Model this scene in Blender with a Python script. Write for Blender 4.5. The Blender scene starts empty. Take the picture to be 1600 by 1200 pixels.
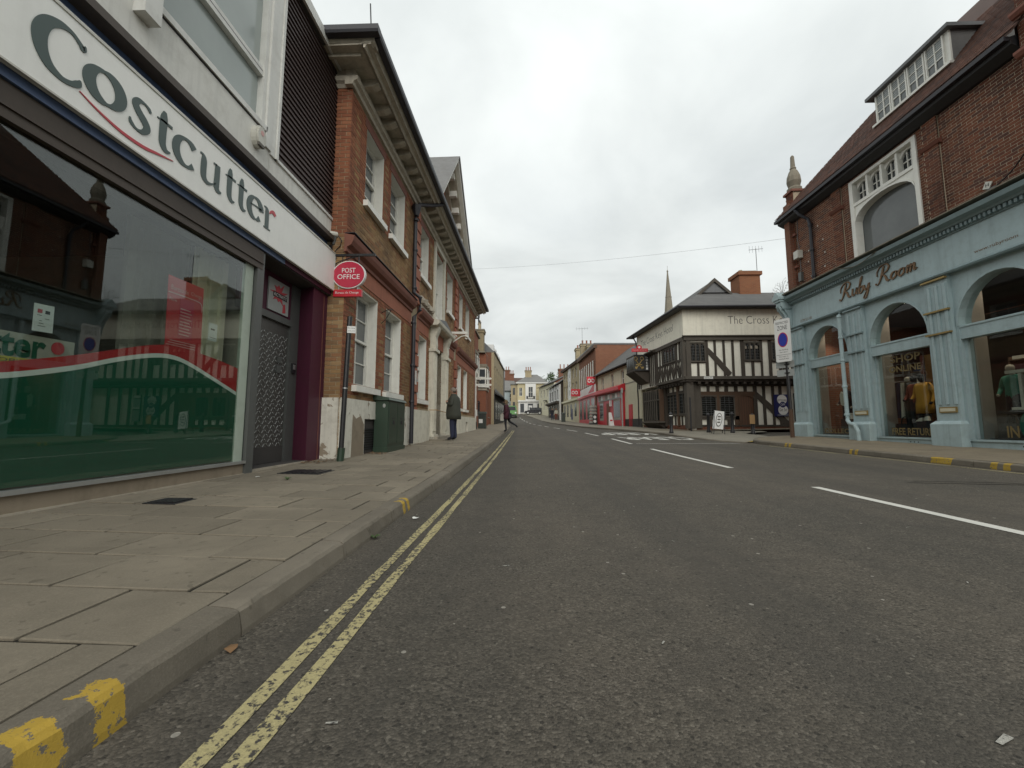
import bpy, math, random
from mathutils import Vector, Matrix
random.seed(7)
R = math.radians
scene = bpy.context.scene
col = scene.collection

# ------------------------------------------------------------------ camera, sky, sun, exposure
CAM_H = 0.8
cam_d = bpy.data.cameras.new('camera'); cam = bpy.data.objects.new('camera', cam_d); col.objects.link(cam)
cam_d.sensor_width = 36.0; cam_d.lens = 36.0*640/1600; cam_d.clip_start = 0.05; cam_d.clip_end = 2000
cam.location = (0, 0, CAM_H)
cam.rotation_euler = (R(90)+math.atan(64/640), 0, math.atan(20/640*math.cos(math.atan(.1))))
scene.camera = cam
scene.render.resolution_x, scene.render.resolution_y = 1024, 768
SUN_EL, SUN_AZ = R(33), R(172)          # azimuth clockwise from +Y
w = bpy.data.worlds.new('World'); scene.world = w; w.use_nodes = True
nt = w.node_tree; nt.nodes.clear(); N = nt.nodes.new; LK = nt.links.new
def vm(op, a=None, b=None, s=None):
    n = N('ShaderNodeVectorMath'); n.operation = op
    for i, x in enumerate((a, b)):
        if x is None: continue
        if hasattr(x, 'node'): LK(x, n.inputs[i])
        else: n.inputs[i].default_value = x
    if s is not None:
        if hasattr(s, 'node'): LK(s, n.inputs['Scale'])
        else: n.inputs['Scale'].default_value = s
    return n.outputs[1] if op in ('DOT_PRODUCT', 'LENGTH') else n.outputs[0]
def mt(op, a, b=0.0, c=None, clamp=False):
    n = N('ShaderNodeMath'); n.operation = op; n.use_clamp = clamp
    for i, x in enumerate((a, b, c)):
        if x is None: continue
        if hasattr(x, 'node'): LK(x, n.inputs[i])
        else: n.inputs[i].default_value = x
    return n.outputs[0]
sky = N('ShaderNodeTexSky'); sky.sky_type = 'NISHITA'; sky.sun_disc = False
sky.sun_elevation = SUN_EL; sky.sun_rotation = SUN_AZ; sky.air_density = 1.2; sky.dust_density = 3.0
tc = N('ShaderNodeTexCoord'); sp = N('ShaderNodeSeparateXYZ'); LK(tc.outputs['Generated'], sp.inputs[0])
zz = mt('MAXIMUM', sp.outputs[2], 0.0); den = mt('ADD', zz, 0.22)
cmb = N('ShaderNodeCombineXYZ'); LK(mt('DIVIDE', sp.outputs[0], den), cmb.inputs[0]); LK(mt('DIVIDE', sp.outputs[1], den), cmb.inputs[1])
n1 = N('ShaderNodeTexNoise'); n1.inputs['Scale'].default_value = 1.5; n1.inputs['Detail'].default_value = 6; n1.inputs['Roughness'].default_value = .52; n1.inputs['Distortion'].default_value = .35
LK(cmb.outputs[0], n1.inputs['Vector'])
n2 = N('ShaderNodeTexNoise'); n2.inputs['Scale'].default_value = .55; n2.inputs['Detail'].default_value = 3
LK(vm('ADD', cmb.outputs[0], (3.1, 1.7, .4)), n2.inputs['Vector'])
cr = N('ShaderNodeValToRGB'); e = cr.color_ramp.elements
e[0].position = .36; e[0].color = (.62, .66, .66, 1); e[1].position = .63; e[1].color = (.97, 1.01, .99, 1)
LK(mt('ADD', mt('MULTIPLY', n1.outputs[0], .62), mt('MULTIPLY', n2.outputs[0], .38)), cr.inputs[0])
grad = mt('ADD', mt('MULTIPLY', zz, .36), .72)       # a cloudy sky is brighter overhead
cl = vm('SCALE', cr.outputs[0], s=grad)
thin = N('ShaderNodeMapRange'); thin.inputs['From Min'].default_value = .5; thin.inputs['From Max'].default_value = .75; thin.inputs['To Max'].default_value = .22
LK(n2.outputs[0], thin.inputs['Value'])
mix = N('ShaderNodeMix'); mix.data_type = 'RGBA'; LK(thin.outputs[0], mix.inputs[0]); LK(cl, mix.inputs[6]); LK(vm('SCALE', sky.outputs[0], s=.10), mix.inputs[7])
bg = N('ShaderNodeBackground'); LK(mix.outputs[2], bg.inputs[0]); bg.inputs[1].default_value = 1.0
wo = N('ShaderNodeOutputWorld'); LK(bg.outputs[0], wo.inputs[0])
sun_d = bpy.data.lights.new('sun', 'SUN'); sun_d.energy = 1.5; sun_d.angle = R(50); sun_d.color = (1, .965, .90)
sun = bpy.data.objects.new('sun', sun_d); col.objects.link(sun); sun.location = (10, -10, 40)
sd = Vector((math.sin(SUN_AZ)*math.cos(SUN_EL), math.cos(SUN_AZ)*math.cos(SUN_EL), math.sin(SUN_EL)))
sun.rotation_euler = (-sd).to_track_quat('-Z', 'Y').to_euler()
scene.view_settings.view_transform = 'Standard'; scene.view_settings.look = 'None'
scene.view_settings.exposure = 0.26; scene.view_settings.gamma = 1.0; scene.view_settings.use_curve_mapping = False
scene.cycles.max_bounces = 5; scene.cycles.diffuse_bounces = 3; scene.cycles.glossy_bounces = 3; scene.cycles.transparent_max_bounces = 10; scene.cycles.caustics_reflective = False; scene.cycles.caustics_refractive = False

# ------------------------------------------------------------------ materials (all procedural)
MATS = {}
def newmat(name):
    global nt, N, LK
    m = bpy.data.materials.new(name); m.use_nodes = True; nt = m.node_tree; nt.nodes.clear(); N = nt.nodes.new; LK = nt.links.new
    MATS[name] = m
    b = N('ShaderNodeBsdfPrincipled'); o = N('ShaderNodeOutputMaterial'); LK(b.outputs[0], o.inputs[0])
    return m, b
def pos(scale=(1, 1, 1)):
    g = N('ShaderNodeNewGeometry'); return vm('MULTIPLY', g.outputs['Position'], scale)
def noise(vec, scale, detail=4, rough=.55, dist=0):
    n = N('ShaderNodeTexNoise'); n.inputs['Scale'].default_value = scale; n.inputs['Detail'].default_value = detail
    n.inputs['Roughness'].default_value = rough; n.inputs['Distortion'].default_value = dist; LK(vec, n.inputs['Vector']); return n.outputs[0]
def ramp(f, stops, interp='LINEAR'):
    r = N('ShaderNodeValToRGB'); r.color_ramp.interpolation = interp; el = r.color_ramp.elements
    while len(el) < len(stops): el.new(.5)
    for x, (p, c) in zip(el, stops): x.position = p; x.color = (*c, 1) if len(c) == 3 else c
    LK(f, r.inputs[0]); return r.outputs[0]
def mixc(f, a, b, mode='MIX'):
    n = N('ShaderNodeMix'); n.data_type = 'RGBA'; n.blend_type = mode
    for i, x in ((0, f), (6, a), (7, b)):
        if hasattr(x, 'node'): LK(x, n.inputs[i])
        elif i == 0: n.inputs[0].default_value = x
        else: n.inputs[i].default_value = (*x, 1)
    return n.outputs[2]
def bump(b, h, strength=.3, dist=.01):
    n = N('ShaderNodeBump'); n.inputs['Strength'].default_value = strength; n.inputs['Distance'].default_value = dist
    LK(h, n.inputs['Height']); LK(n.outputs[0], b.inputs['Normal'])
def sc(c, k): return tuple(min(1, x*k) for x in c)
def paint(name, c, rough=.5, var=.12, dirt=.25, streak=.0, bmp=.15, bscale=30, metal=0, spec=.5, peel=None, dscale=1.3):
    """painted / plain surface with large soft patches, grime, optional vertical streaks and peeling"""
    m, b = newmat(name)
    p = pos(); a = noise(p, dscale, 5, .6)
    cc = mixc(a, sc(c, 1-var), sc(c, 1+var))
    if dirt:
        d = ramp(noise(p, dscale*3.7, 7, .68), [(.48, (0, 0, 0)), (.74, (1, 1, 1))])
        cc = mixc(mt('MULTIPLY', d, dirt), cc, sc((c[0]*.5+.03, c[1]*.47+.025, c[2]*.42+.02), .8))
    if streak:
        s = ramp(noise(pos((9, 9, .55)), 1.0, 5, .6), [(.5, (0, 0, 0)), (.72, (1, 1, 1))])
        cc = mixc(mt('MULTIPLY', s, streak), cc, sc(c, .42))
    if peel:
        k = ramp(noise(p, 2.6, 8, .7, .4), [(.585, (0, 0, 0)), (.6, (1, 1, 1))])
        cc = mixc(k, cc, peel)
    LK(cc, b.inputs['Base Color']); b.inputs['Roughness'].default_value = rough; b.inputs['Metallic'].default_value = metal
    b.inputs['Specular IOR Level'].default_value = spec
    if bmp: bump(b, noise(p, bscale, 5, .6), bmp, .006)
    return m
def brickmat(name, cols, rough=.85):
    """one colour per brick, by mesh island and by object"""
    m, b = newmat(name)
    g = N('ShaderNodeNewGeometry'); oi = N('ShaderNodeObjectInfo')
    f = mt('FRACT', mt('ADD', g.outputs['Random Per Island'], mt('MULTIPLY', oi.outputs['Random'], 7.31)))
    n = len(cols); cc = ramp(f, [((i+.0)/n, c) for i, c in enumerate(cols)], 'CONSTANT')
    p = pos(); cc = mixc(mt('MULTIPLY', noise(p, 22, 6, .7), .5), cc, sc(cols[0], .5))
    soot = ramp(noise(p, .55, 4, .6), [(.5, (0, 0, 0)), (.72, (1, 1, 1))])
    cc = mixc(mt('MULTIPLY', soot, .55), cc, sc(cols[-1], .42))
    stn = ramp(noise(pos((5, 5, .35)), 1.0, 5, .62), [(.5, (0, 0, 0)), (.7, (1, 1, 1))]); cc = mixc(mt('MULTIPLY', stn, .45), cc, sc(cols[-1], .45))      # water streaks
    LK(cc, b.inputs['Base Color']); b.inputs['Roughness'].default_value = rough; b.inputs['Specular IOR Level'].default_value = .25
    bump(b, noise(p, 120, 4, .7), .5, .004); return m
def bricktex(name, c1, c2, cm, axis='y', scale=1.0):
    """far brickwork: too small to build brick by brick"""
    m, b = newmat(name)
    p = pos(); s = N('ShaderNodeSeparateXYZ'); LK(p, s.inputs[0]); cb = N('ShaderNodeCombineXYZ')
    LK(mt('ADD', s.outputs[0], s.outputs[1]), cb.inputs[0]); LK(s.outputs[2], cb.inputs[1])
    t = N('ShaderNodeTexBrick'); LK(cb.outputs[0], t.inputs['Vector']); t.inputs['Scale'].default_value = scale
    t.inputs['Brick Width'].default_value = .225; t.inputs['Row Height'].default_value = .075; t.inputs['Mortar Size'].default_value = .009
    t.inputs['Color1'].default_value = (*c1, 1); t.inputs['Color2'].default_value = (*c2, 1); t.inputs['Mortar'].default_value = (*cm, 1)
    cc = mixc(mt('MULTIPLY', noise(p, .8, 6, .65), .55), t.outputs[0], sc(c1, .45))
    LK(cc, b.inputs['Base Color']); b.inputs['Roughness'].default_value = .9; b.inputs['Specular IOR Level'].default_value = .2
    bump(b, t.outputs['Fac'], -.4, .008); return m
def glass(name, tint=(.82, .86, .84), ior=1.5, rough=0.0, boost=1.0):
    """clear pane: see-through and mirror by Fresnel"""
    m, b = newmat(name); nt.nodes.remove(b); o = nt.nodes[0]
    tr = N('ShaderNodeBsdfTransparent'); tr.inputs[0].default_value = (*tint, 1)
    gl = N('ShaderNodeBsdfGlossy'); gl.inputs['Roughness'].default_value = rough; gl.inputs[0].default_value = (.95, .97, .97, 1)
    ge = N('ShaderNodeNewGeometry'); c_ = mt('ABSOLUTE', vm('DOT_PRODUCT', ge.outputs['Normal'], ge.outputs['Incoming']))
    f0 = ((ior-1)/(ior+1))**2*boost; fr = mt('ADD', mt('MULTIPLY', mt('POWER', mt('SUBTRACT', 1.0, c_), 5.0), 1-f0), f0, clamp=True)
    mx = N('ShaderNodeMixShader'); LK(fr, mx.inputs[0]); LK(tr.outputs[0], mx.inputs[1]); LK(gl.outputs[0], mx.inputs[2])
    LK(mx.outputs[0], o.inputs[0]); return m
def darkglass(name, c=(.02, .024, .026), rough=.06, var=.6):
    m, b = newmat(name); p = pos()
    LK(mixc(noise(p, 1.7, 3), sc(c, 1-var), sc(c, 1+var)), b.inputs['Base Color']); b.inputs['Roughness'].default_value = rough
    bump(b, noise(p, 2.2, 2), .06, .02); return m
def lamp(name, c, s):
    m, b = newmat(name); b.inputs['Emission Color'].default_value = (*c, 1); b.inputs['Emission Strength'].default_value = s; b.inputs['Base Color'].default_value = (*c, 1); return m

# road surface: coated stones of several sizes in dark bitumen
m, b = newmat('asphalt'); p = pos()
v1 = N('ShaderNodeTexVoronoi'); v1.inputs['Scale'].default_value = 125; LK(p, v1.inputs['Vector'])
v2 = N('ShaderNodeTexVoronoi'); v2.inputs['Scale'].default_value = 48; LK(vm('ADD', p, (3, 5, 1)), v2.inputs['Vector'])
v3 = N('ShaderNodeTexVoronoi'); v3.inputs['Scale'].default_value = 21; LK(vm('ADD', p, (7, 1, 2)), v3.inputs['Vector'])
s1 = N('ShaderNodeSeparateColor'); LK(v1.outputs['Color'], s1.inputs[0]); s2 = N('ShaderNodeSeparateColor'); LK(v2.outputs['Color'], s2.inputs[0]); s3 = N('ShaderNodeSeparateColor'); LK(v3.outputs['Color'], s3.inputs[0])
base = ramp(s1.outputs[0], [(0, (.034, .031, .025)), (.45, (.074, .066, .053)), (.8, (.096, .085, .068)), (.97, (.135, .121, .099))])
lo = noise(p, .45, 5, .6); mid = noise(p, 5, 5, .65)
base = mixc(mt('MULTIPLY', ramp(lo, [(.38, (0, 0, 0)), (.68, (1, 1, 1))]), .5), base, (.125, .105, .082))
base = mixc(mt('MULTIPLY', ramp(mid, [(.46, (0, 0, 0)), (.7, (1, 1, 1))]), .42), base, (.045, .041, .034))
track = ramp(noise(pos((.95, .02, 0)), 1.5, 3), [(.44, (0, 0, 0)), (.6, (1, 1, 1))])          # tyre-worn bands along the street
base = mixc(mt('MULTIPLY', track, .45), base, (.052, .048, .041))
oil = ramp(noise(vm('ADD', pos((1, .5, 0)), (4, 9, 0)), .9, 4, .6), [(.63, (0, 0, 0)), (.74, (1, 1, 1))]); base = mixc(mt('MULTIPLY', oil, .4), base, (.034, .032, .03))
fl = mt('MULTIPLY', mt('GREATER_THAN', s2.outputs[1], .94), mt('LESS_THAN', v2.outputs['Distance'], .30)); base = mixc(mt('MULTIPLY', fl, .45), base, (.21, .19, .155))      # pale chippings
pit = mt('MULTIPLY', mt('LESS_THAN', s2.outputs[1], .09), mt('LESS_THAN', v2.outputs['Distance'], .34)); base = mixc(mt('MULTIPLY', pit, .6), base, (.014, .013, .011))       # plucked-out stones
fb_ = mt('MULTIPLY', mt('GREATER_THAN', s3.outputs[0], .988), mt('LESS_THAN', v3.outputs['Distance'], .22)); base = mixc(mt('MULTIPLY', fb_, .75), base, (.32, .30, .26))
LK(base, b.inputs['Base Color']); b.inputs['Roughness'].default_value = .85; b.inputs['Specular IOR Level'].default_value = .3
hh = mt('ADD', mt('MULTIPLY', v1.outputs['Distance'], -.6), mt('ADD', mt('MULTIPLY', noise(p, 60, 4), .9), mt('MULTIPLY', pit, -1.2)))
bump(b, hh, .7, .008)

def slabmat(name, c, var=.16):
    m, b = newmat(name); p = pos(); oi = N('ShaderNodeObjectInfo')
    cc = mixc(oi.outputs['Random'], sc(c, 1-var), sc(c, 1+var))
    cc = mixc(mt('MULTIPLY', ramp(noise(p, 2.1, 7, .68), [(.38, (0, 0, 0)), (.7, (1, 1, 1))]), .55), cc, sc(c, .62))
    cc = mixc(mt('MULTIPLY', ramp(noise(p, 130, 3, .7), [(.45, (0, 0, 0)), (.75, (1, 1, 1))]), .4), cc, sc(c, 1.5))
    sp_ = ramp(noise(vm('ADD', p, (9, 2, 0)), 15, 2, .5), [(.655, (0, 0, 0)), (.675, (1, 1, 1))])     # old chewing gum and spots
    cc = mixc(mt('MULTIPLY', sp_, .45), cc, sc(c, .42))
    st_ = ramp(noise(vm('ADD', p, (2, 7, 0)), .8, 6, .7, .6), [(.5, (0, 0, 0)), (.66, (1, 1, 1))]); cc = mixc(mt('MULTIPLY', st_, .38), cc, sc(c, .5))      # old spills
    LK(cc, b.inputs['Base Color']); b.inputs['Roughness'].default_value = .88; b.inputs['Specular IOR Level'].default_value = .3
    bump(b, mt('ADD', noise(p, 160, 4, .7), mt('MULTIPLY', noise(p, 9, 4), 1.5)), .35, .006); return m
slabmat('slab', (.20, .174, .132), .17); slabmat('kerb', (.165, .145, .114), .16); slabmat('pave_r', (.19, .158, .112), .05); slabmat('pave_light', (.215, .195, .155), .08)
slabmat('joint', (.02, .017, .012), .05); slabmat('ground', (.1, .095, .085), .05)

# worn road paint: chips show the road beneath through real gaps in coverage (colour of the road)
def wornpaint(name, c, lo=.60, hi=.66, under=(.055, .051, .047), scale=55):
    m, b = newmat(name); p = pos(); k = ramp(mt('ADD', mt('MULTIPLY', noise(p, scale, 5, .65), .72), mt('MULTIPLY', noise(p, 1.1, 3), .30)), [(lo-.02, (0, 0, 0)), (hi-.02, (1, 1, 1))])
    cc = mixc(noise(p, 4, 4), sc(c, .82), sc(c, 1.1)); cc = mixc(mt('MULTIPLY', ramp(noise(p, 200, 2), [(.4, (0, 0, 0)), (.7, (1, 1, 1))]), .35), cc, sc(c, .6))
    LK(mixc(k, cc, under), b.inputs['Base Color']); b.inputs['Roughness'].default_value = .8; b.inputs['Specular IOR Level'].default_value = .3
    bump(b, noise(p, 70, 4, .7), .7, .01)
wornpaint('yellow_road', (.44, .385, .20), .52, .585); wornpaint('white_road', (.62, .61, .56), .66, .74); wornpaint('white_worn', (.4, .39, .35), .52, .6)
wornpaint('yellow_kerb', (.52, .36, .05), .53, .58, (.12, .105, .085), 22)

def kerbpaint(name, spans, x0, sgn):
    """kerbstone with loading marks brushed on: yellow soaked into the stone, uneven edges"""
    slabmat(name, (.165, .145, .114), .16); m = MATS[name]; b = [n for n in nt.nodes if n.type == 'BSDF_PRINCIPLED'][0]
    old = b.inputs['Base Color'].links[0].from_socket; p = pos(); s_ = N('ShaderNodeSeparateXYZ'); LK(p, s_.inputs[0])
    w_ = mt('MULTIPLY', mt('SUBTRACT', noise(p, 28, 5, .7), .5), .07); yy_ = mt('ADD', s_.outputs[1], w_); msk = None
    for a_, c_ in spans:
        q = mt('MULTIPLY', mt('GREATER_THAN', yy_, a_), mt('LESS_THAN', yy_, c_)); msk = q if msk is None else mt('MAXIMUM', msk, q)
    edge = mt('GREATER_THAN', mt('ADD', mt('MULTIPLY', mt('SUBTRACT', s_.outputs[0], x0), float(sgn)), mt('MULTIPLY', w_, 1.6)), -.075)
    chip = mt('LESS_THAN', noise(p, 36, 6, .7), .585); msk = mt('MULTIPLY', mt('MULTIPLY', msk, edge), chip)
    LK(mixc(mt('MULTIPLY', msk, .93), old, mixc(noise(p, 9, 4), (.36, .235, .03), (.46, .31, .045))), b.inputs['Base Color'])
LSP = [(.915, 1.0), (1.07, 1.15), (3.68, 3.75), (3.82, 3.88)]; RSP = [(7.74, 8.12), (6.84, 6.94), (7.02, 7.12), (9.84, 9.92), (10.0, 10.08), (12.2, 12.28), (12.36, 12.44)]
kerbpaint('kerb_left', LSP, -1.08, 1); kerbpaint('kerb_right', RSP, 7.7, -1)
paint('white_fascia', (.84, .84, .80), .4, .04, .12, .08, .05)
paint('white_render', (.70, .695, .65), .75, .07, .3, .25, .25, 60)
paint('white_trim', (.68, .68, .645), .5, .06, .3, .2, .12)
paint('white_far', (.66, .66, .64), .6, .06, .2, .15, .05)
paint('window_white', (.76, .75, .69), .5, .06, .25, .12, .1)
paint('old_white', (.64, .61, .51), .7, .08, .45, .3, .3, 25)
paint('peeling', (.66, .64, .56), .75, .08, .5, .3, .35, 25, peel=(.27, .22, .16))
paint('bare_render', (.25, .205, .15), .9, .2, .5, .2, .5, 30)
paint('stone', (.37, .33, .265), .85, .15, .55, .4, .4, 35)
paint('stone_dark', (.22, .195, .15), .85, .2, .6, .4, .45, 30)
paint('cornice', (.50, .46, .375), .8, .12, .6, .35, .3, 25)
paint('terracotta', (.32, .11, .06), .75, .2, .5, .3, .25, 30)
paint('terracotta_dark', (.20, .075, .05), .75, .2, .5, .2, .25, 30)
paint('blue_band', (.085, .13, .24), .45, .12, .3, .2, .08)
paint('purple', (.075, .018, .036), .5, .15, .3, .1, .08, spec=.25)
paint('brown', (.06, .044, .032), .5, .2, .4, .2, .15)
paint('cladding', (.052, .033, .03), .55, .3, .4, .2, .3, 60)
paint('grey_metal', (.11, .115, .11), .45, .1, .3, .15, .1, metal=.2)
paint('steel_plate', (.115, .112, .105), .45, .12, .3, .1, .2, 90, metal=.5)
paint('pale_green', (.40, .46, .39), .5, .08, .25, .1, .05)
paint('black_iron', (.018, .018, .02), .42, .2, .3, 0, .15)
paint('black_gutter', (.016, .016, .022), .5, .2, .3, 0, .1)
paint('lead', (.14, .145, .15), .6, .15, .3, .2, .2)
paint('slate', (.15, .148, .145), .7, .25, .5, .15, .3, 20)
paint('slate_far', (.17, .168, .16), .8, .2, .4, .1, .2, 8)
paint('tile_dark', (.085, .05, .04), .85, .35, .5, .2, .3, 25)
paint('tile_red', (.26, .11, .07), .85, .3, .5, .1, .2)
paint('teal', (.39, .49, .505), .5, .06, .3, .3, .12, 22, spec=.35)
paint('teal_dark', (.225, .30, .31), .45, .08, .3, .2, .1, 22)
paint('gold', (.33, .235, .085), .4, .2, .4, 0, .1, metal=.35)
paint('gilt_pane', (.17, .12, .04), .6, .2, .4, 0, .1)
paint('bronze', (.19, .11, .055), .45, .3, .4, 0, .1, metal=.4)
paint('cream', (.52, .475, .335), .8, .05, .25, .2, .2, 50)
paint('cream_pale', (.60, .565, .42), .8, .05, .2, .15, .1)
paint('ck_white', (.83, .81, .71), .85, .05, .2, .15, .3, 40)
paint('ck_beige', (.80, .775, .66), .85, .05, .2, .25, .2, 40)
paint('timber', (.055, .044, .034), .85, .4, .5, .2, .6, 45)
paint('timber_grey', (.085, .074, .06), .85, .35, .5, .2, .6, 45)
paint('timber_brown', (.09, .05, .028), .75, .3, .4, .2, .5, 45)
paint('door_wood', (.105, .05, .027), .6, .25, .3, .2, .3, 40)
paint('yellow_stucco', (.50, .44, .28), .85, .06, .25, .2, .1)
paint('stock_brick_far', (.36, .30, .19), .9, .12, .4, .2, .2, 14)
paint('red_shop', (.52, .022, .035), .4, .12, .2, .1, .06)
paint('red_sign', (.50, .015, .03), .35, .06, .1, 0, .03)
paint('crimson', (.46, .02, .055), .35, .06, .1, 0, .03)
paint('sign_white', (.72, .72, .70), .4, .04, .1, 0, .03)
paint('sign_grey', (.34, .36, .35), .5, .05, .2, 0, .03)
paint('letter_green', (.055, .085, .078), .4, .08, .1, 0, .03)
paint('letter_red', (.48, .045, .06), .4, .06, .1, 0, .03)
paint('letter_dark', (.11, .10, .085), .6, .1, .2, 0, .05)
paint('vinyl_green', (.004, .085, .045), .35, .1, .1, .05, .02)
paint('vinyl_red', (.46, .02, .022), .35, .06, .1, 0, .02)
paint('vinyl_white', (.75, .77, .72), .4, .05, .1, 0, .02)
paint('poster_red', (.50, .03, .035), .4, .06, .1, 0, .02)
paint('poster_pink', (.60, .33, .31), .4, .06, .1, 0, .02)
paint('paper', (.66, .67, .64), .6, .04, .1, 0, .02)
paint('photo_yellow', (.50, .42, .05), .5, .06, .1, 0, .02)
paint('sign_blue', (.012, .018, .10), .35, .1, .1, 0, .03)
paint('zone_blue', (.03, .045, .33), .35, .1, .1, 0, .03)
paint('ink', (.02, .02, .02), .5, .1, 0, 0, 0)
paint('cabinet_green', (.027, .05, .032), .42, .15, .35, .2, .1)
paint('bin_green', (.02, .03, .022), .45, .15, .3, .1, .1)
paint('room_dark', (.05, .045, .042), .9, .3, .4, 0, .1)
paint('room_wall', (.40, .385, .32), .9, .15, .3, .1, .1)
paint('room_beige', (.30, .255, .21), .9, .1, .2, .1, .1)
paint('blind', (.40, .43, .42), .8, .06, .2, .3, .1)
paint('curtain_gold', (.26, .125, .035), .7, .3, .3, .4, .3)
paint('coat_mustard', (.44, .22, .025), .9, .15, .2, 0, .5, 60)
paint('cloth_black', (.014, .014, .018), .9, .3, .2, 0, .5, 60)
paint('cloth_cream', (.56, .53, .44), .9, .1, .2, 0, .5, 60)
paint('cloth_rust', (.19, .045, .025), .9, .15, .2, 0, .5, 60)
paint('cloth_green', (.02, .15, .10), .9, .15, .2, 0, .5, 60)
paint('leather', (.07, .03, .022), .5, .3, .3, 0, .3, 40)
paint('parka', (.040, .043, .033), .9, .25, .3, 0, .6, 45)
paint('denim', (.018, .023, .05), .9, .2, .2, 0, .6, 60)
paint('burgundy', (.045, .010, .018), .9, .2, .2, 0, .6, 45)
paint('skin', (.42, .25, .18), .6, .06, .1, 0, .05)
paint('hair_grey', (.19, .155, .125), .8, .2, .2, 0, .6, 90)
paint('hair_brown', (.12, .085, .045), .8, .2, .2, 0, .6, 90)
paint('wood_pale', (.42, .26, .12), .7, .15, .3, 0, .2)
paint('leaf', (.05, .085, .025), .7, .3, .2, 0, .1)
paint('dry_leaf', (.16, .09, .04), .85, .3, .2, 0, .3)
paint('twig', (.12, .1, .07), .9, .2, .3, 0, .3)
paint('plastic_white', (.55, .54, .48), .4, .06, .4, .2, .05)
paint('alu', (.45, .46, .45), .4, .1, .2, .1, .05, metal=.7)
paint('car_black', (.012, .013, .016), .25, .2, .1, 0, 0)
paint('van_green', (.13, .30, .10), .4, .1, .1, 0, 0)
paint('tyre', (.015, .015, .015), .85, .2, .2, 0, .2)
paint('pot_red', (.30, .12, .075), .85, .2, .4, .2, .2)
paint('pot_buff', (.42, .35, .24), .85, .2, .4, .2, .2)
paint('pale_blue', (.42, .50, .53), .7, .06, .2, .1, .1)
paint('newsprint', (.33, .32, .28), .8, .4, .5, 0, .1, dscale=6)
brickmat('brick_stock', [(.36, .225, .105), (.30, .175, .085), (.40, .265, .14), (.31, .155, .08), (.33, .195, .095), (.22, .135, .075)])
brickmat('brick_redrub', [(.32, .125, .066), (.27, .10, .055), (.35, .15, .08), (.24, .095, .056)])
brickmat('brick_ruby', [(.20, .072, .041), (.17, .06, .036), (.225, .088, .05), (.14, .055, .038), (.19, .074, .041), (.10, .05, .04)])
brickmat('brick_plinth', [(.22, .085, .05), (.18, .07, .045), (.25, .1, .06)])
brickmat('roof_tile_mix', [(.10, .05, .036), (.12, .057, .04), (.075, .044, .036), (.14, .065, .044)])
brickmat('slate_mix', [(.155, .153, .15), (.135, .133, .132), (.175, .172, .165), (.12, .12, .12)])
paint('mortar_buff', (.36, .29, .19), .95, .15, .4, .2, .4, 60)
paint('mortar_ruby', (.46, .38, .28), .95, .2, .5, .2, .4, 60)
bricktex('brick_far_red', (.30, .10, .055), (.25, .08, .045), (.24, .17, .12))
bricktex('brick_far_brown', (.24, .095, .058), (.19, .075, .05), (.2, .15, .11))
bricktex('brick_far_buff', (.34, .28, .17), (.29, .23, .14), (.3, .26, .19))
bricktex('brick_qd', (.27, .11, .065), (.22, .085, .05), (.23, .17, .12))
glass('shop_glass', (.86, .90, .88), 1.52, 0, 1.45); glass('ruby_glass', (.86, .89, .88), 1.5, 0, .9)
darkglass('pane_dark'); darkglass('pane_pale', (.33, .37, .355), .12, .15); darkglass('pane_grey', (.13, .14, .14), .08, .3); darkglass('pane_far', (.05, .055, .06), .15, .5); darkglass('pane_leaded', (.012, .015, .014), .12, .6)
lamp('spot_glow', (1, .9, .72), 30.0)

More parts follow.
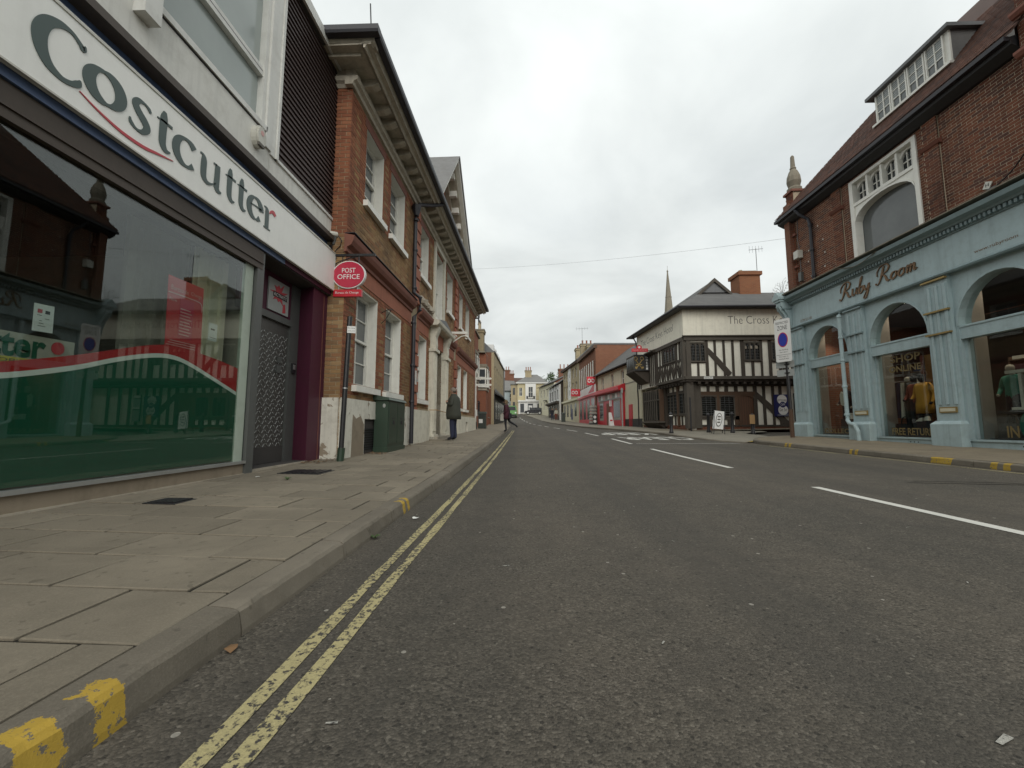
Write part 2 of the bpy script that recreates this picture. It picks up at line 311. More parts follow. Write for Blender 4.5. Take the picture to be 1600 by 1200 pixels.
# ------------------------------------------------------------------ mesh helpers
class Frame:
    """wall frame: u to the right of someone facing the wall, w out of the wall, v up"""
    def __init__(s, o, d, z=0.0):
        s.o = Vector((o[0], o[1], z)); s.d = Vector((d[0], d[1], 0)).normalized(); s.n = Vector((s.d.y, -s.d.x, 0))
    def p(s, u, w, v): return s.o + s.d*u + s.n*w + Vector((0, 0, v))
    def at(s, u, w=0): q = s.p(u, w, 0); return (q.x, q.y)
ROOT = {}
class MB:
    def __init__(s, fr=None): s.f = fr; s.V = []; s.F = []
    def pt(s, a, b, c):
        s.V.append(tuple(s.f.p(a, b, c)) if s.f else (a, b, c)); return len(s.V)-1
    def face(s, idx): s.F.append(tuple(reversed(idx)) if s.f else tuple(idx))
    def quad(s, a, b, c, d): s.face([s.pt(*q) for q in (a, b, c, d)])
    def poly(s, pts): s.face([s.pt(*q) for q in pts])
    def box(s, a0, a1, b0, b1, c0, c1, taper=0):
        t = taper
        i = [s.pt(*q) for q in ((a0, b0, c0), (a1, b0, c0), (a1, b1, c0), (a0, b1, c0), (a0+t, b0+t, c1), (a1-t, b0+t, c1), (a1-t, b1-t, c1), (a0+t, b1-t, c1))]
        for f in ((0, 3, 2, 1), (4, 5, 6, 7), (0, 1, 5, 4), (1, 2, 6, 5), (2, 3, 7, 6), (3, 0, 4, 7)): s.face([i[k] for k in f])
        return s
    def hexa(s, b4, t4):
        i = [s.pt(*q) for q in list(b4)+list(t4)]
        for f in ((0, 3, 2, 1), (4, 5, 6, 7), (0, 1, 5, 4), (1, 2, 6, 5), (2, 3, 7, 6), (3, 0, 4, 7)): s.face([i[k] for k in f])
        return s
    def prism(s, pts, w0, w1, ax=1):
        """outline in the two other axes, extruded along axis ax from w0 to w1"""
        def q(p, w): l = list(p); l.insert(ax, w); return l
        a = [s.pt(*q(p, w0)) for p in pts]; b = [s.pt(*q(p, w1)) for p in pts]; n = len(pts)
        s.face(list(reversed(b))); s.face(a)
        for k in range(n): s.face([a[k], b[k], b[(k+1) % n], a[(k+1) % n]])
        return s
    def strip(s, A, B, w0, w1):
        """solid band between polylines A and B given in (u, v)"""
        n = len(A)
        af = [s.pt(p[0], w1, p[1]) for p in A]; bf = [s.pt(p[0], w1, p[1]) for p in B]
        ab = [s.pt(p[0], w0, p[1]) for p in A]; bb = [s.pt(p[0], w0, p[1]) for p in B]
        for k in range(n-1):
            s.face([af[k], af[k+1], bf[k+1], bf[k]]); s.face([ab[k], bb[k], bb[k+1], ab[k+1]])
            s.face([ab[k], ab[k+1], af[k+1], af[k]]); s.face([bb[k], bf[k], bf[k+1], bb[k+1]])
        s.face([af[0], bf[0], bb[0], ab[0]]); s.face([af[-1], ab[-1], bb[-1], bf[-1]]); return s
    def tube(s, path, r, n=8, closed=False):
        P = [Vector(s.f.p(*q)) if s.f else Vector(q) for q in path]; m = len(P); rings = []
        rr = r if isinstance(r, (list, tuple)) else [r]*m
        for k in range(m):
            t = (P[min(k+1, m-1)]-P[max(k-1, 0)]).normalized()
            a = t.cross(Vector((0, 0, 1)));
            if a.length < .05: a = t.cross(Vector((1, 0, 0)))
            a.normalize(); b_ = t.cross(a).normalized(); ring = []
            for j in range(n):
                an = 2*math.pi*j/n; s.V.append(tuple(P[k]+(a*math.cos(an)+b_*math.sin(an))*rr[k])); ring.append(len(s.V)-1)
            rings.append(ring)
        for k in range(m-1):
            for j in range(n): s.F.append((rings[k][j], rings[k][(j+1) % n], rings[k+1][(j+1) % n], rings[k+1][j]))
        s.F.append(tuple(reversed(rings[0]))); s.F.append(tuple(rings[-1])); return s
    def lathe(s, c, prof, n=16, axis=2):
        """profile [(r, h)] round a vertical axis through c (in the frame's coordinates)"""
        rings = []
        for r, h in prof:
            ring = []
            for j in range(n):
                an = 2*math.pi*j/n; ring.append(s.pt(c[0]+r*math.cos(an), c[1]+r*math.sin(an), c[2]+h))
            rings.append(ring)
        for k in range(len(prof)-1):
            for j in range(n): s.face([rings[k][j], rings[k][(j+1) % n], rings[k+1][(j+1) % n], rings[k+1][j]])
        s.face(list(reversed(rings[0]))); s.face(rings[-1]); return s
    def disc(s, cu, cv, ru, rv, w0, w1, n=28):
        return s.prism([(cu+ru*math.cos(2*math.pi*k/n), cv+rv*math.sin(2*math.pi*k/n)) for k in range(n)], w0, w1)
    def build(s, name, mat, parent=None, label=None, smooth=False, loc=None):
        base = ROOT.get(parent.name, Vector((0, 0, 0))) if parent else (Vector(loc) if loc else Vector((0, 0, 0)))
        me = bpy.data.meshes.new(name); me.from_pydata([tuple(Vector(q)-base) for q in s.V], [], s.F); me.update()
        if isinstance(mat, str): mat = MATS[mat]
        me.materials.append(mat)
        if smooth:
            for q in me.polygons: q.use_smooth = True
        o = bpy.data.objects.new(name, me); col.objects.link(o)
        if parent: o.parent = parent
        else: o.location = base
        ROOT[o.name] = base
        if label: o['label'] = label
        return o
def tag(o, label, cat, group=None, kind=None):
    o['label'] = label; o['category'] = cat
    if group: o['group'] = group
    if kind: o['kind'] = kind
    return o
def struct(o): o['kind'] = 'structure'; return o
def stuff(o): o['kind'] = 'stuff'; return o
def thing(name, label, cat, loc, group=None):
    o = bpy.data.objects.new(name, None); col.objects.link(o); o.location = loc; o.empty_display_size = .2
    ROOT[o.name] = Vector(loc); return tag(o, label, cat, group)
def box(fr, name, mat, parent, *a, **k): return MB(fr).box(*a, **k).build(name, mat, parent)
def catmull(P, n=8):
    out = []; m = len(P)
    for i in range(m-1):
        p0, p1, p2, p3 = P[max(i-1, 0)], P[i], P[i+1], P[min(i+2, m-1)]
        for k in range(n):
            t = k/n; out.append(tuple(.5*((2*b)+(-a+c)*t+(2*a-5*b+4*c-d)*t*t+(-a+3*b-3*c+d)*t**3) for a, b, c, d in zip(p0, p1, p2, p3)))
    out.append(tuple(P[-1])); return out
def ribbon(mb, pts, w0, w1, n=7, smooth=True):
    """brush stroke: pts are (u, v, width)"""
    Q = catmull(pts, n) if smooth and len(pts) > 2 else pts
    A, B = [], []
    for k, q in enumerate(Q):
        a = Q[max(k-1, 0)]; c = Q[min(k+1, len(Q)-1)]; dx, dy = c[0]-a[0], c[1]-a[1]; L = math.hypot(dx, dy) or 1
        nx, ny = -dy/L*q[2]/2, dx/L*q[2]/2; A.append((q[0]+nx, q[1]+ny)); B.append((q[0]-nx, q[1]-ny))
    mb.strip(A, B, w0, w1)
DG = None
def text(fr, s, u0, u1, v0, v1, w, name, mat, parent, depth=.004, bold=0.0, skew=0.0, keep=False):
    """flat lettering fitted into the box u0..u1, v0..v1 of a wall frame"""
    cu = bpy.data.curves.new('t', 'FONT'); cu.body = s; cu.align_x = 'LEFT'; cu.resolution_u = 3; cu.offset = bold
    ob = bpy.data.objects.new('t', cu); col.objects.link(ob)
    bpy.context.view_layer.update()
    me = bpy.data.meshes.new_from_object(ob.evaluated_get(bpy.context.evaluated_depsgraph_get()))
    xs = [v.co.x for v in me.vertices]; ys = [v.co.y for v in me.vertices]; x0, x1, y0, y1 = min(xs), max(xs), min(ys), max(ys)
    mb = MB(fr)
    for v in me.vertices:
        fu = (v.co.x-x0)/(x1-x0); fv = (v.co.y-y0)/(y1-y0)
        mb.pt(u0+(u1-u0)*fu+skew*fv*(v1-v0), w, v0+(v1-v0)*fv)
    for p_ in me.polygons: mb.face(list(p_.vertices))
    bpy.data.objects.remove(ob); bpy.data.curves.remove(cu); bpy.data.meshes.remove(me)
    return mb.build(name, mat, parent)
def frees(a, b, cuts):
    """parts of [a, b] outside the cuts"""
    out = [(a, b)]
    for c0, c1 in cuts:
        nx = []
        for x0, x1 in out:
            if c1 <= x0 or c0 >= x1: nx.append((x0, x1)); continue
            if c0 > x0: nx.append((x0, c0))
            if c1 < x1: nx.append((c1, x1))
        out = nx
    return out
def wallplate(mb, u0, u1, v0, v1, holes, w0, w1, reveal=True):
    """slab with rectangular openings cut through"""
    vs = sorted({v0, v1, *[max(v0, min(v1, h[k])) for h in holes for k in (2, 3)]})
    for a, b in zip(vs, vs[1:]):
        if b-a < 1e-4: continue
        mid = (a+b)/2
        for x0, x1 in frees(u0, u1, [(h[0], h[1]) for h in holes if h[2] < mid < h[3]]): mb.box(x0, x1, w0, w1, a, b)
    return mb
def bricks(u0, u1, v0, v1, holes, rnd, bl=.225, bh=.075, jt=.011):
    """running bond with openings left out: list of (ua, ub, va, vb, full)"""
    out = []; r = 0; v = v0
    while v+bh*.6 < v1:
        top = min(v+bh-jt, v1); off = (r % 2)*bl*.5
        cuts = [(h[0], h[1]) for h in holes if h[2] < (v+top)/2 < h[3]]
        fr_ = frees(u0, u1, cuts); k = math.floor((u0-off)/bl)
        while k*bl+off < u1:
            a, b_ = k*bl+off, k*bl+off+bl-jt
            for x0, x1 in fr_:
                c0, c1 = max(a, x0), min(b_, x1)
                if c1-c0 > .025: out.append((c0, c1, v, top, c1-c0 > bl-jt-.002))
            k += 1
        v += bh; r += 1
    return out
def brickface(mb, L, w, rnd, jit=.0025):
    for a, b_, c, d, _ in L:
        ww = w+rnd.uniform(-jit, jit)
        i = [mb.pt(*q) for q in ((a, w-.03, c), (b_, w-.03, c), (b_, w-.03, d), (a, w-.03, d), (a, ww, c), (b_, ww, c), (b_, ww, d), (a, ww, d))]
        for f in ((4, 5, 6, 7), (0, 1, 5, 4), (1, 2, 6, 5), (2, 3, 7, 6), (3, 0, 4, 7)): mb.face([i[k] for k in f])
    return mb
def inst(me, name, parent, loc, rot=(0, 0, 0)):
    o = bpy.data.objects.new(name, me); col.objects.link(o); o.parent = parent
    o.location = Vector(loc)-ROOT.get(parent.name, Vector((0, 0, 0))); o.rotation_euler = rot; return o
def meshof(mb, name, mat):
    me = bpy.data.meshes.new(name); me.from_pydata(mb.V, [], mb.F); me.update(); me.materials.append(MATS[mat]); return me
# ------------------------------------------------------------------ the ground
def interp(pts):
    def f(t):
        if t <= pts[0][0]: return pts[0][1]
        for (a, x), (b_, y) in zip(pts, pts[1:]):
            if t <= b_:
                k = (t-a)/(b_-a); return x+(y-x)*k
        return pts[-1][1]
    return f
_zr = interp([(-10, -.02), (3, 0), (8, .04), (13.5, .14), (22, .33), (30, .5), (40, .7), (50, .92), (62, 1.4), (74, 2.15), (85, 2.95), (100, 4.2), (140, 7)])
def zr(y): return sum(_zr(y+d) for d in (-3, -1.5, 0, 1.5, 3))/5-_zr0
_zr0 = 0.0; _zr0 = zr(0)
lk = interp([(-10, -1.08), (25, -1.08), (36, -1.25), (50, -2.0), (73, -3.0), (90, -6), (120, -16)])
rk = interp([(-10, 7.7), (12, 7.7), (13, 7.6), (14, 7.3), (16, 6.85), (20, 6.6), (26, 5.9), (33, 4.6), (45, 3.7), (60, 2.4), (73, 1.2), (90, -1.5), (120, -11)])
cl_ = interp([(-10, 3.58), (17, 3.55), (24.5, 3.2), (36, 2.0), (50, .8), (73, -.9), (90, -3.6), (120, -13)])
def g(x, y): return zr(y)+.004*max(0, min(x, 8))+.016*max(0, x-8)
def gp(x, y):            # left footway
    return zr(y)+.11+.02*max(0, min(2.6, lk(y)-x))
def gr(x, y):            # right footway
    d = x-rk(y); return g(rk(y), y)+.115+.022*max(0, min(3.5, d))

struct(MB().box(-300, 300, -300, 600, -3, -.6).build('ground', 'ground'))
mb = MB(); ys = [-9+.5*k for k in range(0, 160)]+[71+2*k for k in range(40)]; xs = [-9, -5, -2.5, -1.4, -1, 0, 1, 2, 3, 4, 5, 6, 7, 8, 9, 10, 12, 15, 20, 30]
ix = {}
for j, y in enumerate(ys):
    for i, x in enumerate(xs): ix[i, j] = mb.pt(x, y, g(x, y)-(.0 if x > -3 else .15))
for j in range(len(ys)-1):
    for i in range(len(xs)-1): mb.face([ix[i, j], ix[i+1, j], ix[i+1, j+1], ix[i, j+1]])
ROAD = struct(mb.build('road', 'asphalt', smooth=True))

def ground_poly(pts, name, mat, dz=.004, parent=None, hf=g):
    """painted mark: a sheet of quads lying on the ground (pts: pairs of left / right edge points)"""
    mb = MB()
    for (a, b_), (c, d) in zip(pts, pts[1:]): mb.quad(*[(q[0], q[1], hf(*q)+dz) for q in (a, b_, d, c)])
    return mb.build(name, mat, parent or ROAD)
def along(fx, y0, y1, o0, o1, step=.6):
    n = max(1, int((y1-y0)/step)); return [((fx(y0+(y1-y0)*k/n)+o0, y0+(y1-y0)*k/n), (fx(y0+(y1-y0)*k/n)+o1, y0+(y1-y0)*k/n)) for k in range(n+1)]
rw = random.Random(3)
def wob(L, a=.006): return [((p[0]+rw.uniform(-a, a), p[1]), (q[0]+rw.uniform(-a, a), q[1])) for p, q in L]
ground_poly(wob(along(lk, -2, 27, .27, .325, .22)), 'yellow_line', 'yellow_road')
ground_poly(wob(along(lk, -2, 27, .375, .43, .22)), 'yellow_line', 'yellow_road')
ground_poly(wob(along(rk, -2, 12.8, -.24, -.18)), 'yellow_line', 'yellow_road')
for a, b_ in [(1.35, 5.25), (7.3, 11.75), (13.9, 17.0), (19.4, 22.6), (25, 28), (30.4, 33), (35.4, 38), (40.4, 43), (45.4, 48), (50.4, 53), (55.4, 58), (60.4, 63), (65, 68), (70, 73)]:
    ground_poly(wob(along(cl_, a, b_, -.055, .055), .004), 'centre_line_dash', 'white_road')
ground_poly([((3.75, 13.95), (3.75, 14.1)), ((5.4, 13.93), (5.4, 14.08)), ((7.15, 13.9), (7.15, 14.05))], 'stop_line', 'white_worn')
def roadtext(s, x0, x1, y0, y1):
    cu = bpy.data.curves.new('t', 'FONT'); cu.body = s; cu.resolution_u = 2; cu.offset = .012; ob = bpy.data.objects.new('t', cu); col.objects.link(ob)
    bpy.context.view_layer.update(); me = bpy.data.meshes.new_from_object(ob.evaluated_get(bpy.context.evaluated_depsgraph_get()))
    X = [v.co.x for v in me.vertices]; Y = [v.co.y for v in me.vertices]; mb = MB()
    for v in me.vertices:
        x = x1-(v.co.x-min(X))/(max(X)-min(X))*(x1-x0); y = y1-(v.co.y-min(Y))/(max(Y)-min(Y))*(y1-y0); mb.pt(x, y, g(x, y)+.006)
    for p_ in me.polygons: mb.face(list(p_.vertices))
    bpy.data.objects.remove(ob); mb.build('road_lettering', 'white_road', ROAD)
roadtext('CLEAR', 4.0, 6.75, 16.1, 18.2); roadtext('KEEP', 3.9, 6.5, 20.3, 22.8)
# old patch and cracks in the right lane
ground_poly([((5.0, 5.6), (5.0, 5.63)), ((5.9, 5.45), (5.9, 5.49)), ((7.0, 5.3), (7.0, 5.33))], 'road_crack', 'joint', .003)
ground_poly([((5.2, 5.75), (5.2, 5.77)), ((6.1, 5.62), (6.1, 5.65)), ((7.2, 5.05), (7.2, 5.07))], 'road_crack', 'joint', .003)
for x, y, a, l in [(-.11, 2.4, .3, .02), (.5, 1.6, 1, .012), (1.2, 1.16, .5, .03), (-.52, 1.17, .2, .016), (1.0, 2.9, 2, .012), (2.2, 2.2, 1, .012), (.1, 3.6, 0, .02), (2.9, 3.3, .4, .015), (-.7, 2.0, .3, .012)]:
    c, s_ = math.cos(a)*l, math.sin(a)*l
    ground_poly([((x-c, y-s_), (x-c+s_*.4, y-s_-c*.4)), ((x+c, y+s_), (x+c+s_*.6, y+s_-c*.6))], 'paint_fleck', 'white_worn', .004)

# left footway: bed, slabs, kerbstones
mb = MB(); yy = [-4+.5*k for k in range(0, 150)]+[71+2*k for k in range(25)]
def bed(y, x, k): return (x, y, gp(x, y)-(.03 if y < 13 else 0.0))
ii = []
for y in yy:
    r_ = [lk(y)-.13, (lk(y)-.13)*.5-1.8, min(-3.2, lk(y)-1.6), -4.6, -8]; ii.append([mb.pt(*bed(y, x, 0)) for x in r_])
for a, b_ in zip(ii, ii[1:]):
    for k in range(4): mb.face([a[k+1], a[k], b_[k], b_[k+1]])
LP = struct(mb.build('pavement', 'slab', smooth=True))
mb = MB()
for a, b_ in zip(yy, yy[1:]):
    if b_ < 13.01: mb.quad(*[(x, y, gp(x, y)-.0085) for x, y in ((-4.4, a), (-1.2, a), (-1.2, b_), (-4.4, b_))])
mb.build('joint_bed', 'joint', LP)
rs = random.Random(11)
def slab(x0, x1, y0, y1, mat='slab', nm='paving_slab'):
    j = .0075; tz = [rs.uniform(-.0025, .0025) for _ in range(4)]; d = rs.uniform(-.003, .003)
    x0 += j+rs.uniform(0, .003); x1 -= j; y0 += j+rs.uniform(0, .003); y1 -= j
    mb = MB(); b4 = [(x, y, gp(x, y)-.03) for x, y in ((x0, y0), (x1, y0), (x1, y1), (x0, y1))]
    m4 = [(p[0], p[1], gp(p[0], p[1])-.004+d+t) for p, t in zip(b4, tz)]; e_ = .005
    t4 = [(p[0]+(e_ if k in (0, 3) else -e_), p[1]+(e_ if k in (0, 1) else -e_), p[2]+.004) for k, p in enumerate(m4)]
    I = [mb.pt(*q) for q in b4+m4+t4]
    for o in (0, 4):
        for k in range(4): mb.face([I[o+k], I[o+(k+1) % 4], I[o+4+(k+1) % 4], I[o+4+k]])
    mb.face(I[8:12]); mb.build(nm, mat, LP)
yj = .92-.4*7; rows = 0
while yj < 12.9:
    off = (.41, .18)[rows % 2]; x1 = -1.212
    cut = -1.212-off
    while x1 > -3.62:
        x0 = max(cut, -3.66) if cut > -3.5 else -3.66
        slab(x0, x1, yj, yj+.4 if rows % 9 != 4 else yj+.4); x1 = x0; cut = x0-.6
        if x0 <= -3.65: break
    yj += .4; rows += 1
# kerbs
def kerbstone(fx, sgn, y0, y1, hgt, nm, parent, mat='kerb', lift=0.0, hf=None):
    """one kerbstone with a rounded nose; sgn is the side the road lies on"""
    mb = MB(); n = (13 if y1 < 6 else 5) if y1-y0 > .5 else 3; rings = []; jx = rs.uniform(-.0015, .0015); jz = rs.uniform(-.0015, .0015)
    for k in range(n):
        y = y0+(y1-y0)*k/(n-1); x = fx(y)+jx; b0 = hf(fx(y), y); e_ = rs.uniform(-.003, .002); wv = .014*rs.random()**2
        end = .006 if k in (0, n-1) else 0
        prof = [(-.13, -.12), (-.13, hgt), (-.034-wv, hgt+e_-end), (-.014-wv, hgt-.006-end), (-.003-wv*.7, hgt-.022), (.008, .02), (.012, -.12)]
        rings.append([mb.pt(x+sgn*(a+lift), y, b0+c+jz+(lift if i in (1, 2, 3) else 0)) for i, (a, c) in enumerate(prof)])
    for a, b_ in zip(rings, rings[1:]):
        for k in range(6): mb.face([a[k], a[k+1], b_[k+1], b_[k]])
    mb.face(rings[0]); mb.face(list(reversed(rings[-1])))
    return mb.build(nm, mat, parent, smooth=False)
KL = struct(MB().box(-1.2, -1.1, -4, -3.9, -.3, -.15).build('kerb', 'kerb')); KR = struct(MB().box(7.8, 7.9, -4, -3.9, -.3, -.15).build('kerb', 'kerb'))
y = 1.6-.885*5
while y < 62:
    L = .885 if y < 24 else 1.9; kerbstone(lk, 1, y+.005, y+L-.005, .11, 'kerbstone', KL, 'kerb_left' if y < 5 else 'kerb', hf=g); y += L
# right footway in front of the blue shop
kp = [(7.7, -4), (7.7, 0), (7.7, 4), (7.7, 8), (7.7, 10), (7.7, 12), (7.6, 13), (7.55, 13.6), (7.7, 14.2), (8.1, 14.9), (8.7, 15.7), (9.6, 16.5), (11, 17.0), (13, 17.2), (22, 17.6)]
inn = [(11.0, -4), (11, 0), (11, 4), (11, 8), (11, 10), (11, 12), (11, 13), (11, 13.8), (11, 14.4), (11, 15), (11, 15.6), (11, 16.0), (11.3, 16.2), (13, 16.25), (22, 16.4)]
def rz(x, y, k=.115): return g(7.7, min(y, 15))+k+.02*max(0, min(3.4, x-7.7))+.02*max(0, x-11)
mb = MB(); ks = []
for (a, b_), (c, d) in zip(kp, inn): ks.append([mb.pt(a+(c-a)*t, b_+(d-b_)*t, rz(a+(c-a)*t, b_+(d-b_)*t)) for t in (.04, .35, .7, 1)])
for a, b_ in zip(ks, ks[1:]):
    for k in range(3): mb.face([a[k], a[k+1], b_[k+1], b_[k]])
RP = struct(mb.build('pavement', 'pave_r', smooth=True))
y = -3.6
while y < 12.6: kerbstone(rk, -1, y+.005, y+.91, .115, 'kerbstone', KR, 'kerb_right', hf=g); y += .915
def kerb_curve(path, parent, hz, h0=.115):
    for (a, b_), (c, d) in zip(path, path[1:]):
        L = math.hypot(c-a, d-b_); ux, uy = (c-a)/L, (d-b_)/L; nx, ny = uy, -ux; mb = MB()
        q = lambda t, o, z: (a+ux*t*L-nx*o, b_+uy*t*L-ny*o, z)
        z0, z1 = hz(a, b_), hz(c, d); e_ = .006/L
        rings = [[mb.pt(*q(t, o, z_)) for o, z_ in ((-.13, zz_-.3), (-.13, zz_), (-.04, zz_), (-.015, zz_-.012), (0, zz_-.04), (.01, zz_-.3))] for t, zz_ in ((e_, z0), (1-e_, z1))]
        for k in range(5): mb.face([rings[0][k], rings[0][k+1], rings[1][k+1], rings[1][k]])
        mb.face(rings[0]); mb.face(list(reversed(rings[1]))); mb.build('kerbstone', 'kerb', parent)
kerb_curve([(7.7, 12.55), (7.6, 13.1), (7.55, 13.6), (7.7, 14.2), (8.1, 14.9), (8.7, 15.7), (9.6, 16.5), (11, 17.0), (13, 17.2)], KR, lambda x, y: rz(x, y)+.004)
# footway across the mouth of the side street and along the inn
kp = [(7.35, 14.05), (6.95, 15.6), (6.7, 18), (6.55, 20.5), (5.9, 26), (4.6, 33), (3.7, 45), (2.4, 60), (1.2, 73), (-1.5, 90)]
inn = [(8.0, 14.7), (9.8, 16.9), (10, 19), (12, 21.2), (9.5, 27), (9, 34), (8.2, 46), (7, 61), (6, 74), (5, 90)]
def az(x, y): return g(min(x, 8), y)+.03+.085*max(0, min(1, (y-15)/5))+.03*max(0, min(1, (x-7)/3))
mb = MB(); ks = []
for (a, b_), (c, d) in zip(catmull(kp, 4), catmull(inn, 4)): ks.append([mb.pt(a+(c-a)*t, b_+(d-b_)*t, az(a+(c-a)*t, b_+(d-b_)*t)) for t in (0.03, .35, .7, 1)])
for a, b_ in zip(ks, ks[1:]):
    for k in range(3): mb.face([a[k], a[k+1], b_[k+1], b_[k]])
AP = struct(mb.build('pavement', 'pave_light', smooth=True))
kc = catmull(kp[:5], 5)
kerb_curve(kc, KR, lambda x, y: az(x, y)+.004)
kerb_curve(catmull(kp[4:], 3), KR, lambda x, y: az(x, y)+.004)
for k in range(3):
    kerb_pts = [((7.42+.16*k, 14.12+.2*k), (7.5+.16*k, 14.08+.2*k)), ((7.75+.14*k, 13.95+.2*k+.3), (7.83+.14*k, 13.9+.2*k+.3))]
    ground_poly(kerb_pts, 'yellow_mark', 'yellow_kerb', .012, AP, hf=lambda x, y: max(az(x, y), g(x, y)))
mb = MB(); mb.quad(*[(x, y, az(9, y)+.02+.02*(x-9)) for x, y in ((8.0, 21.4), (30, 20.8), (30, 24), (7, 24))]); struct(mb.build('pavement', 'pave_r'))
# covers in the left footway
def cover(x0, x1, y0, y1, label):
    mb = MB(); z = lambda x, y: gp(x, y)+.003
    mb.hexa([(x, y, gp(x, y)-.05) for x, y in ((x0, y0), (x1, y0), (x1, y1), (x0, y1))], [(x, y, z(x, y)) for x, y in ((x0, y0), (x1, y0), (x1, y1), (x0, y1))])
    o = mb.build('access_cover', 'black_iron', loc=(x0, y0, gp(x0, y0))); tag(o, label, 'cover', 'access covers in the footway')
    m2 = MB(); n = 7
    for k in range(n):
        a = x0+.02+(x1-x0-.04)*(k+.2)/n; m2.box(a, a+(x1-x0)/n*.55, y0+.02, y1-.02, z(x0, y0)-.01, z(x0, y0)+.006)
    m2.build('tread_ribs', 'black_iron', o)
cover(-3.13, -2.85, 3.33, 3.56, 'small iron cover set in the paving before the green shop window')
cover(-3.2, -2.65, 5.28, 5.72, 'wide iron cover set in the paving before the purple pillar')
# ------------------------------------------------------------------ convenience shop on the left
FL = Frame((-3.6, 0), (0, 1))
SH = thing('shop_building', 'flat-roofed white convenience shop with purple doorway pillar and dark cladding above', 'building', (-3.6, 3, .1))
# body: side and back walls, roof, floor, dark sales room
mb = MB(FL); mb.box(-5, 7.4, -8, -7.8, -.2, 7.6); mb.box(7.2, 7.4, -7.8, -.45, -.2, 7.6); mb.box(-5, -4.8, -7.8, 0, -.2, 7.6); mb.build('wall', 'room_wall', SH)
box(FL, 'roof', 'lead', SH, -5, 7.42, -8, .06, 7.62, 7.74)
box(FL, 'roof_trim', 'white_trim', SH, -5, 7.43, .06, .1, 7.58, 7.76)
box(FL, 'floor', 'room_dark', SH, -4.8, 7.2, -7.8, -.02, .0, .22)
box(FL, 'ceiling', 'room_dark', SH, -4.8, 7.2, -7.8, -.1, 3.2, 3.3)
box(FL, 'partition', 'room_wall', SH, 5.45, 5.5, -4, -.34, .22, 3.2)
box(FL, 'partition', 'room_wall', SH, 4.35, 5.45, -.95, -.9, .22, 3.2)
for k in range(5): box(FL, 'shelf_upright', 'room_wall', SH, 4.45+.2*k, 4.49+.2*k, -.9, -.84, .3, 3.1)
box(FL, 'display_back', 'cream_pale', SH, 4.62, 5.2, -.4, -.37, .35, 2.95); box(FL, 'display_edge', 'ink', SH, 4.6, 4.62, -.4, -.36, .35, 2.95)
for k in range(3): box(FL, 'display_rib', 'cream_pale', SH, 4.66+.2*k, 4.7+.2*k, -.37, -.33, .35, 2.95)
# stall riser, sill, window head, frame posts
box(FL, 'stall_riser', 'bare_render', SH, -5, 5.28, -.1, .0, -.1, .31)
box(FL, 'skirting', 'stone', SH, -5, 5.3, .0, .02, .0, .185)
box(FL, 'sill', 'alu', SH, -5, 5.2, -.06, .035, .312, .345)
box(FL, 'shutter_box', 'brown', SH, -5, 5.3, -.2, .035, 2.9, 3.16)
box(FL, 'shutter_guide', 'brown', SH, -5, 5.3, .038, .05, 2.98, 3.0)
box(FL, 'frame_post', 'pale_green', SH, 5.03, 5.18, -.05, -.01, .346, 2.9)
box(FL, 'frame_post', 'grey_metal', SH, 5.2, 5.34, -.12, .03, .12, 3.16)
box(FL, 'frame_post', 'grey_metal', SH, .6, .68, -.06, .03, .346, 2.9)
wn = MB(FL).box(.68, 5.2, -.02, -.012, .346, 2.9).build('shop_window', 'shop_glass', SH)
wn2 = MB(FL).box(-5, .6, -.02, -.012, .346, 2.9).build('shop_window', 'shop_glass', SH)
# doorway, set back, splayed purple return and pillar
box(FL, 'door_step', 'stone', SH, 5.34, 6.75, -.34, .01, .0, .215)
D = MB(FL).box(5.46, 6.56, -.36, -.32, .225, 2.42).build('door', 'steel_plate', SH)
mb = MB(FL); rr = random.Random(2)
for i in range(13):
    for j in range(26):
        u = 5.52+.08*i+(.04 if j % 2 else 0); v = .5+.068*j; s_ = 1 if (i+j) % 2 else -1; a = .022
        mb.hexa([(u-a, -.32, v-a*s_-.006), (u+a, -.32, v+a*s_-.006), (u+a, -.32, v+a*s_+.006), (u-a, -.32, v-a*s_+.006)],
                [(u-a*.7, -.313, v-a*.7*s_-.003), (u+a*.7, -.313, v+a*.7*s_-.003), (u+a*.7, -.313, v+a*.7*s_+.003), (u-a*.7, -.313, v-a*.7*s_+.003)])
stuff(mb.build('tread_pattern', 'alu', D))
box(FL, 'kick_plate', 'room_dark', D, 5.46, 6.56, -.32, -.31, .225, .47)
box(FL, 'lock', 'grey_metal', D, 6.26, 6.36, -.318, -.29, 1.62, 1.74); box(FL, 'lock', 'grey_metal', D, 6.28, 6.38, -.318, -.295, 1.78, 1.88)
box(FL, 'door_frame', 'grey_metal', SH, 6.56, 6.84, -.36, -.28, .2, 3.14)
box(FL, 'door_frame', 'grey_metal', SH, 5.34, 6.56, -.36, -.27, 2.42, 2.52)
box(FL, 'key_pad', 'black_iron', SH, 6.62, 6.72, -.28, -.25, 1.66, 1.82); box(FL, 'key_pad', 'alu', SH, 6.64, 6.7, -.25, -.245, 1.72, 1.8)
box(FL, 'transom_panel', 'purple', SH, 5.34, 6.56, -.36, -.3, 2.52, 3.15)
mb = MB(FL); mb.prism([(6.84, -.4), (7.42, -.4), (7.42, 0), (6.7, 0)], .1, 3.15, 2); mb.build('pillar', 'purple', SH)
box(FL, 'door_soffit', 'room_dark', SH, 5.3, 7.4, -.4, .04, 3.15, 3.17)
box(FL, 'pillar_joint', 'terracotta_dark', SH, 7.06, 7.075, .0, .004, .2, 3.1)
box(FL, 'downpipe', 'brown', SH, 7.425, 7.47, -.05, .02, .15, 3.2)
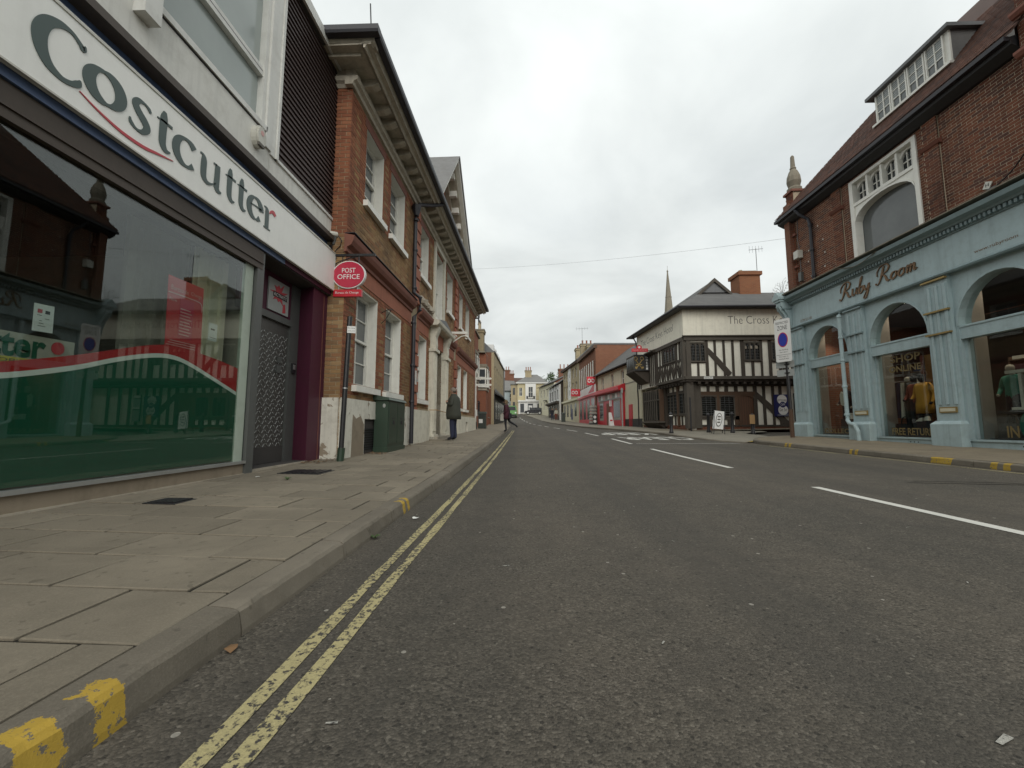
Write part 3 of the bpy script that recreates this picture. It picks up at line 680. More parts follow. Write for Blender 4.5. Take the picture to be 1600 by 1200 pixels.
# bands and upper wall
box(FL, 'fascia_band', 'blue_band', SH, -5, 5.75, .0, .06, 3.165, 3.245)
box(FL, 'fascia_band', 'terracotta_dark' if False else 'purple', SH, 5.75, 7.42, .0, .06, 3.165, 3.245)
box(FL, 'fascia_core', 'white_render', SH, -5, 7.42, -.1, .03, 3.17, 4.05)
box(FL, 'fascia_band', 'blue_band', SH, -5, 7.42, -.12, -.06, 4.05, 4.19)
box(FL, 'ledge', 'brown', SH, -5, 7.42, -.12, .09, 4.19, 4.27)
box(FL, 'spandrel', 'white_render', SH, -5, 5.32, -.2, 0, 4.27, 4.84)
box(FL, 'spandrel', 'white_render', SH, 5.32, 7.42, -.2, .005, 4.27, 4.6)
box(FL, 'spandrel_trim', 'white_trim', SH, 5.32, 7.42, -.1, .03, 4.6, 4.645)
# upper windows: sill rails, posts, transoms, panes
box(FL, 'spandrel_joint', 'black_iron', SH, -5, 5.3, -.02, .012, 4.84, 4.855)
for a, b_ in [(3.5, 5.16), (.2, 3.28), (-3.2, -.1)]:
    W = MB(FL).box(a, b_, -.1, -.09, 4.93, 7.58).build('upper_window', 'pane_pale' if a > 3 else 'pane_dark', SH)
    box(FL, 'sill', 'white_trim', W, a-.05, b_+.06, -.12, .03, 4.856, 4.93)
    box(FL, 'transom', 'white_trim', W, a, b_, -.09, -.02, 5.62, 5.68); box(FL, 'transom', 'white_trim', W, a, b_, -.09, -.035, 5.71, 5.77)
    box(FL, 'glazing_seal', 'black_iron', W, a, b_, -.089, -.03, 5.682, 5.708)
    box(FL, 'frame', 'white_trim', W, a-.03, a+.03, -.1, .0, 4.93, 7.58); box(FL, 'frame', 'white_trim', W, b_-.03, b_+.04, -.1, .0, 4.93, 7.58)
    box(FL, 'blind', 'blind', W, a, b_, -.14, -.12, 4.93, 7.58)
box(FL, 'post', 'white_trim', SH, 5.2, 5.42, -.1, .03, 4.645, 7.6); box(FL, 'post', 'white_trim', SH, 5.42, 5.47, -.1, .05, 4.6, 7.6)
box(FL, 'post', 'white_trim', SH, 3.3, 3.47, -.1, .12, 4.6, 7.6); box(FL, 'post', 'white_trim', SH, -.05, .16, -.1, .06, 4.6, 7.6)
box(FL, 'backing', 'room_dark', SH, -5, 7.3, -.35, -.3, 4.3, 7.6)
# dark boarded cladding, board by board
CP = MB(FL).box(5.47, 7.36, -.1, -.03, 4.6, 7.62).build('cladding_panel', 'cladding', SH); v = 4.66
while v < 7.56:
    mb = MB(FL); mb.hexa([(5.475, -.03, v), (7.35, -.03, v), (7.35, .022, v), (5.475, .022, v)], [(5.475, -.03, v+.085), (7.35, -.03, v+.085), (7.35, -.004, v+.085), (5.475, -.004, v+.085)])
    mb.build('cladding_board', 'cladding', CP); v += .092
box(FL, 'cladding_edge', 'white_trim', CP, 7.36, 7.42, -.1, .04, 4.645, 7.6)

# fascia sign with its lettering
FS = thing('shop_sign', 'long white fascia sign board with dark green serif shop name and red swoosh', 'sign', (-3.5, 3, 3.3))
box(FL, 'board', 'white_fascia', FS, -5, 7.44, .04, .115, 3.25, 3.935)
box(FL, 'board_edge', 'plastic_white', FS, -5, 7.44, .1, .124, 3.936, 3.95); box(FL, 'board_edge', 'plastic_white', FS, -5, 7.44, .1, .124, 3.235, 3.25)
box(FL, 'board_edge', 'black_iron', FS, -5, 7.44, .03, .1, 3.951, 3.958)
W0, W1 = .116, .122
def glyph(name, strokes, mat='letter_green'):
    for st in strokes:
        mb = MB(FL); ribbon(mb, st, W0, W1); mb.build(name, mat, FS)
def arc(cu, cv, ru, rv, a0, a1, w0, w1, wm, n=13, tilt=0):
    out = []
    for k in range(n):
        t = k/(n-1); a = R(a0+(a1-a0)*t); wd = wm*abs(math.cos(a+R(tilt)))**.9*1.0+.018
        if k == 0: wd = max(wd, w0)
        if k == n-1: wd = max(wd, w1)
        out.append((cu+ru*math.cos(a), cv+rv*math.sin(a), wd))
    return out
xh, bl = 3.735, 3.44
glyph('letter', [[(2.868, 3.79, .012), (2.855, 3.755, .045), (2.83, 3.775, .036), (2.77, 3.81, .03), (2.69, 3.80, .055), (2.61, 3.735, .085), (2.575, 3.63, .1), (2.59, 3.52, .092), (2.645, 3.435, .07), (2.73, 3.40, .042), (2.80, 3.415, .04), (2.845, 3.45, .05), (2.858, 3.49, .012)]])
glyph('letter', [arc(3.045, 3.59, .13, .13, 100, 460, .02, .02, .085, 21, -15)])
glyph('letter', [[(3.445, 3.69, .02), (3.43, 3.715, .03), (3.38, 3.735, .022), (3.325, 3.72, .05), (3.30, 3.675, .065), (3.33, 3.625, .07), (3.395, 3.57, .075), (3.425, 3.52, .068), (3.39, 3.463, .045), (3.33, 3.447, .022), (3.275, 3.475, .035), (3.262, 3.515, .012)]])
def tee(u, w_=.075):
    glyph('letter', [[(u+.045, 3.825, .03), (u+.04, 3.75, w_), (u+.038, 3.6, w_), (u+.045, 3.5, w_*.95), (u+.085, 3.452, .05), (u+.135, 3.462, .012)], [(u-.03, 3.715, .012), (u+.04, 3.722, .022), (u+.135, 3.722, .028)]])
tee(3.545)
glyph('letter', [arc(3.86, 3.592, .125, .14, 42, 318, .05, .03, .07, tilt=-10)])
glyph('letter', [[(4.035, 3.725, .02), (4.075, 3.722, .03), (4.09, 3.68, .07), (4.09, 3.57, .075), (4.10, 3.49, .07), (4.15, 3.452, .045), (4.21, 3.468, .022), (4.27, 3.51, .012)], [(4.225, 3.728, .018), (4.27, 3.728, .025)], [(4.285, 3.738, .07), (4.285, 3.6, .075), (4.285, 3.48, .075), (4.32, 3.445, .05), (4.36, 3.45, .014)]])
tee(4.44); tee(4.64)
glyph('letter', [arc(4.95, 3.592, .12, .14, 5, 318, .02, .03, .075, 17, -8), [(4.85, 3.61, .016), (4.95, 3.628, .018), (5.07, 3.628, .03)]])
glyph('letter', [[(5.12, 3.722, .016), (5.16, 3.722, .03), (5.185, 3.69, .07), (5.19, 3.6, .075), (5.19, 3.46, .075)], [(5.13, 3.447, .016), (5.19, 3.447, .022), (5.27, 3.447, .014)]])
glyph('letter_ear', [[(5.24, 3.68, .015), (5.28, 3.722, .04), (5.33, 3.73, .055), (5.365, 3.70, .05)]], 'letter_red')
glyph('swoosh', [[(2.86, 3.405, .006), (3.0, 3.36, .016), (3.2, 3.325, .026), (3.4, 3.33, .03), (3.55, 3.365, .022), (3.72, 3.405, .005)]], 'letter_red')
glyph('swoosh', [[(2.28, 3.68, .03), (2.31, 3.71, .05), (2.345, 3.70, .02)]], 'letter_red')

# coloured film, notices and posters behind the shop window
def wave(P, n=6): return catmull(P, n)
gt = wave([(.7, 1.3), (1.4, 1.22), (2.0, 1.13), (2.4, 1.10), (2.68, 1.115), (3.15, 1.235), (3.5, 1.36), (3.82, 1.45), (4.05, 1.475), (4.28, 1.435), (4.7, 1.29), (5.03, 1.17)])
wt = [(u, v+.042) for u, v in gt]
rt_ = wave([(.7, 1.42), (1.4, 1.34), (2.0, 1.25), (2.4, 1.21), (2.68, 1.235), (3.15, 1.36), (3.5, 1.475), (3.82, 1.575), (4.05, 1.615), (4.28, 1.61), (4.7, 1.565), (5.03, 1.51)])
V = thing('window_film', 'green window film with white stripe and red wave on the shop window', 'window film', (-3.63, 3, .4))
MB(FL).strip(gt, [(u, .36) for u, v in gt], -.034, -.03).build('green_film', 'vinyl_green', V)
MB(FL).strip(wt, gt, -.034, -.03).build('white_stripe', 'vinyl_white', V)
MB(FL).strip(rt_, wt, -.034, -.03).build('red_wave', 'vinyl_red', V)
P = thing('poster', 'tall red bureau de change poster behind the shop window', 'poster', (-3.65, 4.2, 1.6))
MB(FL).prism([(3.98, 1.6), (4.44, 1.6), (4.42, 2.34), (3.96, 2.34)], -.05, -.046).build('sheet', 'poster_red', P)
box(FL, 'rate_panel', 'crimson', P, 4.12, 4.3, -.045, -.043, 1.72, 2.14)
for k in range(9): box(FL, 'rate_line', 'poster_pink', P, 4.13, 4.26+.02*(k % 2), -.0425, -.0415, 1.75+.034*k, 1.762+.034*k)
text(FL, 'Bureau de', 4.0, 4.22, 2.2, 2.25, -.044, 'lettering', 'poster_pink', P); text(FL, 'Change', 4.25, 4.4, 2.2, 2.25, -.044, 'lettering', 'poster_pink', P)
text(FL, 'Now', 3.99, 4.08, 2.08, 2.12, -.044, 'lettering', 'poster_pink', P)
mb = MB(FL); ribbon(mb, [(3.97, 2.165, .01), (4.2, 2.17, .01), (4.37, 2.165, .01), (4.41, 2.12, .01), (4.41, 2.06, .008)], -.045, -.043); mb.build('outline', 'poster_pink', P)
for k in range(3): box(FL, 'small_print', 'poster_pink', P, 3.99+.02*k, 4.36, -.045, -.043, 1.62+.025*k, 1.628+.025*k)
N1 = thing('notice', 'white printed notice with two small pictures taped inside the shop window', 'notice', (-3.65, 2.9, 1.5))
MB(FL).prism([(2.863, 1.497), (2.996, 1.503), (2.991, 1.712), (2.86, 1.706)], -.045, -.043).build('sheet', 'paper', N1)
box(FL, 'picture', 'letter_red', N1, 2.885, 2.915, -.0425, -.0415, 1.64, 1.668); box(FL, 'picture', 'ink', N1, 2.935, 2.965, -.0425, -.0415, 1.64, 1.665)
for k, (a, b_) in enumerate([(2.885, 2.915), (2.935, 2.967), (2.9, 2.92), (2.9, 2.93), (2.895, 2.945)]): box(FL, 'print_line', 'letter_dark', N1, a, b_, -.0425, -.0415, 1.62-.02*k, 1.624-.02*k)
N2 = thing('notice', 'small white notice taped inside the window beside the red poster', 'notice', (-3.65, 4.6, 1.7))
box(FL, 'sheet', 'paper', N2, 4.53, 4.66, -.045, -.043, 1.775, 1.98); box(FL, 'print_line', 'letter_dark', N2, 4.56, 4.62, -.0425, -.0415, 1.9, 1.92); box(FL, 'print_line', 'letter_dark', N2, 4.55, 4.64, -.0425, -.0415, 1.81, 1.815)
N3 = thing('window_lettering', 'large dark green name lettering behind the left of the shop window', 'lettering', (-3.68, 2.8, 1.3))
box(FL, 'panel', 'room_wall', N3, 2.0, 3.2, -.1, -.09, 1.27, 1.47)
text(FL, 'cutter', 2.45, 3.0, 1.29, 1.46, -.085, 'lettering', 'vinyl_green', N3, bold=.03); MB(FL).disc(3.08, 1.4, .045, .05, -.088, -.084).build('dot', 'letter_red', N3)
N4 = thing('photocopies_sign', 'yellow strip reading photocopies low behind the shop window', 'sign', (-3.66, 2.8, 1.25))
box(FL, 'strip', 'photo_yellow', N4, 2.3, 2.92, -.06, -.055, 1.235, 1.285); text(FL, 'PHOTOCOPIES', 2.36, 2.89, 1.247, 1.272, -.054, 'lettering', 'letter_dark', N4)
# transom sign
S2 = thing('door_sign', 'square grey sign with pink splash reading activity above the shop door', 'sign', (-3.88, 6.3, 2.6))
box(FL, 'plate', 'sign_grey', S2, 5.93, 6.46, -.3, -.28, 2.56, 3.06)
mb = MB(FL); pts = []
for k in range(18): a = 2*math.pi*k/18; r_ = (.2 if k % 2 else .1)*(1+.25*math.sin(k*2.3)); pts.append((6.2+r_*math.cos(a), 2.86+r_*math.sin(a)*.9))
mb.prism(pts, -.28, -.276); mb.build('splash', 'letter_red', S2)
box(FL, 'strip', 'ink', S2, 6.04, 6.4, -.276, -.273, 2.79, 2.87); text(FL, 'ACTIVITY', 6.05, 6.39, 2.805, 2.855, -.2725, 'lettering', 'sign_white', S2)
MB(FL).prism([(6.3, 2.58), (6.38, 2.6), (6.36, 2.74), (6.31, 2.72)], -.28, -.276).build('splash', 'letter_red', S2)
# burglar alarm
A = thing('alarm_box', 'rounded white burglar alarm box on the shop wall under the cladding', 'alarm', (-3.55, 5.08, 4.6))
mb = MB(FL); mb.prism([(5.03+.1*math.cos(R(a))*1.0, 4.64+.155*math.sin(R(a))) for a in range(0, 360, 20)], .0, .07); mb.build('cover', 'plastic_white', A)
mb = MB(FL); mb.prism([(5.03+.085*math.cos(R(a)), 4.64+.135*math.sin(R(a))) for a in range(0, 360, 20)], .07, .095); mb.build('cover_front', 'plastic_white', A)
MB(FL).disc(5.03, 4.69, .03, .035, .095, .099).build('badge', 'poster_pink', A); box(FL, 'lens', 'letter_dark', A, 4.97, 5.08, .07, .1, 4.5, 4.54)
# post office sign, facing down the street
FP = Frame((-3.6, 7.2), (1, 0))
S = thing('post_office_sign', 'oval red post office sign hanging from a black scrolled wall bracket', 'sign', (-3.5, 7.2, 3.2))
box(FP, 'wall_plate', 'black_iron', S, -.03, .03, -.05, .05, 3.6, 4.12) if False else None
mb = MB(FP); mb.box(.0, .05, -.04, .04, 3.62, 4.1); mb.build('wall_plate', 'black_iron', S)
mb = MB(FP); mb.box(.05, .86, -.02, .02, 3.9, 3.94); mb.build('arm', 'black_iron', S)
mb = MB(FP); mb.tube([(.05, 0, 3.72), (.2, 0, 3.8), (.36, 0, 3.86), (.55, 0, 3.9)], .012, 6); mb.build('stay', 'black_iron', S)
for cu_, cv_, r0 in [(.1, 3.85, .04), (.11, 3.68, .055)]:
    mb = MB(FP); mb.tube([(cu_+r0*(1-k/26)*math.cos(k*.5), 0, cv_+r0*(1-k/26)*math.sin(k*.5)) for k in range(20)], .009, 5); mb.build('scroll', 'black_iron', S)
for u in (.25, .55): box(FP, 'hanger', 'black_iron', S, u-.008, u+.008, -.008, .008, 3.78, 3.9)
MB(FP).disc(.385, 3.54, .305, .262, -.035, .03).build('rim', 'sign_white', S)
oval = MB(FP).disc(.385, 3.54, .288, .245, .03, .036).build('oval', 'crimson', S)
text(FP, 'POST', .26, .51, 3.575, 3.665, .037, 'lettering', 'sign_white', oval, bold=.004); text(FP, 'OFFICE', .18, .59, 3.455, 3.545, .037, 'lettering', 'sign_white', oval, bold=.004)
pl = MB(FP).box(.11, .63, -.03, .03, 3.13, 3.26).build('lower_plate', 'red_sign', S)
text(FP, 'Bureau de Change', .15, .58, 3.17, 3.225, .031, 'lettering', 'sign_white', pl)
for u in (.2, .55): box(FP, 'link', 'sign_grey', S, u-.01, u+.01, -.01, .01, 3.26, 3.32)
# camera on the corner
C = thing('security_camera', 'small white and grey security camera at the end of the shop fascia', 'camera', (-3.5, 7.3, 4.1))
mb = MB(FP); mb.tube([(.12, .0, 4.32), (.02, .1, 4.3)], .05, 10); mb.build('housing', 'plastic_white', C)
mb = MB(FP); mb.tube([(.02, .1, 4.3), (0, .12, 4.295)], .045, 10); mb.build('lens', 'black_iron', C)
mb = MB(FP); mb.tube([(.1, .02, 4.28), (.06, .0, 4.15), (.02, -.05, 4.1)], .03, 8); mb.build('bracket', 'grey_metal', C)
mb = MB(FP); mb.tube([(.15, 0, 4.3), (.22, .02, 4.2), (.2, .02, 4.1), (.1, 0, 4.0), (.08, -.02, 3.92)], .008, 5); mb.build('cable', 'black_iron', C)
# ------------------------------------------------------------------ old brick town house on the left
FO = Frame((-3.3, 7.2), (.35, 16.8)); EO = 16.85
OB = thing('brick_town_house', 'long brown brick town house with heavy cornice, sash windows and pedimented gable', 'building', (-3.3, 7.2, .15))
UPW = [(.72, 1.72), (2.2, 3.3), (4.75, 5.85), (8.75, 9.9), (11.5, 12.4), (13.3, 14.5)]
LOW = [(.52, 1.62), (2.12, 3.24), (4.68, 5.8), (11.3, 12.2), (12.9, 14.0)]
TALL = (6.75, 8.0, 4.55, 7.0); DOOR = (6.75, 7.95, .2, 3.5)
holes = [(a, b_, 5.38, 7.0) for a, b_ in UPW]+[(a, b_, 1.56, 3.52) for a, b_ in LOW]+[TALL, DOOR]
rb_ = random.Random(5)
WALL = MB(FO); wallplate(WALL, 0, EO, -.3, 7.4, holes, -.45, -.005); WALL = WALL.build('wall', 'mortar_buff', OB)
L = bricks(0, EO, 1.3, 7.26, holes+[(0, EO, 3.62, 4.26), (4.1, 4.66, 0, 9), (10.3, 10.8, 0, 9)], rb_)
red, stock = [], []
for q in L:
    mid = (q[0]+q[1])/2; vm_ = (q[2]+q[3])/2
    isr = any((a-.18 < mid < a or b_ < mid < b_+.18) and ((5.3 < vm_ < 7.3) or (1.4 < vm_ < 3.62)) for a, b_ in UPW+LOW+[(6.75, 8.0)]) or mid < .26 or mid > EO-.4 or vm_ > 7.0 or 3.52 < vm_ < 3.65
    (red if isr else stock).append(q)
stuff(brickface(MB(FO), stock, .0, rb_).build('brickwork', 'brick_stock', WALL)); stuff(brickface(MB(FO), red, .002, rb_).build('brickwork', 'brick_redrub', WALL))
# corner side wall: bricks one by one
SW = MB(FP).box(.0, .288, -.45, -.004, 0, 7.3).build('side_wall', 'mortar_buff', OB)
for a, b_, c, d, full in bricks(.0, .3, .3, 7.26, [], rb_, .222):
    mb = MB(FP); brickface(mb, [(a, b_, c, d, full)], .003, rb_); mb.build('brick', 'brick_redrub' if c > 4.3 else 'brick_stock', SW)
MB(FO).box(0, EO, -7, -6.9, 0, 7.4).build('rear_wall', 'brick_far_brown', OB); MB(FO).box(EO-.3, EO-.01, -6.9, -.45, 0, 7.4).build('end_wall', 'brick_far_red', OB)
# white washed plinth, with bared patches and a vent
mb = MB(FO); wallplate(mb, .0, 4.05, .0, 1.29, [(1.0, 2.0, 0, .92)], -.02, .05); mb.build('plinth', 'peeling', OB)
mb = MB(FO); mb.prism([(.42, .2), (.98, .2), (.97, .8), (.8, .98), (.6, .92), (.45, 1.0)], .05, .054); mb.build('bared_patch', 'bare_render', OB)
mb = MB(FO); wallplate(mb, 4.1, 6.05, .0, 1.24, [], -.02, .09); mb.build('plinth', 'old_white', OB)
mb = MB(FO); wallplate(mb, 8.75, 10.9, .0, 1.2, [(9.3, 9.8, 0, .85), (10.2, 10.6, 0, .85)], -.02, .09); mb.build('plinth', 'old_white', OB)
mb = MB(FO); wallplate(mb, 11, EO, .0, 1.2, [(13.2, 13.8, 0, .95)], -.02, .09); mb.build('plinth', 'old_white', OB)
VT = MB(FO).box(1.0, 2.0, -.2, -.004, 0, .92).build('vent', 'room_dark', OB)
for k in range(9): box(FO, 'grille_bar', 'black_iron', VT, 1.0, 2.0, -.004, .012, .3+.05*k, .325+.05*k)
box(FO, 'vent', 'room_dark', OB, 9.2, 10.7, -.2, -.004, 0, .85); box(FO, 'vent', 'room_dark', OB, 13.2, 13.8, -.2, -.004, 0, .95)
box(FP, 'plinth', 'peeling', OB, .0, .29, .0, .045, .0, 1.285)
# belt course and terracotta frieze
for a, b_ in [(-.0, 4.06), (4.66, 6.0), (8.8, 10.3), (10.8, EO)]:
    box(FO, 'frieze', 'terracotta', OB, a, b_, -.3, .012, 3.63, 3.98)
    mb = MB(FO); e0 = -.08 if a < .1 else 0; mb.prism([(.0, 3.96), (.05, 3.98), (.05, 4.05), (.13, 4.10), (.17, 4.18), (.19, 4.27), (.0, 4.31)], a+e0, b_, 0); mb.build('belt_course', 'terracotta_dark', OB)
box(FO, 'belt_cap', 'black_gutter', OB, -.08, 4.06, .0, .2, 4.312, 4.325)
MB(FO).prism([(-.1, 4.25), (.18, 4.25), (.2, 4.42), (-.05, 4.5)], .0, .2, 0).build('belt_end', 'stone_dark', OB) if False else None
# sash windows
def sash(fr, a, b_, v0, v1, parent, cols=2, rows=4, rev=.2, sill=True, pane='pane_grey', white='window_white', lead=False):
    W = MB(fr).box(a, b_, -rev-.06, -rev-.05, v0, v1).build('window', pane if not lead else pane, parent)
    mb = MB(fr); mb.box(b_-.012, b_+.0, -rev, -.008, v0, v1); mb.box(a, a+.012, -rev, -.008, v0, v1); mb.box(a, b_, -rev, -.008, v1-.012, v1); mb.build('reveal', white, W)
    fw_ = .06; m_ = (v0+v1)/2
    mb = MB(fr); mb.box(a+.012, a+.012+fw_, -rev-.05, -rev, v0, v1); mb.box(b_-.012-fw_, b_-.012, -rev-.05, -rev, v0, v1); mb.box(a+.07, b_-.07, -rev-.05, -rev, v1-.08, v1-.012); mb.box(a+.07, b_-.07, -rev-.05, -rev, v0, v0+.09); mb.build('frame', white, W)
    box(fr, 'meeting_rail', white, W, a+.07, b_-.07, -rev-.045, -rev+.02, m_-.025, m_+.025)
    iu0, iu1 = a+.075, b_-.075
    for k in range(1, cols): u = iu0+(iu1-iu0)*k/cols; box(fr, 'glazing_bar', white, W, u-.012, u+.012, -rev-.05, -rev-.02, v0+.09, v1-.08)
    for half in ((v0+.09, m_-.025), (m_+.025, v1-.08)):
        for k in range(1, rows//2): v = half[0]+(half[1]-half[0])*k/(rows//2); box(fr, 'glazing_bar', white, W, iu0, iu1, -rev-.05, -rev-.022, v-.012, v+.012)
    if sill: box(fr, 'sill', white, W, a-.07, b_+.07, -rev, .1, v0-.12, v0-.0)
    return W
for k, (a, b_) in enumerate(UPW): sash(FO, a, b_, 5.38, 7.0, OB); box(FO, 'flat_arch', 'terracotta_dark', OB, a-.1, b_+.1, -.1, .008, 7.0, 7.2)
for k, (a, b_) in enumerate(LOW): sash(FO, a, b_, 1.56, 3.52, OB)
sash(FO, TALL[0], TALL[1], 4.55, 7.0, OB, 2, 6)
mb = MB(FO); mb.box(TALL[0]-.22, TALL[0], -.02, .06, 4.4, 7.1); mb.box(TALL[1], TALL[1]+.22, -.02, .06, 4.4, 7.1); mb.box(TALL[0]-.22, TALL[1]+.22, -.02, .08, 7.1, 7.22); mb.build('window_surround', 'old_white', OB)
# quoins, block by block
for (a, b_, v0, v1) in [(4.1, 4.66, .2, 3.6), (4.1, 4.66, 4.32, 7.24), (10.3, 10.8, 1.2, 3.6), (10.3, 10.8, 4.32, 7.24)]:
    n = int((v1-v0)/.36); h_ = (v1-v0)/n
    box(FO, 'quoin_back', 'terracotta_dark', OB, a, b_, -.02, .03, v0, v1)
    for k in range(n):
        mb = MB(FO); mb.hexa([(a, .0, v0+k*h_+.018), (b_-.08*(k % 2), .0, v0+k*h_+.018), (b_-.08*(k % 2), .0, v0+(k+1)*h_-.018), (a, .0, v0+(k+1)*h_-.018)], [(a+.015, .085, v0+k*h_+.035), (b_-.015-.08*(k % 2), .085, v0+k*h_+.035), (b_-.015-.08*(k % 2), .085, v0+(k+1)*h_-.035), (a+.015, .085, v0+(k+1)*h_-.035)]); mb.build('quoin', 'terracotta', OB)
# carved stone panel over the belt course
mb = MB(FO); prev = None; mb.box(4.7, 6.2, .0, .1, 4.32, 4.42); mb.build('carved_panel', 'stone', OB)
for k in range(5):
    mb = MB(FO); mb.lathe((4.85+.28*k, .06, 4.42), [(.05, 0), (.13, .05), (.15, .14+.1*math.sin(k*1.5)), (.08, .25), (.03, .3)], 8); mb.build('carving', 'stone', OB)
# main cornice
def cornice(fr, u0, u1, v, parent, hm=1.0, blocks=True, near=None):
    mb = MB(fr); mb.prism([(-.1, v), (.05, v), (.07, v+.06), (.13, v+.09), (.15, v+.17), (-.1, v+.17)], u0+.46, u1-.3, 0); mb.build('bed_mould', 'cornice', parent)
    box(fr, 'soffit', 'cornice', parent, u0, u1+.0, -.1, .58, v+.33, v+.36); box(fr, 'frieze_board', 'cornice', parent, u0+.49, u1-.3, -.1, .09, v+.17, v+.33)
    mb = MB(fr); mb.prism([(.44, v+.27), (.47, v+.27), (.5, v+.33), (.58, v+.36), (.64, v+.5), (.4, v+.5), (.4, v+.33), (.44, v+.33)], u0, u1, 0); mb.build('crown_mould', 'cornice', parent)
    mb = MB(fr); mb.prism([(.62, v+.42), (.74, v+.42), (.76, v+.46), (.76, v+.55), (.6, v+.55)], u0, u1, 0); mb.build('gutter', 'black_gutter', parent)
    u = u0+.75; k = 0
    while blocks and u < u1-.2:
        mb = MB(fr); mb.prism([(.09, v+.17), (.3, v+.19), (.42, v+.24), (.43, v+.328), (.09, v+.328)], u, u+.16, 0); mb.build('cornice_block', 'cornice', parent); u += .42 if k % 2 else .62; k += 1
cornice(FO, -.58, EO+.45, 7.26, OB)
# the cornice's return over the side wall
mb = MB(FP); mb.prism([(-.1, 7.26), (.02, 7.26), (.05, 7.32), (.1, 7.35), (.12, 7.43), (-.1, 7.43)], -.6, .31, 0); mb.build('bed_mould', 'cornice', OB)
box(FP, 'soffit', 'cornice', OB, -3, .8, -.1, .575, 7.595, 7.618); box(FP, 'frieze_board', 'cornice', OB, -3, .36, -.1, .06, 7.43, 7.59)
mb = MB(FP); mb.prism([(.4, 7.6), (.5, 7.6), (.58, 7.64), (.63, 7.76), (.4, 7.76)], -3, .93, 0); mb.build('crown_mould', 'cornice', OB)
mb = MB(FP); mb.prism([(.62, 7.68), (.74, 7.68), (.76, 7.72), (.76, 7.812), (.6, 7.812)], -3, 1.05, 0); mb.build('gutter', 'black_gutter', OB)
box(FP, 'cornice_block', 'cornice', OB, -.28, -.12, .06, .38, 7.45, 7.59); box(FP, 'cornice_strip', 'cornice', OB, -.3, .62, .36, .42, 7.53, 7.597)
# roof
mb = MB(FO); E0, E1 = -.65, EO+.5
pts = [(E0, .6, 7.8), (E1, .6, 7.8), (E1, -7.2, 7.8), (E0, -7.2, 7.8), (3.2, -3.3, 10.2), (EO-3.2, -3.3, 10.2)]; I = [mb.pt(*q) for q in pts]
for f in ((0, 1, 5, 4), (1, 2, 5), (2, 3, 4, 5), (3, 0, 4)): mb.face([I[k] for k in f])
mb.build('roof', 'slate', OB)
mb = MB(FO); mb.tube([(-.5, .55, 7.8), (-.48, .5, 8.5)], .012, 5); mb.build('lightning_rod', 'black_iron', OB)
# pediment
ua, ub, up, vb, vp = 4.9, 11.2, 7.7, 7.82, 11.0
mb = MB(FO); mb.prism([(ua+.3, vb), (ub-.3, vb), (up, vp-.35)], -.3, -.05); PD = mb.build('pediment', 'brick_far_red', OB)
for s_, (x0, x1) in (('l', (ua, up)), ('r', (ub, up))):
    for nm, w0, w1, d0, d1 in (('raking_mould', -.1, .45, -.12, .0), ('raking_crown', .4, .6, .0, .14), ('raking_bed', -.1, .12, -.34, -.12)):
        mb = MB(FO); mb.hexa([(x0, w0, vb+d0), (x1, w0, vp+d0), (x1, w1, vp+d0), (x0, w1, vb+d0)], [(x0, w0, vb+d1), (x1, w0, vp+d1), (x1, w1, vp+d1), (x0, w1, vb+d1)]); mb.build(nm, 'window_white' if 'crown' in nm else 'cornice', PD)
    for k in range(7):
        t = (k+.6)/7.2; u = x0+(x1-x0)*t; v = vb+(vp-vb)*t; box(FO, 'cornice_block', 'window_white', PD, u-.09, u+.09, .1, .4, v-.32, v-.1)
    mb = MB(FO); mb.hexa([(x0, .62, vb+.13), (x1, .62, vp+.13), (x1, -4, vp+.13), (x0, -4, vb+.13)], [(x0, .66, vb+.19), (x1, .66, vp+.19), (x1, -4, vp+.19), (x0, -4, vb+.19)]); mb.build('roof_slope', 'slate', PD)
# rainwater pipe with hopper
DP = MB(FO).tube([(5.0, .66, 7.7), (4.6, .4, 7.45), (4.1, .16, 7.2), (3.92, .12, 6.9), (3.9, .12, 6.5), (3.9, .12, 4.5), (3.92, .3, 4.35), (3.92, .3, 4.0), (3.9, .14, 3.8), (3.9, .14, .3)], .055, 10).build('downpipe', 'black_gutter', OB)
for v in (6.6, 5.7, 4.6, 3.6, 2.4, 1.4): mb = MB(FO); mb.lathe((3.9, .13, v), [(.07, 0), (.075, .03), (.07, .06)], 10); mb.build('collar', 'black_gutter', DP)
mb = MB(FO); mb.lathe((3.9, .14, 6.75), [(.07, 0), (.09, .08), (.12, .2), (.14, .3)], 8); mb.build('hopper', 'black_gutter', DP)
# small lamp bracket over the second window
mb = MB(FO); mb.tube([(1.85, .0, 3.35), (1.85, .16, 3.42), (1.95, .24, 3.44)], .01, 5); mb.tube([(1.85, 0, 3.1), (1.86, .1, 3.2), (1.9, .2, 3.42)], .008, 5); mb.build('wall_bracket', 'black_iron', OB)
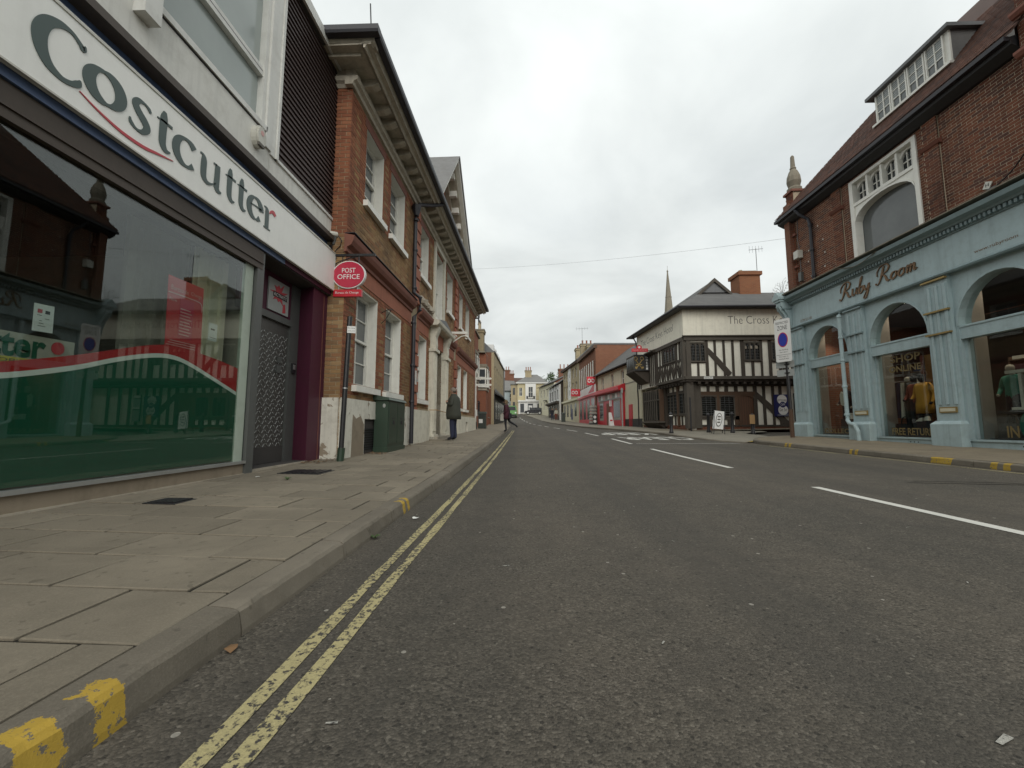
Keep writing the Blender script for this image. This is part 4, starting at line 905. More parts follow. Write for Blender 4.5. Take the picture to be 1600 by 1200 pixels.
# doorway: pilasters, consoles, hood, panelled door and steps
DO = MB(FO).box(6.75, 7.95, -.4, -.34, .3, 2.75).build('door', 'door_wood', OB)
for a, b_, c, d in [(6.85, 7.28, .5, 1.2), (7.42, 7.85, .5, 1.2), (6.85, 7.28, 1.35, 2.6), (7.42, 7.85, 1.35, 2.6)]: box(FO, 'door_panel', 'door_wood', DO, a, b_, -.34, -.32, c, d)
box(FO, 'door_rail', 'alu', DO, 5.9, 8.4, .16, .19, 1.24, 1.27) if False else None
box(FO, 'fanlight', 'pane_dark', OB, 6.75, 7.95, -.36, -.34, 2.85, 3.5); box(FO, 'transom', 'old_white', OB, 6.75, 7.95, -.36, -.2, 2.75, 2.85)
for u in (6.15, 8.0):
    PL = MB(FO).box(u, u+.5, -.02, .16, .3, 3.3).build('pilaster', 'old_white', OB); box(FO, 'base', 'old_white', PL, u-.05, u+.55, .0, .22, .2, .5)
    for k in range(3): box(FO, 'fillet', 'old_white', PL, u+.06+.14*k, u+.13+.14*k, .16, .185, .6, 3.2)
    mb = MB(FO); mb.prism([(.0, 3.34), (.18, 3.36), (.2, 3.5), (.18, 3.75), (.26, 3.95), (.3, 4.1), (.0, 4.1)], u+.1, u+.42, 0); mb.build('console', 'old_white', PL); box(FO, 'capital', 'old_white', PL, u-.04, u+.54, .0, .24, 3.24, 3.34)
box(FO, 'jamb', 'old_white', OB, 6.65, 6.75, -.4, .02, .3, 3.6); box(FO, 'jamb', 'old_white', OB, 7.95, 8.05, -.4, .02, .3, 3.6)
box(FO, 'door_head', 'terracotta', OB, 6.6, 8.05, -.2, .05, 3.52, 4.05)
HD = MB(FO).prism([(.0, 4.1), (.3, 4.1), (.36, 4.16), (.38, 4.26), (.0, 4.38)], 6.0, 8.75, 0).build('hood', 'old_white', OB)
mb = MB(FO); mb.prism([(6.05, 4.3), (7.35, 4.56), (8.7, 4.3)], .0, .3); mb.build('hood_gable', 'lead', HD)
box(FO, 'step', 'stone', OB, 6.1, 8.6, .0, .35, .1, .42); box(FO, 'step', 'stone_dark', OB, 6.0, 8.8, .0, .6, .05, .34)
mb = MB(FO); mb.tube([(5.9, .1, 1.28), (5.9, .35, 1.28), (8.7, .35, 1.2), (8.7, .1, 1.2)], .015, 6); mb.build('door_rail', 'wood_pale', OB)
for k in range(3):
    mb = MB(FO); mb.box(9.2+.0, 9.8, .09, .11, .1+.1*k, .13+.1*k)
box(FO, 'name_plate', 'paper', OB, 4.3, 4.42, .086, .1, 1.95, 2.35); box(FO, 'name_plate', 'paper', OB, 11.0, 11.15, .0, .03, 2.3, 2.9)
mb = MB(FO); mb.prism([(5.72, 1.7), (5.8, 1.75), (5.79, 2.3), (5.7, 2.6), (5.62, 2.2)], -.006, -.004); 
# white scrolled sign bracket beside the hood
BR = thing('scroll_bracket', 'white ornamental scrolled bracket jutting out beside the door hood', 'bracket', FO.p(9.3, 0, 4.3)[:])
FB = Frame(FO.at(9.3), (1, 0)); mb = MB(FB); mb.prism([(0, 4.62), (.75, 4.62), (.8, 4.56), (.74, 4.52), (0, 4.54)], -.03, .03); mb.build('top_bar', 'window_white', BR)
mb = MB(FB); mb.tube([(.02, 0, 4.14), (.15, 0, 4.18), (.32, 0, 4.3), (.5, 0, 4.42), (.68, 0, 4.46), (.78, 0, 4.38), (.73, 0, 4.31), (.67, 0, 4.35)], .025, 7); mb.build('scroll', 'window_white', BR)
mb = MB(FB); mb.tube([(.2+.13*(1-k/24)*math.cos(k*.52), 0, 4.4+.1*(1-k/24)*math.sin(k*.52)) for k in range(20)], .018, 6); mb.build('scroll', 'window_white', BR)
box(FB, 'back_plate', 'window_white', BR, -.02, .02, -.06, .06, 3.9, 4.66)
# ------------------------------------------------------------------ blue arched shop with brick upper floor on the right
FR = Frame((10.5, 16.2), (0, -1))        # u = 16.2 - y
UR = lambda y: 16.2-y
RB = thing('arched_shop_building', 'corner building with pale blue arched shopfront under dark red brick upper floor', 'building', (10.5, 10, .2))
E1 = 14.5
ARCH = [(.92, 2.74), (3.6, 5.4), (6.15, 7.95), (8.7, 10.5), (11.2, 13.0)]; SPR, RISE, SILL, TR0, TR1 = 3.19, 1.05, .47, 2.86, 3.19
def archpts(a, b_, n=16, grow=0.0): c, r_ = (a+b_)/2, (b_-a)/2; return [(c-(r_+grow)*math.cos(math.pi*k/n), SPR+(RISE+grow)*math.sin(math.pi*k/n)) for k in range(n+1)]
mb = MB(FR); edges = [0]+[x for a in ARCH for x in a]+[E1]
for k in range(0, len(edges), 2): mb.box(edges[k], edges[k+1], -.3, .0, .1, 4.52)
for a, b_ in ARCH:
    P_ = archpts(a, b_); mb.strip([(u, 4.52) for u, v in P_], P_, -.3, .0); mb.box(a, b_, -.3, -.002, .1, SILL)
FRONT = mb.build('shopfront_wall', 'teal', RB)
for a, b_ in ARCH:
    P_ = archpts(a, b_)
    AR = MB(FR).strip(archpts(a, b_, grow=.05), P_, -.01, .022).build('arch_moulding', 'teal', FRONT)
    TRS = MB(FR).box(a, b_, -.22, -.02, TR0, TR1).build('transom', 'teal', FRONT); box(FR, 'bead', 'teal', TRS, a, b_, -.02, .0, TR1-.05, TR1-.02)
    box(FR, 'sill', 'teal', FRONT, a, b_, -.3, .03, SILL-.05, SILL); box(FR, 'jamb', 'teal', FRONT, a, a+.05, -.24, -.1, SILL, TR0); box(FR, 'jamb', 'teal', FRONT, b_-.05, b_, -.24, -.1, SILL, TR0)
    MB(FR).box(a+.05, b_-.05, -.165, -.16, SILL, TR0).build('shop_window', 'ruby_glass', FRONT)
    mb = MB(FR); q = [(u, -.16, v) for u, v in P_]; mb.poly(q); mb.build('fanlight', 'ruby_glass', FRONT)
    for k in range(3): box(FR, 'vent_hole', 'room_dark', FRONT, a+1.0+.11*k, a+1.03+.11*k, .0, .004, .33, .36)
# pilasters with fluting, brackets and heavy bases
for a, b_ in [(.1, .8), (2.86, 3.5), (5.5, 6.08), (8.05, 8.62), (10.6, 11.12)]:
    PL = MB(FR).box(a, b_, -.02, .1, .2, 4.5).build('pilaster', 'teal', RB)
    mb = MB(FR); mb.box(a-.07, b_+.07, .0, .22, .1, .82); mb.build('base', 'teal', PL)
    mb = MB(FR); mb.hexa([(a-.07, .0, .82), (b_+.07, .0, .82), (b_+.07, .22, .82), (a-.07, .22, .82)], [(a-.02, .0, .9), (b_+.02, .0, .9), (b_+.02, .12, .9), (a-.02, .12, .9)]); mb.build('base_cap', 'teal', PL)
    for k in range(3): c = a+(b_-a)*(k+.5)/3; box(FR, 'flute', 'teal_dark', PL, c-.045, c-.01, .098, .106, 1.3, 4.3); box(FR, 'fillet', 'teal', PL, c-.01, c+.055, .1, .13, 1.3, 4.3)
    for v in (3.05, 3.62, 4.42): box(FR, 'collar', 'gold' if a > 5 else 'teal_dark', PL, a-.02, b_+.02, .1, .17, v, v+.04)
    if a > 2: box(FR, 'gilt_plaque', 'gold', PL, a+.1, b_-.06, .1, .128, 1.1, 1.24); box(FR, 'plaque_field', 'cream_pale', PL, a+.13, b_-.09, .128, .134, 1.13, 1.21)
# fascia, mouldings, cornice, dentils
box(FR, 'fascia', 'teal', RB, .28, E1, -.1, .1, 4.56, 5.42)
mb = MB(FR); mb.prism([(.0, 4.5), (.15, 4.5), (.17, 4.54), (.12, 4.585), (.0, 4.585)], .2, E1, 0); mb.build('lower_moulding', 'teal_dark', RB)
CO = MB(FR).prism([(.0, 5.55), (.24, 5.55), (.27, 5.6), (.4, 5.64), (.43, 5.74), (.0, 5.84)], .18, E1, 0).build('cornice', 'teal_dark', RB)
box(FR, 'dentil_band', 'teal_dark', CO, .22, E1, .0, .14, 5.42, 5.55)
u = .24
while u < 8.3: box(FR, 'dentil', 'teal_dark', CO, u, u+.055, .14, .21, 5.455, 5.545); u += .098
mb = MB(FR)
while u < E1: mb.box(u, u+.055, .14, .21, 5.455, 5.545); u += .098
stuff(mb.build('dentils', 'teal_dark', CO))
box(FR, 'cornice_lead', 'stone_dark', CO, .15, E1, .0, .44, 5.842, 5.87)
# big scrolled console at the corner, and another at the far end
def console(u0, u1):
    K = MB(FR).prism([(.0, 4.5), (.14, 4.5), (.16, 4.75), (.24, 5.05), (.4, 5.3), (.5, 5.45), (.5, 5.6), (.0, 5.6)], u0, u1, 0).build('console', 'teal', RB)
    for k in range(2): mb = MB(FR); c = u0+(u1-u0)*(.3+.4*k); mb.tube([(c, .17, 4.6), (c, .2, 4.8), (c, .3, 5.06), (c, .45, 5.3), (c, .53, 5.45)], .05, 6); mb.build('rib', 'teal', K)
    box(FR, 'band', 'teal_dark', K, u0-.02, u1+.02, .0, .46, 5.28, 5.34); box(FR, 'band', 'teal', K, u0-.03, u1+.03, .0, .56, 5.6, 5.68)
    mb = MB(FR); mb.prism([(u0-.08, 5.68), (u1+.08, 5.68), (u1+.08, 5.78), ((u0+u1)/2, 6.0), (u0-.08, 5.78)], .0, .6); mb.build('pediment_cap', 'teal', K)
console(-.02, .28); console(7.65+.0, 7.95) if False else None
# corner pier end wall towards the side street
FE = Frame((10.5, 16.2), (1, 0)); FE = Frame((22.5, 16.2), (-1, 0))
box(FE, 'side_wall', 'brick_far_brown', RB, 0, 11.98, -.3, .0, .1, 9.6); box(FR, 'rear_wall', 'brick_far_brown', RB, 0, E1, -9.2, -9, .1, 9.6)
box(FR, 'end_wall', 'room_wall', RB, E1-.2, E1-.01, -9, -.3, .1, 9.6)
# shop interior
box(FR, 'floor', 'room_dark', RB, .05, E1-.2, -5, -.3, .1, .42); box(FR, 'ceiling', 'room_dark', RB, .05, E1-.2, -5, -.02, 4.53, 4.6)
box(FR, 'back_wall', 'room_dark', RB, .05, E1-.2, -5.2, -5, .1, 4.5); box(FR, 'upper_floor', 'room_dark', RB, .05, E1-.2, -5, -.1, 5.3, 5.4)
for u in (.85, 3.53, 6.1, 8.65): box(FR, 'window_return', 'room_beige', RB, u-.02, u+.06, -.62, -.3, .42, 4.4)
for (a, b_), ks in zip(ARCH, range(5)):
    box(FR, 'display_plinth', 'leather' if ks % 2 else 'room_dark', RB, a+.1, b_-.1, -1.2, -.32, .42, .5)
    for k in range(3):
        mb = MB(FR); mb.lathe((a+.1+.45*k, -1.0-.7*(k % 2), 4.48), [(.06, 0), (.06, .02)], 10); L_ = mb.build('downlight', 'spot_glow', RB)
        if ks < 3 and k < 2:
            ld = bpy.data.lights.new('downlight_lamp', 'SPOT'); ld.energy = 70; ld.spot_size = R(110); ld.spot_blend = .6; ld.shadow_soft_size = .06; ld.color = (1, .87, .7)
            lo_ = bpy.data.objects.new('downlight_lamp', ld); col.objects.link(lo_); lo_.location = FR.p(a+.1+.45*k, -1.0-.7*(k % 2), 4.44)-ROOT[RB.name]; lo_.parent = RB
# brick upper floor
UW = (3.1, 5.4, 5.9, 8.7)                                 # big arched window opening
hol = [UW]
BW = MB(FR); wallplate(BW, .05, E1, 5.8, 9.1, hol, -.5, -.207); BW = BW.build('brick_wall', 'mortar_ruby', RB)
rb2 = random.Random(9); Lb = bricks(.05, 13.2, 5.85, 9.0, hol+[(0, .4, 0, 20)], rb2, jt=.0135)
vis = sorted([q for q in Lb if q[4] and 5.5 < q[0] < 8.2], key=lambda q: -q[0]); one = set(id(q) for q in vis[:295])
bm_ = MB().box(0, .214, 0, .03, 0, .064); bme = meshof(MB(FR), 'brick', 'brick_ruby')
mbx = MB(); I = [mbx.pt(*q) for q in ((0, 0, 0), (0, -.2115, 0), (0, -.2115, .0615), (0, 0, .0615), (-.03, 0, 0), (-.03, -.2115, 0), (-.03, -.2115, .0615), (-.03, 0, .0615))]
for f in ((4, 5, 6, 7), (0, 1, 5, 4), (1, 2, 6, 5), (2, 3, 7, 6), (3, 0, 4, 7)): mbx.face([I[k] for k in f])
bme = meshof(mbx, 'brick', 'brick_ruby')
for q in vis[:295]: p_ = FR.p(q[0], -.232+rb2.uniform(-.0025, .0025), q[2]); inst(bme, 'brick', BW, p_)
stuff(brickface(MB(FR), [q for q in Lb if id(q) not in one], -.202, rb2).build('brickwork', 'brick_ruby', BW))
# shallow piers with moulded caps, and the chimney-like pier at the right
for a, b_, v1 in [(2.35, 2.75, 9.0), (5.6, 6.0, 9.0)]:
    PR = MB(FR).box(a, b_, -.21, -.151, 5.85, v1).build('pier', 'mortar_ruby', RB)
    stuff(brickface(MB(FR), bricks(a, b_, 5.85, v1, [], rb2), -.145, rb2).build('brickwork', 'brick_ruby', PR))
    mb = MB(FR); mb.prism([(-.2, 8.0), (-.12, 8.02), (-.06, 8.1), (-.2, 8.16)], a-.06, b_+.06, 0); mb.build('pier_cap', 'terracotta_dark', PR)
CP_ = MB(FR).box(7.95, 9.3, -1.2, -.01, 5.85, 13.5).build('chimney_breast', 'mortar_ruby', RB)
stuff(brickface(MB(FR), bricks(7.95, 9.3, 5.85, 13.4, [], rb2), -.005, rb2).build('brickwork', 'brick_ruby', CP_))
FS_ = Frame(FR.at(7.95, -1.2), (-1, 0)); stuff(brickface(MB(FS_), bricks(0, 1.18, 5.85, 13.4, [], rb2), .012, rb2).build('brickwork', 'brick_ruby', CP_))
for v in (8.5, 9.4): mb = MB(FR); mb.prism([(-.02, v), (.05, v+.03), (.1, v+.1), (.1, v+.16), (-.02, v+.2)], 7.9, 9.35, 0); mb.build('string_course', 'terracotta_dark', CP_)
# the white arched window
W = MB(FR).box(UW[0], UW[1], -.42, -.41, UW[2], UW[3]).build('arched_window', 'pane_grey', RB)
MB(FR).box(UW[0]+.2, UW[1]-.15, -.7, -.68, 5.9, 7.7).build('inner_blind', 'blind', W)
mb = MB(FR); mb.box(UW[0], UW[0]+.14, -.4, -.16, UW[2], UW[3]); mb.box(UW[1]-.12, UW[1], -.4, -.16, UW[2], UW[3]); mb.box(UW[0]+.14, UW[1]-.12, -.4, -.16, UW[3]-.1, UW[3]); mb.build('frame', 'window_white', W)
cu_ = (UW[0]+UW[1])/2
ap = [(cu_-(1.04)*math.cos(math.pi*k/14), 6.95+.8*math.sin(math.pi*k/14)**.55) for k in range(15)]
MB(FR).strip([(u, 7.82) for u, v in ap], ap, -.41, -.2).build('arched_head', 'window_white', W)
MB(FR).strip([(u+(u-cu_)*.0, v+.06) for u, v in ap], ap, -.2, -.165).build('arch_bead', 'window_white', W)
box(FR, 'transom', 'window_white', W, UW[0]+.14, UW[1]-.12, -.4, -.17, 7.82, 7.92)
for k in range(4):
    a = UW[0]+.14+(UW[1]-.26-UW[0])*k/4; b_ = UW[0]+.14+(UW[1]-.26-UW[0])*(k+1)/4
    LT = MB(FR).box(a+.035, b_-.035, -.4, -.37, 7.95, 8.55).build('light', 'pane_dark', W)
    box(FR, 'mullion', 'window_white', W, b_-.035, b_+.035, -.4, -.2, 7.92, 8.6) if k < 3 else None
    for j in (1, 2): u = a+.06+(b_-a-.12)*j/3; box(FR, 'glazing_bar', 'window_white', LT, u-.01, u+.01, -.37, -.33, 8.0, 8.5)
    box(FR, 'glazing_bar', 'window_white', LT, a+.06, b_-.06, -.37, -.335, 8.22, 8.245)
    q = [(a+.03+(b_-a-.06)*t/8, 8.36+.18*math.sin(math.pi*t/8)**.7) for t in range(9)]; MB(FR).strip([(u, 8.6) for u, v in q], q, -.37, -.3).build('arched_head', 'window_white', LT)
for a, b_, m_ in [(4.1, 4.3, 'paper'), (4.33, 4.52, 'paper'), (4.56, 4.8, 'photo_yellow')]: box(FR, 'card', m_, W, a, b_, -.4, -.39, 5.92, 6.1)
# eaves and tiled roof
EV = MB(FR).prism([(-.3, 8.78), (-.12, 8.78), (.1, 8.9), (.15, 9.05), (-.3, 9.2)], -.2, 7.9, 0).build('eaves', 'black_iron', RB)  # black and deepened; shade under the soffit is put into its colour and shape
MB(FR).prism([(.14, 8.97), (.25, 8.97), (.25, 9.07), (.14, 9.07)], -.22, 7.9, 0).build('gutter', 'black_gutter', RB)
RF = MB(FR).hexa([(-.2, .2, 9.06), (8.0, .2, 9.06), (8.0, -3.4, 13.63), (3.4, -3.4, 13.63)], [(-.2, .2, 9.12), (8.0, .2, 9.12), (8.0, -3.4, 13.69), (3.4, -3.4, 13.69)]).build('roof', 'tile_dark', RB)
MB(FR).hexa([(3.4, -3.4, 13.63), (8.0, -3.4, 13.63), (8, -9.3, 9.1), (-.2, -9.3, 9.1)], [(3.4, -3.4, 13.69), (8.0, -3.4, 13.69), (8, -9.3, 9.2), (-.2, -9.3, 9.2)]).build('roof', 'tile_dark', RB)
mb = MB(FR); mb.poly([(-.2, .2, 9.1), (3.4, -3.4, 13.67), (-.2, -9.3, 9.15)]); mb.build('roof', 'tile_dark', RB)
MB(FR).box(8.0, E1, -9, -.2, 9.1, 9.3).build('roof', 'lead', RB)
mb = MB(FR); sl = (13.63-9.06)/(3.6); r_ = random.Random(4); t = .0; row = 0
while t < 2.2:
    w0 = .22-t; v0 = 9.125+t*sl; n = 46
    for k in range(n):
        u = -.2+k*.18+(.09 if row % 2 else 0)
        if u > 7.9 or u < -.2+t: continue
        d = r_.uniform(0, .012); i = [mb.pt(*q) for q in ((u, w0, v0+d), (u+.17, w0, v0+d), (u+.17, w0-.1, v0+.1*sl+.005), (u, w0-.1, v0+.1*sl+.005), (u, w0, v0+d+.02), (u+.17, w0, v0+d+.02))]
        mb.face([i[4], i[5], i[2], i[3]]); mb.face([i[0], i[1], i[5], i[4]])
    t += .085; row += 1
stuff(mb.build('roof_tiles', 'roof_tile_mix', RF))
# dormer
D0, D1, DB, DT, DW = 3.95, 6.2, 10.15, 11.0, -.55
DM = MB(FR).box(D0, D1, DW-1.6, DW, DB-.1, DT).build('dormer', 'slate', RB)
box(FR, 'roof', 'lead', DM, D0-.18, D1+.12, DW-1.5, DW+.2, DT, DT+.1); box(FR, 'frame', 'window_white', DM, D0, D1, DW, DW+.05, DB-.12, DT)
for k in range(4):
    a = D0+.1+(D1-D0-.15)*k/4; b_ = a+(D1-D0-.15)/4-.1; CS = MB(FR).box(a, b_, DW+.051, DW+.056, DB-.02, DT-.06).build('casement', 'pane_grey', DM)
    box(FR, 'blind', 'blind', CS, a, b_, DW+.056, DW+.058, DB+.25, DT-.06); 
    for j in range(9): box(FR, 'blind_slat', 'lead', CS, a, b_, DW+.058, DW+.062, DB+.27+.06*j, DB+.285+.06*j)
    box(FR, 'glazing_bar', 'window_white', CS, (a+b_)/2-.015, (a+b_)/2+.015, DW+.062, DW+.085, DB-.02, DT-.06)
    for j in (1, 2): v = DB+(DT-DB-.06)*j/3; box(FR, 'glazing_bar', 'window_white', CS, a, b_, DW+.062, DW+.08, v-.012, v+.012)
    mb = MB(FR); mb.box(a-.035, a, DW+.05, DW+.1, DB-.05, DT-.03); mb.box(b_, b_+.035, DW+.05, DW+.1, DB-.05, DT-.03); mb.build('casement_frame', 'window_white', CS)
box(FR, 'sill', 'window_white', DM, D0-.05, D1+.05, DW, DW+.15, DB-.12, DB-.05)
# corner pier with stone finial
PI = MB(FR).box(-.02, .4, -.62, -.18, 5.85, 10.1).build('corner_pier', 'mortar_ruby', RB)
stuff(brickface(MB(FR), bricks(-.02, .4, 5.85, 10.05, [], rb2), -.165, rb2).build('brickwork', 'brick_ruby', PI))
for v in (6.9, 8.2, 10.05): box(FR, 'string_course', 'terracotta_dark', PI, -.08, .46, -.68, -.1, v, v+.09)
mb = MB(FR); mb.lathe((.19, -.4, 10.14), [(.27, 0), (.27, .12), (.2, .2), (.26, .42), (.24, .62), (.16, .85), (.1, .95), (.12, 1.0), (.09, 1.05), (.07, 1.5), (.03, 1.56)], 10); mb.build('finial', 'stone_dark', PI)
mb = MB(FR); mb.prism([(.5, 9.5), (1.5, 9.5), (1.3, 10.2)], -1.5, -1.2); mb.build('side_gable', 'tile_red', RB)
# rainwater pipes
DPp = MB(FR).tube([(1.0, .2, 8.95), (1.1, .1, 8.7), (1.25, -.1, 8.45), (1.3, -.12, 8.2), (1.3, -.12, 6.0)], .055, 10).build('downpipe', 'black_gutter', RB)
for v in (8.15, 7.2, 6.2): mb = MB(FR); mb.lathe((1.3, -.12, v), [(.075, 0), (.08, .04), (.075, .08)], 10); mb.build('collar', 'black_gutter', DPp)
DPb = MB(FR).tube([(2.68, .12, 4.5), (2.68, .16, 4.4), (2.7, .16, 1.15), (2.75, .2, .95), (2.95, .3, .85), (3.2, .34, .8), (3.3, .34, .6), (3.32, .34, .26)], .058, 10).build('downpipe', 'teal', RB)
for v in (4.3, 3.6, 2.85, 2.0, 1.1): mb = MB(FR); mb.lathe((2.69, .16, v), [(.07, 0), (.078, .03), (.07, .07)], 10); mb.build('collar', 'teal', DPb)
# junction boxes, cables, small fittings on the brick
box(FR, 'junction_box', 'plastic_white', RB, .45, .7, -.2, .0, 7.2, 7.5); box(FR, 'junction_box', 'grey_metal', RB, .5, .65, -.2, -.1, 6.3, 6.65)
mb = MB(FR); mb.tube([(.55, -.18, 8.8), (.5, -.17, 8.0), (.58, -.17, 7.5)], .012, 5); mb.tube([(.57, -.17, 7.2), (.57, -.17, 6.65)], .012, 5); mb.build('cable', 'lead', RB)
mb = MB(FR); mb.tube(catmull([(.2, .3, 5.95), (1.0, .2, 6.02), (1.6, .25, 5.9), (2.4, .3, 5.92), (3.1, .42, 5.8), (3.9, .44, 5.6), (4.6, .44, 5.75)], 5), .012, 5); mb.build('cable', 'twig', RB)
mb = MB(FR); mb.tube(catmull([(6.3, -.1, 6.05), (7.0, -.1, 6.1), (7.5, -.12, 6.35), (8.1, .05, 6.75)], 5), .014, 5); mb.build('cable', 'black_iron', RB)
for u, v in [(1.75, 7.4), (1.8, 6.9), (1.0, 7.3), (.95, 6.9), (1.75, 6.4), (1.05, 6.3), (1.55, 8.0)]: box(FR, 'patress_disc', 'plastic_white', RB, u, u+.045, -.2, -.19, v, v+.05)
mb = MB(FR); mb.prism([(6.82, 6.25), (6.95, 6.2), (7.03, 6.33), (6.9, 6.4)], -.19, -.17); hp = mb.build('hydrant_plate', 'plastic_white', RB); text(FR, 'H', 6.89, 6.96, 6.26, 6.34, -.165, 'lettering', 'ink', hp)
box(FR, 'flood_light', 'grey_metal', RB, 7.05, 7.22, -.15, .0, 5.98, 6.12); box(FR, 'flood_light', 'ink', RB, 7.03, 7.25, -.1, .12, 5.88, 5.98)

# shop name in bronze script
SN = thing('shop_name', 'bronze script shop name raised on the pale blue fascia', 'lettering', (10.4, 12, 4.8))
def script(strokes, u0, v0, s, nm='letter'):
    mb = MB(FR)
    for st in strokes: ribbon(mb, [(u0+(x+.22*y)*s, v0+y*s, w_*s) for x, y, w_ in st], .105, .135, 6)
    mb.build(nm, 'bronze', SN)
Rr = [[(-.15, .1, .08), (-.05, -.02, .05), (.12, .1, .06), (.25, .6, .13), (.32, 1.0, .10)], [(-.1, .5, .03), (-.12, .8, .04), (.1, 1.05, .05), (.45, 1.08, .07), (.68, .9, .1), (.6, .65, .08), (.32, .52, .05), (.5, .35, .11), (.68, .05, .12), (.85, .05, .04)]]
uu = [[(0, .4, .04), (.06, .45, .08), (.08, .1, .11), (.2, .0, .06), (.36, .2, .05), (.4, .45, .1), (.42, .08, .11), (.55, .05, .04)]]
bb = [[(0, .2, .04), (.18, .7, .05), (.22, 1.05, .07), (.12, .8, .1), (.12, .1, .11), (.28, .0, .06), (.4, .2, .1), (.32, .42, .06), (.18, .35, .04)]]
yy_ = [[(0, .42, .06), (.08, .15, .1), (.2, .08, .05), (.36, .4, .08)], [(.38, .45, .1), (.36, 0, .11), (.26, -.42, .07), (.08, -.4, .05), (.18, -.12, .03), (.5, .2, .03)]]
oo = [[(.3, .4, .05), (.12, .38, .09), (.02, .18, .11), (.14, .0, .07), (.34, .1, .1), (.36, .32, .07), (.24, .42, .04), (.5, .36, .03)]]
mm = [[(0, .35, .04), (.08, .42, .08), (.06, 0, .1)], [(.08, .25, .03), (.24, .44, .07), (.28, .3, .1), (.26, 0, .1)], [(.28, .25, .03), (.44, .44, .07), (.48, .3, .1), (.5, .05, .09), (.66, .12, .03)]]
S_ = .47; x = 2.78
for gl, ad in ((Rr, .42), (uu, .25), (bb, .22), (yy_, .36)): script(gl, x, 4.86, S_); x += ad
x = 4.18
for gl, ad in ((Rr, .42), (oo, .24), (oo, .24), (mm, .3)): script(gl, x, 4.9, S_); x += ad
text(FR, 'www.rubyroom', 6.75, 7.6, 4.72, 4.82, .104, 'lettering', 'bronze', SN); text(FR, '01799 521100', .75, 1.35, 4.63, 4.73, .104, 'lettering', 'bronze', SN)

# gilt lettering on the panes
def pane_text(lines, nm, label, at):
    T_ = thing(nm, label, 'lettering', FR.p(at, -.17, 1.0)[:])
    for s, a, b_, c, d in lines: text(FR, s, a, b_, c, d, -.1585, 'lettering', 'gilt_pane', T_, bold=.02)
pane_text([('SHOP', 4.05, 4.95, 2.58, 2.78), ('ONLINE', 3.98, 4.95, 2.3, 2.48)], 'gilt_lettering', 'gilt lettering shop online at the top of the middle shop window', 4.5)
pane_text([('FREE RETURNS', 3.9, 5.25, .52, .72)], 'gilt_lettering', 'gilt lettering reading returns along the foot of the middle shop window', 4.5)
pane_text([('COLLECT', 1.2, 2.5, .52, .68)], 'gilt_lettering', 'gilt lettering along the foot of the narrow end shop window', 1.8)
pane_text([('IN STORE', 6.75, 7.8, .52, .78)], 'gilt_lettering', 'gilt lettering in store along the foot of the window nearest the camera', 7.2)
# ------------------------------------------------------------------ timber-framed inn on the far corner
bricktex('slate_rows', (.165, .163, .158), (.135, .134, .132), (.08, .08, .08)); MATS['slate_rows'].node_tree.nodes['Brick Texture'].inputs['Brick Width'].default_value = .34; MATS['slate_rows'].node_tree.nodes['Brick Texture'].inputs['Row Height'].default_value = .2
bricktex('chimney_brick', (.30, .12, .06), (.24, .09, .05), (.22, .16, .1))
FC = Frame((8.65, 22.2), (1, 0)); CD = Vector((8.07-8.65, 29.2-22.2)); CL = CD.length
FD = Frame((8.07, 29.2), (-CD.x, -CD.y))          # side along the high street; u runs towards the corner
CK = thing('timber_framed_inn', 'black and white timber-framed corner inn with cream lettered band under slate roof', 'building', (8.65, 22.2, .6))
U = lambda x: x*.00459-.206
Vv = lambda y: 5.754-y*.004587
LW = -.45
# walls
mb = MB(FC); mb.box(0, 9, -.3, .0, 3.25, 5.55); mb.box(.3, 9, LW-.3, LW, .3, 3.1); mb.build('plaster_wall', 'ck_white', CK)
mb = MB(FD); mb.box(0, CL, -.3, .0, 3.25, 5.55); mb.box(0, CL-.3, LW-.2, LW+.1, .3, 3.1); mb.build('plaster_wall', 'ck_white', CK)
mb = MB(FC); mb.box(-.02, 9, -.3, .03, 5.55, 7.12); mb.build('lettered_band', 'ck_beige', CK)
mb = MB(FD); mb.box(0, CL+.02, -.3, .03, 5.55, 7.12); mb.build('lettered_band', 'ck_beige', CK)
MB().box(8.5, 17.6, 28.9, 29.1, .3, 7.2).build('rear_wall', 'ck_beige', CK); MB().box(17.5, 17.7, 22.4, 29, .3, 7.2).build('end_wall', 'ck_beige', CK)
def tim(fr, a, b_, v0, v1, w0=-.02, d=.05, mat='timber', nm='timber'):
    """one upright or rail, slightly bent and uneven"""
    q = lambda: rb_.uniform(-.012, .012)
    mb = MB(fr); mb.hexa([(a+q(), w0, v0), (b_+q(), w0, v0), (b_+q(), w0+d+.02, v0), (a+q(), w0+d+.02, v0)], [(a+q(), w0, v1), (b_+q(), w0, v1), (b_+q(), w0+d+.02, v1), (a+q(), w0+d+.02, v1)]); return mb.build(nm, mat, CK)
def brace(fr, a, v0, b_, v1, wd, w0=-.02, d=.045, mat='timber'):
    mb = MB(fr); ribbon(mb, [(a, v0, wd*.8), ((a*.6+b_*.4), v0*.6+v1*.4+.02, wd), (b_, v1, wd*1.05)], w0, w0+d+.03, 4); return mb.build('brace', mat, CK)
